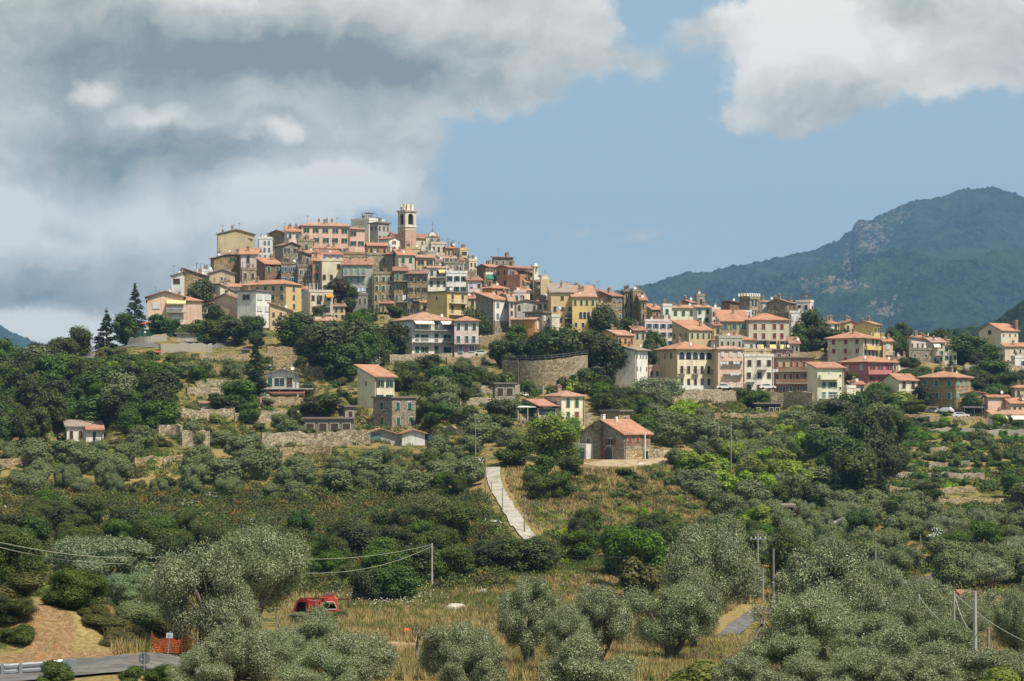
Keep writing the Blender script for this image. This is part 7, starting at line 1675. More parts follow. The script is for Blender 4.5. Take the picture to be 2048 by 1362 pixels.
# --- foreground
for a in [
 ('olive', 503, 1064, 0, 150, 165, 'tall silver olive left of the red van, tallest in the foreground'), ('olive', 405, 1105, 0, 190, 117, 'leaning silver olive over the roadside sign post'),
 ('olive', 330, 1150, 0, 110, 135, 'smaller grey olive left of the leaning roadside olive'), ('olive', 460, 1170, 0, 120, 128),
 ('eucalyptus', 205, 1078, 0, 150, 150, 'blue green eucalyptus above the roadside bank at the left'), ('eucalyptus', 150, 1110, 0, 80, 152), ('eucalyptus', 245, 1150, 0, 90, 146), 
 ('broadleaf', 155, 1140, 0, 105, 121, 'rounded yellow green tree on the bare roadside bank'), ('broadleaf', 15, 1066, 0, 110, 150, 'green tree at the left edge above the bank, upper'), ('broadleaf', 8, 1190, 0, 100, 116, 'green tree at the left edge beside the bank, lower'),
 ('olive', 480, 1258, 0, 190, 92), ('olive', 400, 1300, 0, 120, 90), ('olive', 625, 1222, 0, 150, 122, 'olive with open trunk right in front of the red van'), ('olive', 570, 1265, 0, 110, 110), ('olive', 720, 1272, 0, 180, 98), ('olive', 640, 1300, 0, 150, 90),
 ('olive', 905, 1252, 0, 150, 110), ('olive', 1060, 1162, 0, 130, 135, 'upright silver olive in the dry field, left of two'), ('olive', 1195, 1178, 0, 160, 135, 'broad silver olive in the dry field, right of two'), ('olive', 1130, 1215, 0, 100, 128),
 ('olive', 1180, 1275, 0, 190, 92), ('olive', 1340, 1175, 0, 150, 150), ('olive', 1390, 1150, 0, 110, 165), ('olive', 1415, 1058, 0, 140, 190, 'big rounded silver olive with pale top in the right middle ground'),
 ('olive', 1640, 1098, 0, 190, 155, 'large silver olive right of the dark pole'), ('olive', 1700, 1150, 0, 150, 150), ('olive', 1595, 1190, 0, 180, 128), ('olive', 1740, 1235, 0, 160, 118), ('olive', 1800, 1190, 0, 140, 140), ('olive', 1790, 1260, 0, 190, 104),
 ('olive', 1560, 1280, 0, 190, 98), ('olive', 1880, 1245, 0, 150, 125), ('olive', 1900, 1290, 0, 180, 98), ('olive', 2040, 1190, 0, 120, 140), ('olive', 2010, 1300, 0, 150, 97),
 ('olive', 1870, 1175, 0, 120, 165), ('olive', 1770, 1130, 0, 130, 172), ('olive', 1720, 1300, 0, 170, 92), ('olive', 950, 1295, 0, 130, 92), ('olive', 1470, 1315, 0, 150, 90), ('olive', 1620, 1320, 0, 160, 88), ('olive', 1840, 1315, 0, 160, 89), ('lime_bush', 1985, 1325, 0, 90, 92), ('lime_bush', 1400, 1325, 0, 110, 100),
 ('green_bush', 110, 1325, 0, 60, 99, 'small green shrub growing at the guard rail'), ('green_bush', 326, 1336, 0, 66, 100, 'green shrub under the round road sign'), ('green_bush', 265, 1352, 0, 50, 98), ('bush', 262, 1252, 0, 90, 118, 'dry brown shrub at the right end of the roadside bank'), ('bush', 205, 1258, 0, 70, 117), ('bush', 190, 1225, 0, 60, 119), ('bush', 120, 1195, 0, 60, 122), ('bush', 225, 1290, 0, 50, 115), ('green_bush', 35, 1270, 0, 60, 114), ('bush', 250, 1285, 0, 60, 115), ('grey_olive', 280, 1205, 0, 90, 122), ('bush', 60, 1150, 0, 100, 128), ('bush', 320, 1240, 0, 80, 122)]:
    T(a[0], a[1], a[2], a[3], a[4], a[5], a[6] if len(a) > 6 else None)
# --- single trees of the hillside
for a in [
 ('conifer', 213, 622, 700, 46, None, 'pointed dark conifer standing on the left skyline'), ('conifer', 270, 574, 665, 44, None, 'dark conifer behind the left corner of the peach villa'), ('dark_tree', 252, 628, 690, 50),
 ('dark_tree', 14, 680, 745, 56, None, 'round dark tree alone on the far left skyline'), ('broadleaf', 160, 655, 712, 44), ('broadleaf', 128, 676, 722, 60), ('dark_tree', 98, 694, 735, 55), ('dark_tree', 322, 630, 672, 46, None, 'round dark shrub tree covering the foot of the peach villa'),
 ('dark_tree', 400, 560, 606, 44, 574), ('broadleaf', 432, 610, 655, 50), ('broadleaf', 410, 640, 690, 60), ('dark_tree', 470, 640, 690, 60), ('dark_tree', 505, 632, 672, 50), ('dark_tree', 440, 640, 680, 60), ('green_bush', 360, 640, 668, 40),
 ('purple_tree', 676, 558, 618, 46, 588, 'purplish dark tree growing among the middle houses'), ('dark_tree', 700, 572, 620, 36, 590),
 ('dark_tree', 592, 626, 695, 62), ('dark_tree', 655, 645, 752, 95, None, 'largest dark evergreen in the wood below the old town'), ('dark_tree', 702, 642, 742, 80), ('dark_tree', 625, 655, 730, 70), ('dark_tree', 730, 665, 750, 60), ('dark_tree', 786, 648, 716, 66, None, 'round dark tree left of the white apartment house'), ('dark_tree', 690, 690, 762, 70),
 ('green_bush', 670, 712, 752, 34), ('oleander', 742, 700, 738, 40), ('broadleaf', 755, 690, 730, 46), ('dark_tree', 770, 680, 722, 50),
 ('dark_tree', 1118, 656, 720, 92, 498, 'large leafy dark tree on the curved bastion'), ('dark_tree', 1080, 668, 718, 50, 497), ('dark_tree', 1185, 664, 740, 72, 497, 'round dark tree right of the large leafy bastion tree'), ('dark_tree', 1215, 676, 742, 60, 500), ('dark_tree', 1035, 680, 716, 56, 500), ('dark_tree', 1000, 680, 714, 44, 502), ('broadleaf', 1060, 676, 714, 44, 501),
 ('green_bush', 1012, 744, 778, 40, 472, 'green shrub at the left end of the curved bastion'), ('green_bush', 1165, 738, 776, 50, 474), ('bush', 1120, 756, 782, 40, 470), ('green_bush', 1060, 762, 784, 34, 468), ('lime_bush', 1140, 758, 780, 30, 471),
 ('broadleaf', 945, 616, 656, 46, 566, 'bright green tree between the pink house and the dark blank wall'), ('broadleaf', 965, 640, 676, 40, 558), ('broadleaf', 1240, 655, 700, 40, 562), ('dark_tree', 1205, 612, 680, 30, 570), ('dark_tree', 1258, 638, 664, 50, 578), ('broadleaf', 1030, 650, 682, 40, 556),
 ('conifer', 511, 686, 798, 46, None, 'tall dark conifer left of the white chalet'), ('broadleaf', 480, 760, 815, 55), ('dark_tree', 455, 790, 830, 60), ('broadleaf', 640, 790, 830, 60),
 ('pine', 1114, 830, 952, 104, 362, 'big round pine left of the stone farmhouse'), ('broadleaf', 1030, 882, 932, 66), ('dark_tree', 1000, 800, 862, 56), ('broadleaf', 985, 830, 876, 60), ('dark_tree', 920, 748, 800, 44), ('dark_tree', 880, 735, 790, 50), ('dark_tree', 860, 710, 745, 40), ('dark_tree', 835, 752, 792, 48), ('oleander', 950, 915, 938, 30, None, 'white flowering oleander at the head of the concrete drive'),
 ('dark_tree', 1628, 622, 690, 58, 586, 'dark umbrella pine right of the beige palace with red shutters'), ('broadleaf', 1605, 650, 692, 44, 582), ('dark_tree', 1650, 655, 700, 60, 580), ('dark_tree', 1600, 668, 702, 40, 578), ('broadleaf', 1690, 660, 700, 34, 575),
 ('dark_tree', 1308, 662, 735, 34, 545, 'ivy dark tree left of the arched house'), ('dark_tree', 1300, 690, 752, 38, 538), ('olive', 1318, 755, 812, 80, None, 'pale olive under the pink low house'), ('broadleaf', 1490, 778, 826, 70, 492), ('broadleaf', 1455, 784, 824, 56, 494), ('broadleaf', 1520, 782, 815, 50, 494), ('dark_tree', 1610, 790, 830, 20, 500),
 ('dark_tree', 1705, 788, 860, 70, None), ('dark_tree', 1675, 800, 880, 60), ('dark_tree', 1722, 820, 920, 64), ('dark_tree', 1640, 862, 950, 64), ('dark_tree', 1690, 880, 975, 70), ('broadleaf', 1715, 905, 1000, 80, None, 'tall dark green tree in the dip left of the right terraces'), ('conifer', 1762, 930, 1010, 34), ('conifer', 1670, 930, 1000, 30), ('purple_tree', 1745, 830, 880, 40),
 ('broadleaf', 1945, 786, 834, 46, 500, 'rounded green tree in front of the yellow house at the right'), ('lime_tree', 1995, 828, 858, 30, 484, 'bright yellow green tree before the low shop building'), ('dark_tree', 2035, 840, 862, 30, 482),
 ('dark_tree', 1925, 672, 730, 90, 606, 'broad dark cedar left of the brick church, upper'), ('dark_tree', 1965, 690, 735, 80, 600), ('dark_tree', 1985, 720, 790, 70, 560), ('dark_tree', 1950, 740, 800, 70, 545), ('conifer', 1875, 722, 745, 18, 580), ('conifer', 1902, 720, 756, 26, 570), ('dark_tree', 1800, 672, 704, 34, 600), ('broadleaf', 1820, 715, 765, 44, 560),
 ('cypress', 1870, 660, 690, 8, 700, 'slim cypress on the saddle before the mountain, left of three'), ('cypress', 1896, 656, 690, 8, 700, 'slim cypress on the saddle before the mountain, middle of three'), ('cypress', 1910, 660, 690, 8, 700, 'slim cypress on the saddle before the mountain, right of three'),
 ('dark_tree', 1740, 780, 840, 60, 492), ('dark_tree', 1780, 790, 840, 50, 490), ('broadleaf', 1830, 800, 842, 44, 490), ('lime_bush', 1790, 785, 815, 40, 500), ('dark_tree', 1845, 770, 830, 30, 505),
 ('dark_tree', 1040, 1078, 1155, 110, 255, 'wide dark evergreen shrub tree below the drive'), ('dark_tree', 975, 1085, 1160, 80, 256), ('dark_tree', 790, 1135, 1190, 70, 225, 'dark rounded shrub tree above the white flowers'), ('dark_tree', 735, 1140, 1195, 60, 224), ('pine', 860, 990, 1080, 90, 290), ('broadleaf', 920, 1010, 1080, 70, 285), ('broadleaf', 1280, 1060, 1140, 100, 245), ('broadleaf', 1240, 1055, 1120, 70, 255), 
 ('oleander', 1872, 1056, 1095, 34, None, 'cream flowering tree in the right hand grove'), ('broadleaf', 1580, 1062, 1120, 70, 240), ('bush', 1280, 1120, 1165, 90, 232), ('red_bush', 694, 612, 624, 18), ('lime_bush', 765, 603, 620, 36), ('green_bush', 735, 618, 640, 50), ('green_bush', 785, 612, 632, 40), ('broadleaf', 720, 628, 665, 60, 555), ('green_bush', 650, 612, 640, 40, 572)]:
    T(*a)
# --- groves and woods, scattered within their ground; what the photograph shows uncovered stays uncovered
for h in HOUSES:
    if 'half hidden' in h['root']['label'] or 'bluish hut' in h['root']['label']: continue
    hh = h['yb']-h['ye']; VIS.append((h['x0'], h['x1'], h['ye']-6, h['yb']-hh*.22, h['Y']))
for pts, h, m, lb in WL:
    y0 = sum(p[1] for p in pts)/len(pts); x0, x1 = pts[0][0], pts[-1][0]; q = x0
    while q < x1:
        e = min(q+random.uniform(22, 55), x1)
        if random.random() < .62: VIS.append((q, e, y0-h*8, y0-h*3, hit((q+e)/2, y0)-.5))
        q = e+random.uniform(8, 30)
VIS += [(965, 1005, 937, 985, 330), (990, 1030, 975, 1030, 300), (1015, 1055, 1020, 1062, 285), (1170, 1400, 880, 935, 370), (600, 1000, 1205, 1262, 200), (1210, 1500, 1150, 1200, 215), (1655, 1690, 1040, 1080, 270), (1100, 1240, 1140, 1180, 230), (1495, 1525, 1218, 1232, 185), (60, 180, 1200, 1340, 120),
        (780, 960, 640, 708, 505), (1005, 1180, 715, 765, 480), (280, 405, 585, 640, 540)]
NSH = 0
def scatter(poly, mix, n, hrange, wr=(.85, 1.25), sep=.8, maxn=None):
    xs = [p[0] for p in poly]; ys = [p[1] for p in poly]; c = 0
    global NSH
    for _ in range(n):
        px, py = random.uniform(min(xs), max(xs)), random.uniform(min(ys), max(ys))
        if not in_poly(px, py, poly): continue
        kind = random.choices([m[0] for m in mix], [m[1] for m in mix])[0]
        H = random.uniform(*hrange)*{'bush': .45, 'green_bush': .45, 'lime_bush': .42, 'oleander': .45, 'vine_hedge': .35, 'conifer': 1.5, 'cypress': 1.6}.get(kind, 1)
        Wd = H*random.uniform(*wr)*{'bush': 1.4, 'green_bush': 1.4, 'lime_bush': 1.4, 'conifer': .4, 'cypress': .25, 'vine_hedge': 3.6, 'grey_olive': .88, 'olive': .92, 'broadleaf': .85, 'dark_tree': .85, 'lime_tree': .9}.get(kind, 1)
        Y = hit(px, py); x = (px-CX)/F*Y
        if Y > 640 or Y < 84 or kept(x, Y, Wd*.28) or near_tree(x, Y, Wd*sep): continue
        if kind in ('bush', 'green_bush', 'lime_bush'):
            if NSH >= 262: continue
            NSH += 1
        pt = py-H/Y*F; hw = Wd*.5/Y*F
        if any(Y < v[4]-1 and px+hw > v[0] and px-hw < v[1] and py > v[2] and pt < v[3] for v in VIS): continue
        plant(kind, Vector((x, Y, ground(x, Y)-.12)), H, Wd); c += 1
        if maxn and c >= maxn: break
scatter([(1350, 930), (1640, 930), (1640, 1000), (1450, 1010)], [('lime_tree', 4), ('lime_bush', 2)], 260, (3.6, 5), sep=.8, maxn=24)
scatter([(1790, 835), (2110, 838), (2110, 985), (1790, 985)], [('vine_hedge', 6), ('green_bush', 2), ('grey_olive', .6), ('lime_bush', .6)], 700, (3.2, 4.2), sep=.75, maxn=110)
scatter([(1225, 955), (1400, 945), (1490, 1040), (1320, 1075), (1230, 1020)], [('lime_bush', 2), ('green_bush', 3), ('bush', 3), ('grey_olive', .6)], 200, (2.4, 4.4), sep=1.0, maxn=34)
scatter([(1070, 960), (1200, 950), (1230, 1040), (1090, 1040)], [('bush', 3), ('green_bush', 2)], 100, (2.0, 3.6), sep=1.3, maxn=12)
scatter([(-60, 760), (80, 742), (200, 775), (330, 770), (345, 860), (200, 880), (-60, 910)], [('dark_tree', 5), ('broadleaf', 3), ('grey_olive', 1)], 1600, (4.8, 7.5), sep=.78, maxn=80)
scatter([(60, 742), (190, 712), (330, 712), (400, 735), (330, 775), (80, 775)], [('green_bush', 4), ('bush', 3), ('broadleaf', 1), ('lime_bush', 1)], 500, (3.5, 5.5), sep=.8, maxn=45)
scatter([(330, 720), (500, 712), (700, 745), (700, 880), (330, 880)], [('green_bush', 4), ('broadleaf', 2), ('grey_olive', 2), ('bush', 2), ('oleander', .6), ('lime_bush', .6)], 620, (2.6, 4.6), sep=1.15, maxn=62)
scatter([(-60, 890), (360, 885), (560, 900), (960, 880), (960, 1000), (500, 1000), (-60, 1000)], [('grey_olive', 8), ('broadleaf', .6), ('bush', 1.5)], 1500, (2.6, 4.7), sep=1.25, maxn=115)
scatter([(560, 640), (700, 636), (790, 700), (760, 745), (560, 700)], [('dark_tree', 3), ('broadleaf', 3), ('green_bush', 2)], 300, (4, 7), sep=.8, maxn=28)
scatter([(600, 635), (850, 620), (960, 660), (780, 700), (700, 660)], [('green_bush', 4), ('lime_bush', 2), ('bush', 1), ('broadleaf', 1)], 260, (2.6, 4.2), sep=1.0, maxn=32)
scatter([(780, 735), (1010, 735), (1010, 800), (1100, 860), (1090, 900), (850, 900), (800, 800)], [('green_bush', 4), ('broadleaf', 3), ('grey_olive', 2), ('lime_bush', 2), ('dark_tree', 1)], 700, (3.2, 5.6), sep=.95, maxn=85)
scatter([(1165, 770), (1290, 790), (1300, 900), (1200, 830)], [('green_bush', 4), ('broadleaf', 4), ('dark_tree', 1)], 500, (3.2, 5.5), sep=.8, maxn=42)
scatter([(1290, 812), (1430, 840), (1640, 840), (1650, 1010), (1500, 1090), (1330, 950), (1290, 880)], [('grey_olive', 7), ('broadleaf', 3), ('lime_tree', 1), ('bush', 1), ('green_bush', 1)], 1100, (3.0, 5.4), sep=1.0, maxn=95)
scatter([(1430, 985), (1800, 985), (2110, 1000), (2110, 1180), (1760, 1180), (1450, 1150)], [('grey_olive', 7), ('olive', 2), ('broadleaf', 2), ('dark_tree', 1), ('green_bush', 1)], 1500, (3.0, 5.2), sep=1.25, maxn=105)
scatter([(1640, 830), (1790, 800), (1800, 990), (1640, 1000)], [('dark_tree', 4), ('broadleaf', 3), ('grey_olive', 1)], 500, (5, 8), sep=.75, maxn=36)
scatter([(1640, 760), (1860, 765), (1850, 840), (1640, 830)], [('green_bush', 3), ('broadleaf', 2), ('dark_tree', 1)], 260, (3, 5), sep=.9, maxn=26)
scatter([(1790, 740), (2110, 720), (2110, 800), (1960, 820), (1790, 780)], [('dark_tree', 3), ('green_bush', 2), ('bush', 1)], 400, (3.5, 6), sep=.85, maxn=40)
scatter([(1300, 690), (1340, 690), (1340, 780), (1300, 780)], [('broadleaf', 1)], 60, (3, 4), maxn=6)
scatter([(1780, 680), (1960, 690), (1960, 740), (1790, 730)], [('dark_tree', 2), ('broadleaf', 1)], 160, (4, 6), sep=.9, maxn=16)
scatter([(380, 600), (560, 640), (560, 700), (400, 690)], [('green_bush', 3), ('dark_tree', 1), ('lime_bush', 1)], 240, (2.6, 5), sep=.9, maxn=26)
scatter([(1450, 1170), (2110, 1180), (2110, 1300), (1500, 1300)], [('olive', 6), ('bush', 1), ('lime_bush', 1)], 500, (3.0, 4.4), sep=1.3, maxn=20)
scatter([(0, 1030), (420, 1080), (420, 1150), (0, 1120)], [('broadleaf', 2), ('dark_tree', 1), ('green_bush', 3)], 200, (3.2, 5), sep=.8, maxn=24)
scatter([(560, 1080), (1000, 1070), (1400, 1080), (1400, 1150), (1150, 1150), (850, 1180), (560, 1180)], [('green_bush', 4), ('bush', 3), ('broadleaf', 2), ('dark_tree', 1), ('lime_bush', 1)], 600, (2.6, 5.0), sep=1.0, maxn=48)
scatter([(900, 960), (960, 960), (1000, 1040), (1020, 1080), (900, 1080)], [('lime_bush', 4), ('green_bush', 3)], 200, (3.5, 5), sep=.8, maxn=20)
scatter([(1060, 945), (1180, 955), (1130, 1010), (1060, 1030)], [('green_bush', 3), ('broadleaf', 1), ('bush', 1)], 140, (3.5, 5), sep=.8, maxn=12)

for a in [('olive', 598, 1224, 1262, 46, 190, 'small low olive in front of the red van'), ('bush', 640, 1226, 1256, 40, 194, 'olive brown shrub in front of the wrecked red car'), ('green_bush', 676, 1222, 1250, 34, 196, 'green shrub at the right end of the wrecked red car')]: T(*a)
def dead_tree(px, ptop, pbot, Y, label):
    s = Y/F; t = empty('dead_tree', at(px, pbot, Y)); h = (pbot-ptop)*s; mb = MB(); mb.smooth = True
    def br(p, d, L, r, n):
        q = p+d*L; mb.tube([tuple(p), tuple(p.lerp(q, .5)+Vector((random.uniform(-.08, .08), 0, .05))*L), tuple(q)], [r, r*.8, r*.55], 5)
        if n > 0:
            for k in range(3): e = (d+Vector((random.uniform(-.8, .8), random.uniform(-.8, .8), random.uniform(-.1, .5)))).normalized(); br(q, e, L*random.uniform(.55, .8), r*.55, n-1)
    br(Vector((0, 0, -.3)), Vector((0, 0, 1)), h*.42, .13, 3); mb.build('trunk', BARK, t); tag(t, label, 'tree')
dead_tree(1510, 1196, 1318, 112, 'bare dead tree beside the small asphalt patch at the lower right')
dead_tree(835, 1235, 1300, 118, 'pale bare twiggy tree between the foreground olives')

# --- maquis, ground cover and grass: nobody could count these
def cover_stuff(name, polys, n, size, leaf, per, mats, seed, label, cat, tall=1.0, mixw=None, dens=None, avoid=.3, ymax=640):
    rng = np.random.default_rng(seed); rs = random.Random(seed); pts = []
    for poly, share in polys:
        xs = [p[0] for p in poly]; ys = [p[1] for p in poly]; m = 0; tries = 0
        while m < n*share and tries < n*share*6:
            tries += 1; px, py = rs.uniform(min(xs), max(xs)), rs.uniform(min(ys), max(ys))
            if not in_poly(px, py, poly): continue
            Y = hit(px, py); x = (px-CX)/F*Y
            if Y > ymax or kept(x, Y, avoid): continue
            if dens is not None and dens(x, Y) < rs.random(): continue
            pts.append((x, Y, ground(x, Y))); m += 1
    P = np.array(pts); N = len(P); R = rng.uniform(size[0], size[1], N)*(.75+.5*vnoise(P[:, 0]/9, P[:, 1]/9, seed))
    mk = rng.choice(len(mats), N, p=np.array(mixw or [1/len(mats)]*len(mats)))
    idx = np.repeat(np.arange(N), per); d = rdir(len(idx), rng); d[:, 2] = np.abs(d[:, 2]); r = rng.uniform(.45, 1.05, len(idx))[:, None]
    C = P[idx]+d*r*np.stack([R[idx], R[idx], R[idx]*tall], 1); Nn = d+rdir(len(idx), rng)*.8; Nn /= np.linalg.norm(Nn, axis=1, keepdims=True)
    sc = (R[idx]/np.mean(size))**.5
    V_ = leaves(C, Nn, leaf[0]*sc, leaf[1]*sc, rng); me = np_mesh(name, V_, 4, [LEAF[m] for m in mats], mk[idx]); tag(link(name, me), label, cat, None, 'stuff')
def dn(sc, lo, hi, seed): return lambda x, y: min(1, max(0, (float(vnoise(np.array(x/sc), np.array(y/sc), seed))-lo)/(hi-lo)))
def grass_stuff(name, polys, n, h, mats, seed, label, dens=None, blades=9, wd=.05, mixw=None):
    rng = np.random.default_rng(seed); rs = random.Random(seed); pts = []
    for poly, share in polys:
        xs = [p[0] for p in poly]; ys = [p[1] for p in poly]; m = 0; tries = 0
        while m < n*share and tries < n*share*6:
            tries += 1; px, py = rs.uniform(min(xs), max(xs)), rs.uniform(min(ys), max(ys))
            if not in_poly(px, py, poly): continue
            Y = hit(px, py); x = (px-CX)/F*Y
            if kept(x, Y, .1) or (dens and dens(x, Y) < rs.random()): continue
            pts.append((x, Y, ground(x, Y))); m += 1
    P = np.array(pts); N = len(P); idx = np.repeat(np.arange(N), blades); k = len(idx)
    b = P[idx]+np.stack([rng.normal(0, .18, k), rng.normal(0, .18, k), np.full(k, -.05)], 1); L = rng.uniform(.5, 1.2, k)*h
    lean = np.stack([rng.normal(0, .28, k), rng.normal(0, .28, k), np.ones(k)], 1); tip = b+lean*L[:, None]; s = np.stack([rng.normal(size=k), rng.normal(size=k), np.zeros(k)], 1); s /= np.linalg.norm(s, axis=1, keepdims=True)
    w_ = wd*(P[idx][:, 1]/150)[:, None]
    V_ = np.stack([b-s*w_, b+s*w_, tip], 1).reshape(-1, 3); mk = rng.choice(len(mats), N, p=np.array(mixw or [1/len(mats)]*len(mats)))
    tag(link(name, np_mesh(name, V_, 3, [LEAF[m] for m in mats], mk[idx])), label, 'grass', None, 'stuff')
LOWL = [(-60, 985), (500, 985), (960, 985), (1010, 1080), (1010, 1180), (560, 1195), (330, 1190), (-60, 1185)]
cover_stuff('maquis_scrub', [(LOWL, 1.0)], 7600, (.6, 1.9), (.34, .16), 120, ['scrub', 'scrub2', 'dark', 'purple', 'broad', 'lime', 'rust', 'oleander'], 11, 'dense low maquis covering the slope above the near road', 'scrub', .85, [.36, .24, .15, .09, .08, .04, .035, .005])
cover_stuff('terrace_scrub', [([(-60, 895), (960, 880), (960, 990), (-60, 990)], .3), ([(330, 705), (800, 730), (960, 880), (330, 890)], .3), ([(-60, 740), (330, 700), (330, 890), (-60, 890)], .16), ([(560, 630), (960, 640), (1000, 740), (560, 720)], .16), ([(780, 720), (1100, 780), (1100, 930), (850, 920)], .16)],
            4300, (.4, 1.2), (.34, .17), 60, ['scrub', 'scrub2', 'lime', 'dark', 'vine'], 12, 'mixed weeds and low bushes on the terraces under the old town', 'scrub', .8, [.32, .34, .12, .1, .12], dens=dn(12, .15, .6, 5))
cover_stuff('grove_scrub', [([(1060, 950), (1300, 965), (1450, 1000), (1500, 1160), (1060, 1160)], .15), ([(1180, 770), (1650, 830), (1650, 1000), (1300, 960)], .24), ([(1430, 1000), (2110, 990), (2110, 1200), (1450, 1180)], .3), ([(1640, 740), (2110, 740), (2110, 1000), (1640, 1000)], .23)],
            6200, (.5, 1.3), (.42, .2), 62, ['scrub', 'scrub2', 'lime', 'dark', 'broad', 'purple'], 13, 'low bushes and weeds between the olive trees on the right slope', 'scrub', .8, [.32, .3, .1, .12, .1, .06], dens=dn(11, .2, .65, 6))
cover_stuff('near_scrub', [([(-40, 1130), (330, 1150), (420, 1230), (200, 1215), (0, 1190)], .3), ([(850, 1090), (1450, 1110), (1450, 1190), (700, 1195)], .4), ([(1250, 1180), (1560, 1180), (2100, 1230), (2100, 1362), (1250, 1362)], .45)],
            1500, (.35, .9), (.2, .1), 110, ['scrub', 'scrub2', 'lime', 'straw'], 14, 'scrubby undergrowth around the foreground olives', 'scrub', .9, [.4, .3, .2, .1], dens=dn(7, .2, .6, 7))
FIELD = [(560, 1190), (860, 1180), (1200, 1140), (1480, 1190), (1480, 1362), (560, 1362)]
grass_stuff('dry_grass', [(FIELD, .5), ([(200, 1230), (420, 1240), (420, 1320), (240, 1325)], .05), ([(1003, 938), (1180, 940), (1500, 930), (1500, 1100), (1060, 1060), (1015, 1000)], .28), ([(1450, 1150), (2110, 1150), (2110, 1362), (1450, 1362)], .2)],
            30000, .75, ['straw', 'rust', 'lime', 'scrub'], 21, 'tall dry yellow and rust coloured grass in the field and on the banks', blades=8, mixw=[.74, .09, .08, .09])
grass_stuff('green_grass', [([(560, 1170), (1250, 1120), (1250, 1180), (900, 1225), (660, 1225)], .7), (FIELD, .3)], 9000, .7, ['lime', 'scrub2', 'vine'], 22, 'fresh green grass and weeds along the upper edge of the dry field', dens=dn(8, .25, .6, 8), blades=8)
def flowers():
    rs = random.Random(5); rng = np.random.default_rng(5); C = []
    for _ in range(700):
        px, py = rs.gauss(770, 45), rs.gauss(1200, 9)
        Y = hit(px, py); x = (px-CX)/F*Y
        C.append((x, Y, ground(x, Y)+rs.uniform(.5, .9)))
    C = np.array(C); N = rdir(len(C), rng); N[:, 2] = abs(N[:, 2])+.5; N[:, 1] -= .8; N /= np.linalg.norm(N, axis=1, keepdims=True)
    tag(link('wild_flowers', np_mesh('wild_flowers', leaves(C, N, .17, .17, rng), 4, [LEAF['oleander']])), 'white umbel wild flowers in the green grass right of the red van', 'flowers', None, 'stuff')
flowers()

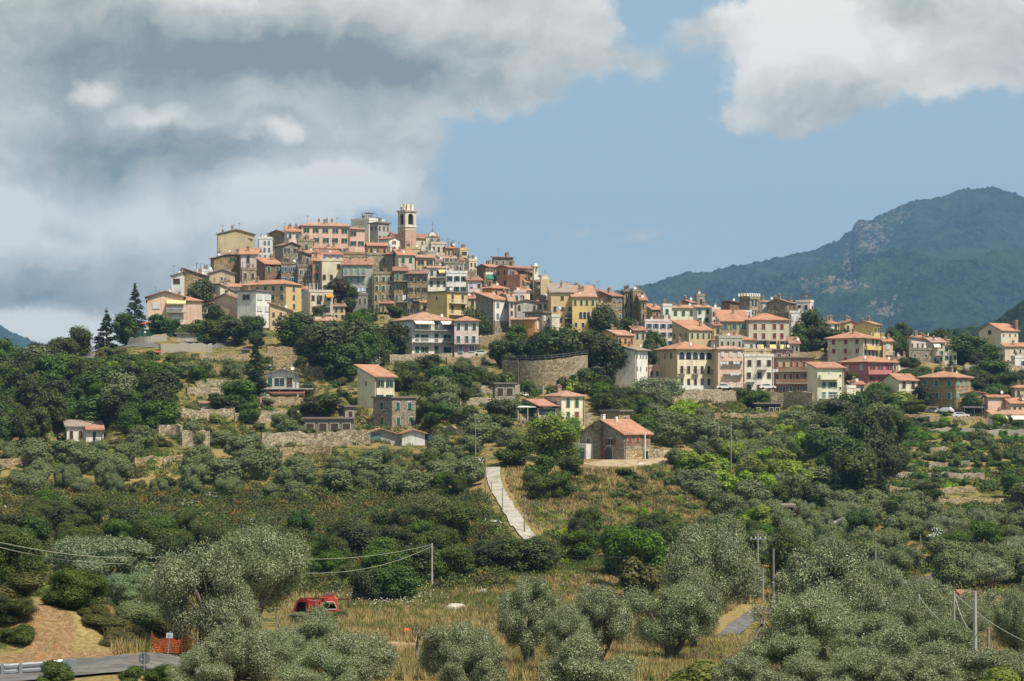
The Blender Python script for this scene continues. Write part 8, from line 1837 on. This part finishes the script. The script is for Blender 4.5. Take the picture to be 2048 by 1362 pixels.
# ------------------------------------------------------------------ every plant gets its own label from what it stands next to
MARKS = [(h['px'], (h['yb']+h['ye'])/2, None) for h in HOUSES]
LM = [(340, 625, 'the peach villa'), (213, 660, 'the pointed conifer'), (160, 866, 'the white woodland cottage'), (565, 770, 'the white chalet'), (750, 775, 'the tall cream house'), (787, 825, 'the grey stone house'), (655, 850, 'the long low shed'), (820, 890, 'the small white cottage'),
      (865, 675, 'the white apartment house'), (932, 675, 'the pink house'), (1090, 740, 'the curved bastion'), (1130, 810, 'the cream villa'), (1235, 880, 'the stone farmhouse'), (990, 970, 'the top of the drive'), (1045, 1055, 'the foot of the drive'), (1114, 890, 'the big round pine'),
      (1265, 745, 'the pale grey block'), (1390, 735, 'the arched window house'), (1590, 750, 'the brown red apartments'), (1657, 780, 'the pale yellow apartments'), (1745, 740, 'the rose villa'), (1900, 790, 'the big brown stone house'), (2010, 812, 'the right edge houses'), (2020, 675, 'the brick church'), (1865, 710, 'the far right house row'), (1715, 690, 'the big beige mansion'),
      (1462, 900, 'the very tall pole'), (1560, 1022, 'the dark open shelter'), (1516, 1100, 'the crossarm pole'), (1547, 1160, 'the white footed pole'), (1751, 1130, 'the tall brown pole'), (1841, 1080, 'the cream flowering tree'), (1908, 1220, 'the wired poles'), (1935, 1200, 'the bluish hut'), (625, 1210, 'the red van'), (864, 1115, 'the leaning grey pole'), (813, 1262, 'the orange barrel'), (1060, 1230, 'the upright field olive'),
      (1195, 1250, 'the broad field olive'), (1415, 1130, 'the round olive'), (1640, 1180, 'the large silver olive'), (288, 1320, 'the round road sign'), (70, 1335, 'the guard rail'), (100, 1260, 'the bare roadside bank'), (205, 1140, 'the blue green eucalyptus'), (510, 1150, 'the tallest olive'), (1700, 950, 'the dark dip trees'), (1870, 900, 'the terrace walls'), (2000, 930, 'the right terraces'),
      (60, 800, 'the left edge wood'), (250, 820, 'the dark left wood'), (60, 960, 'the far left wall'), (430, 890, 'the high rubble wall'), (640, 905, 'the long rubble wall'), (300, 950, 'the dry strip'), (660, 690, 'the wood under the town'), (740, 620, 'the grassy knoll'), (1510, 1260, 'the dead tree'), (950, 900, 'the white oleander'), (400, 665, 'the greenhouse'), (1985, 735, 'the white sheds'), (450, 790, 'the left flight of terraces'), (1380, 850, 'the lower street wall'), (1560, 820, 'the timber shed'), (1300, 1120, 'the rusty hollow')]
ORD = ['leftmost', 'second from left', 'third from left', 'fourth from left', 'fifth from left', 'sixth from left', 'seventh from left', 'eighth from left', 'ninth from left', 'tenth from left']
G_ = {}
for rec in TREES:
    t, kind, px, py, label, H = rec
    if label: tag(t, label, CAT.get(kind, 'tree'), GRP[kind]); continue
    best = sorted(LM, key=lambda m: (m[0]-px)**2+((m[1]-py)*1.5)**2)[0]; dx, dy = px-best[0], py-best[1]
    if abs(dx) < 18 and abs(dy) < 18: rel = 'close to'
    elif abs(dx) > abs(dy)*2.2: rel = 'right of' if dx > 0 else 'left of'
    elif abs(dy) > abs(dx)*2.2: rel = 'below' if dy > 0 else 'above'
    else: rel = ('lower ' if dy > 0 else 'upper ')+('right of' if dx > 0 else 'left of')
    G_.setdefault((kind, rel, best[2]), []).append(rec)
SZ = ['tall', 'low']
for (kind, rel, lm), L in G_.items():
    L.sort(key=lambda r: r[2]); n = len(L)
    for i, r in enumerate(L):
        base = PHR[kind]+' '+rel+' '+lm
        if n > 1: base += ', '+(ORD[i] if i < 10 else str(i+1)+'th from left')+' of '+str(n)
        while len(base.replace('-', ' ').split()) > 16: base = base.replace(' of '+str(n), '', 1) if base.endswith(' of '+str(n)) else base.replace(' tree', '', 1)
        tag(r[0], base, CAT.get(kind, 'tree'), GRP[kind])
from collections import Counter
print(Counter(NAMEOF[r[1]] for r in TREES))
print('PLANTS', len(TREES), 'OBJECTS', len(bpy.data.objects))
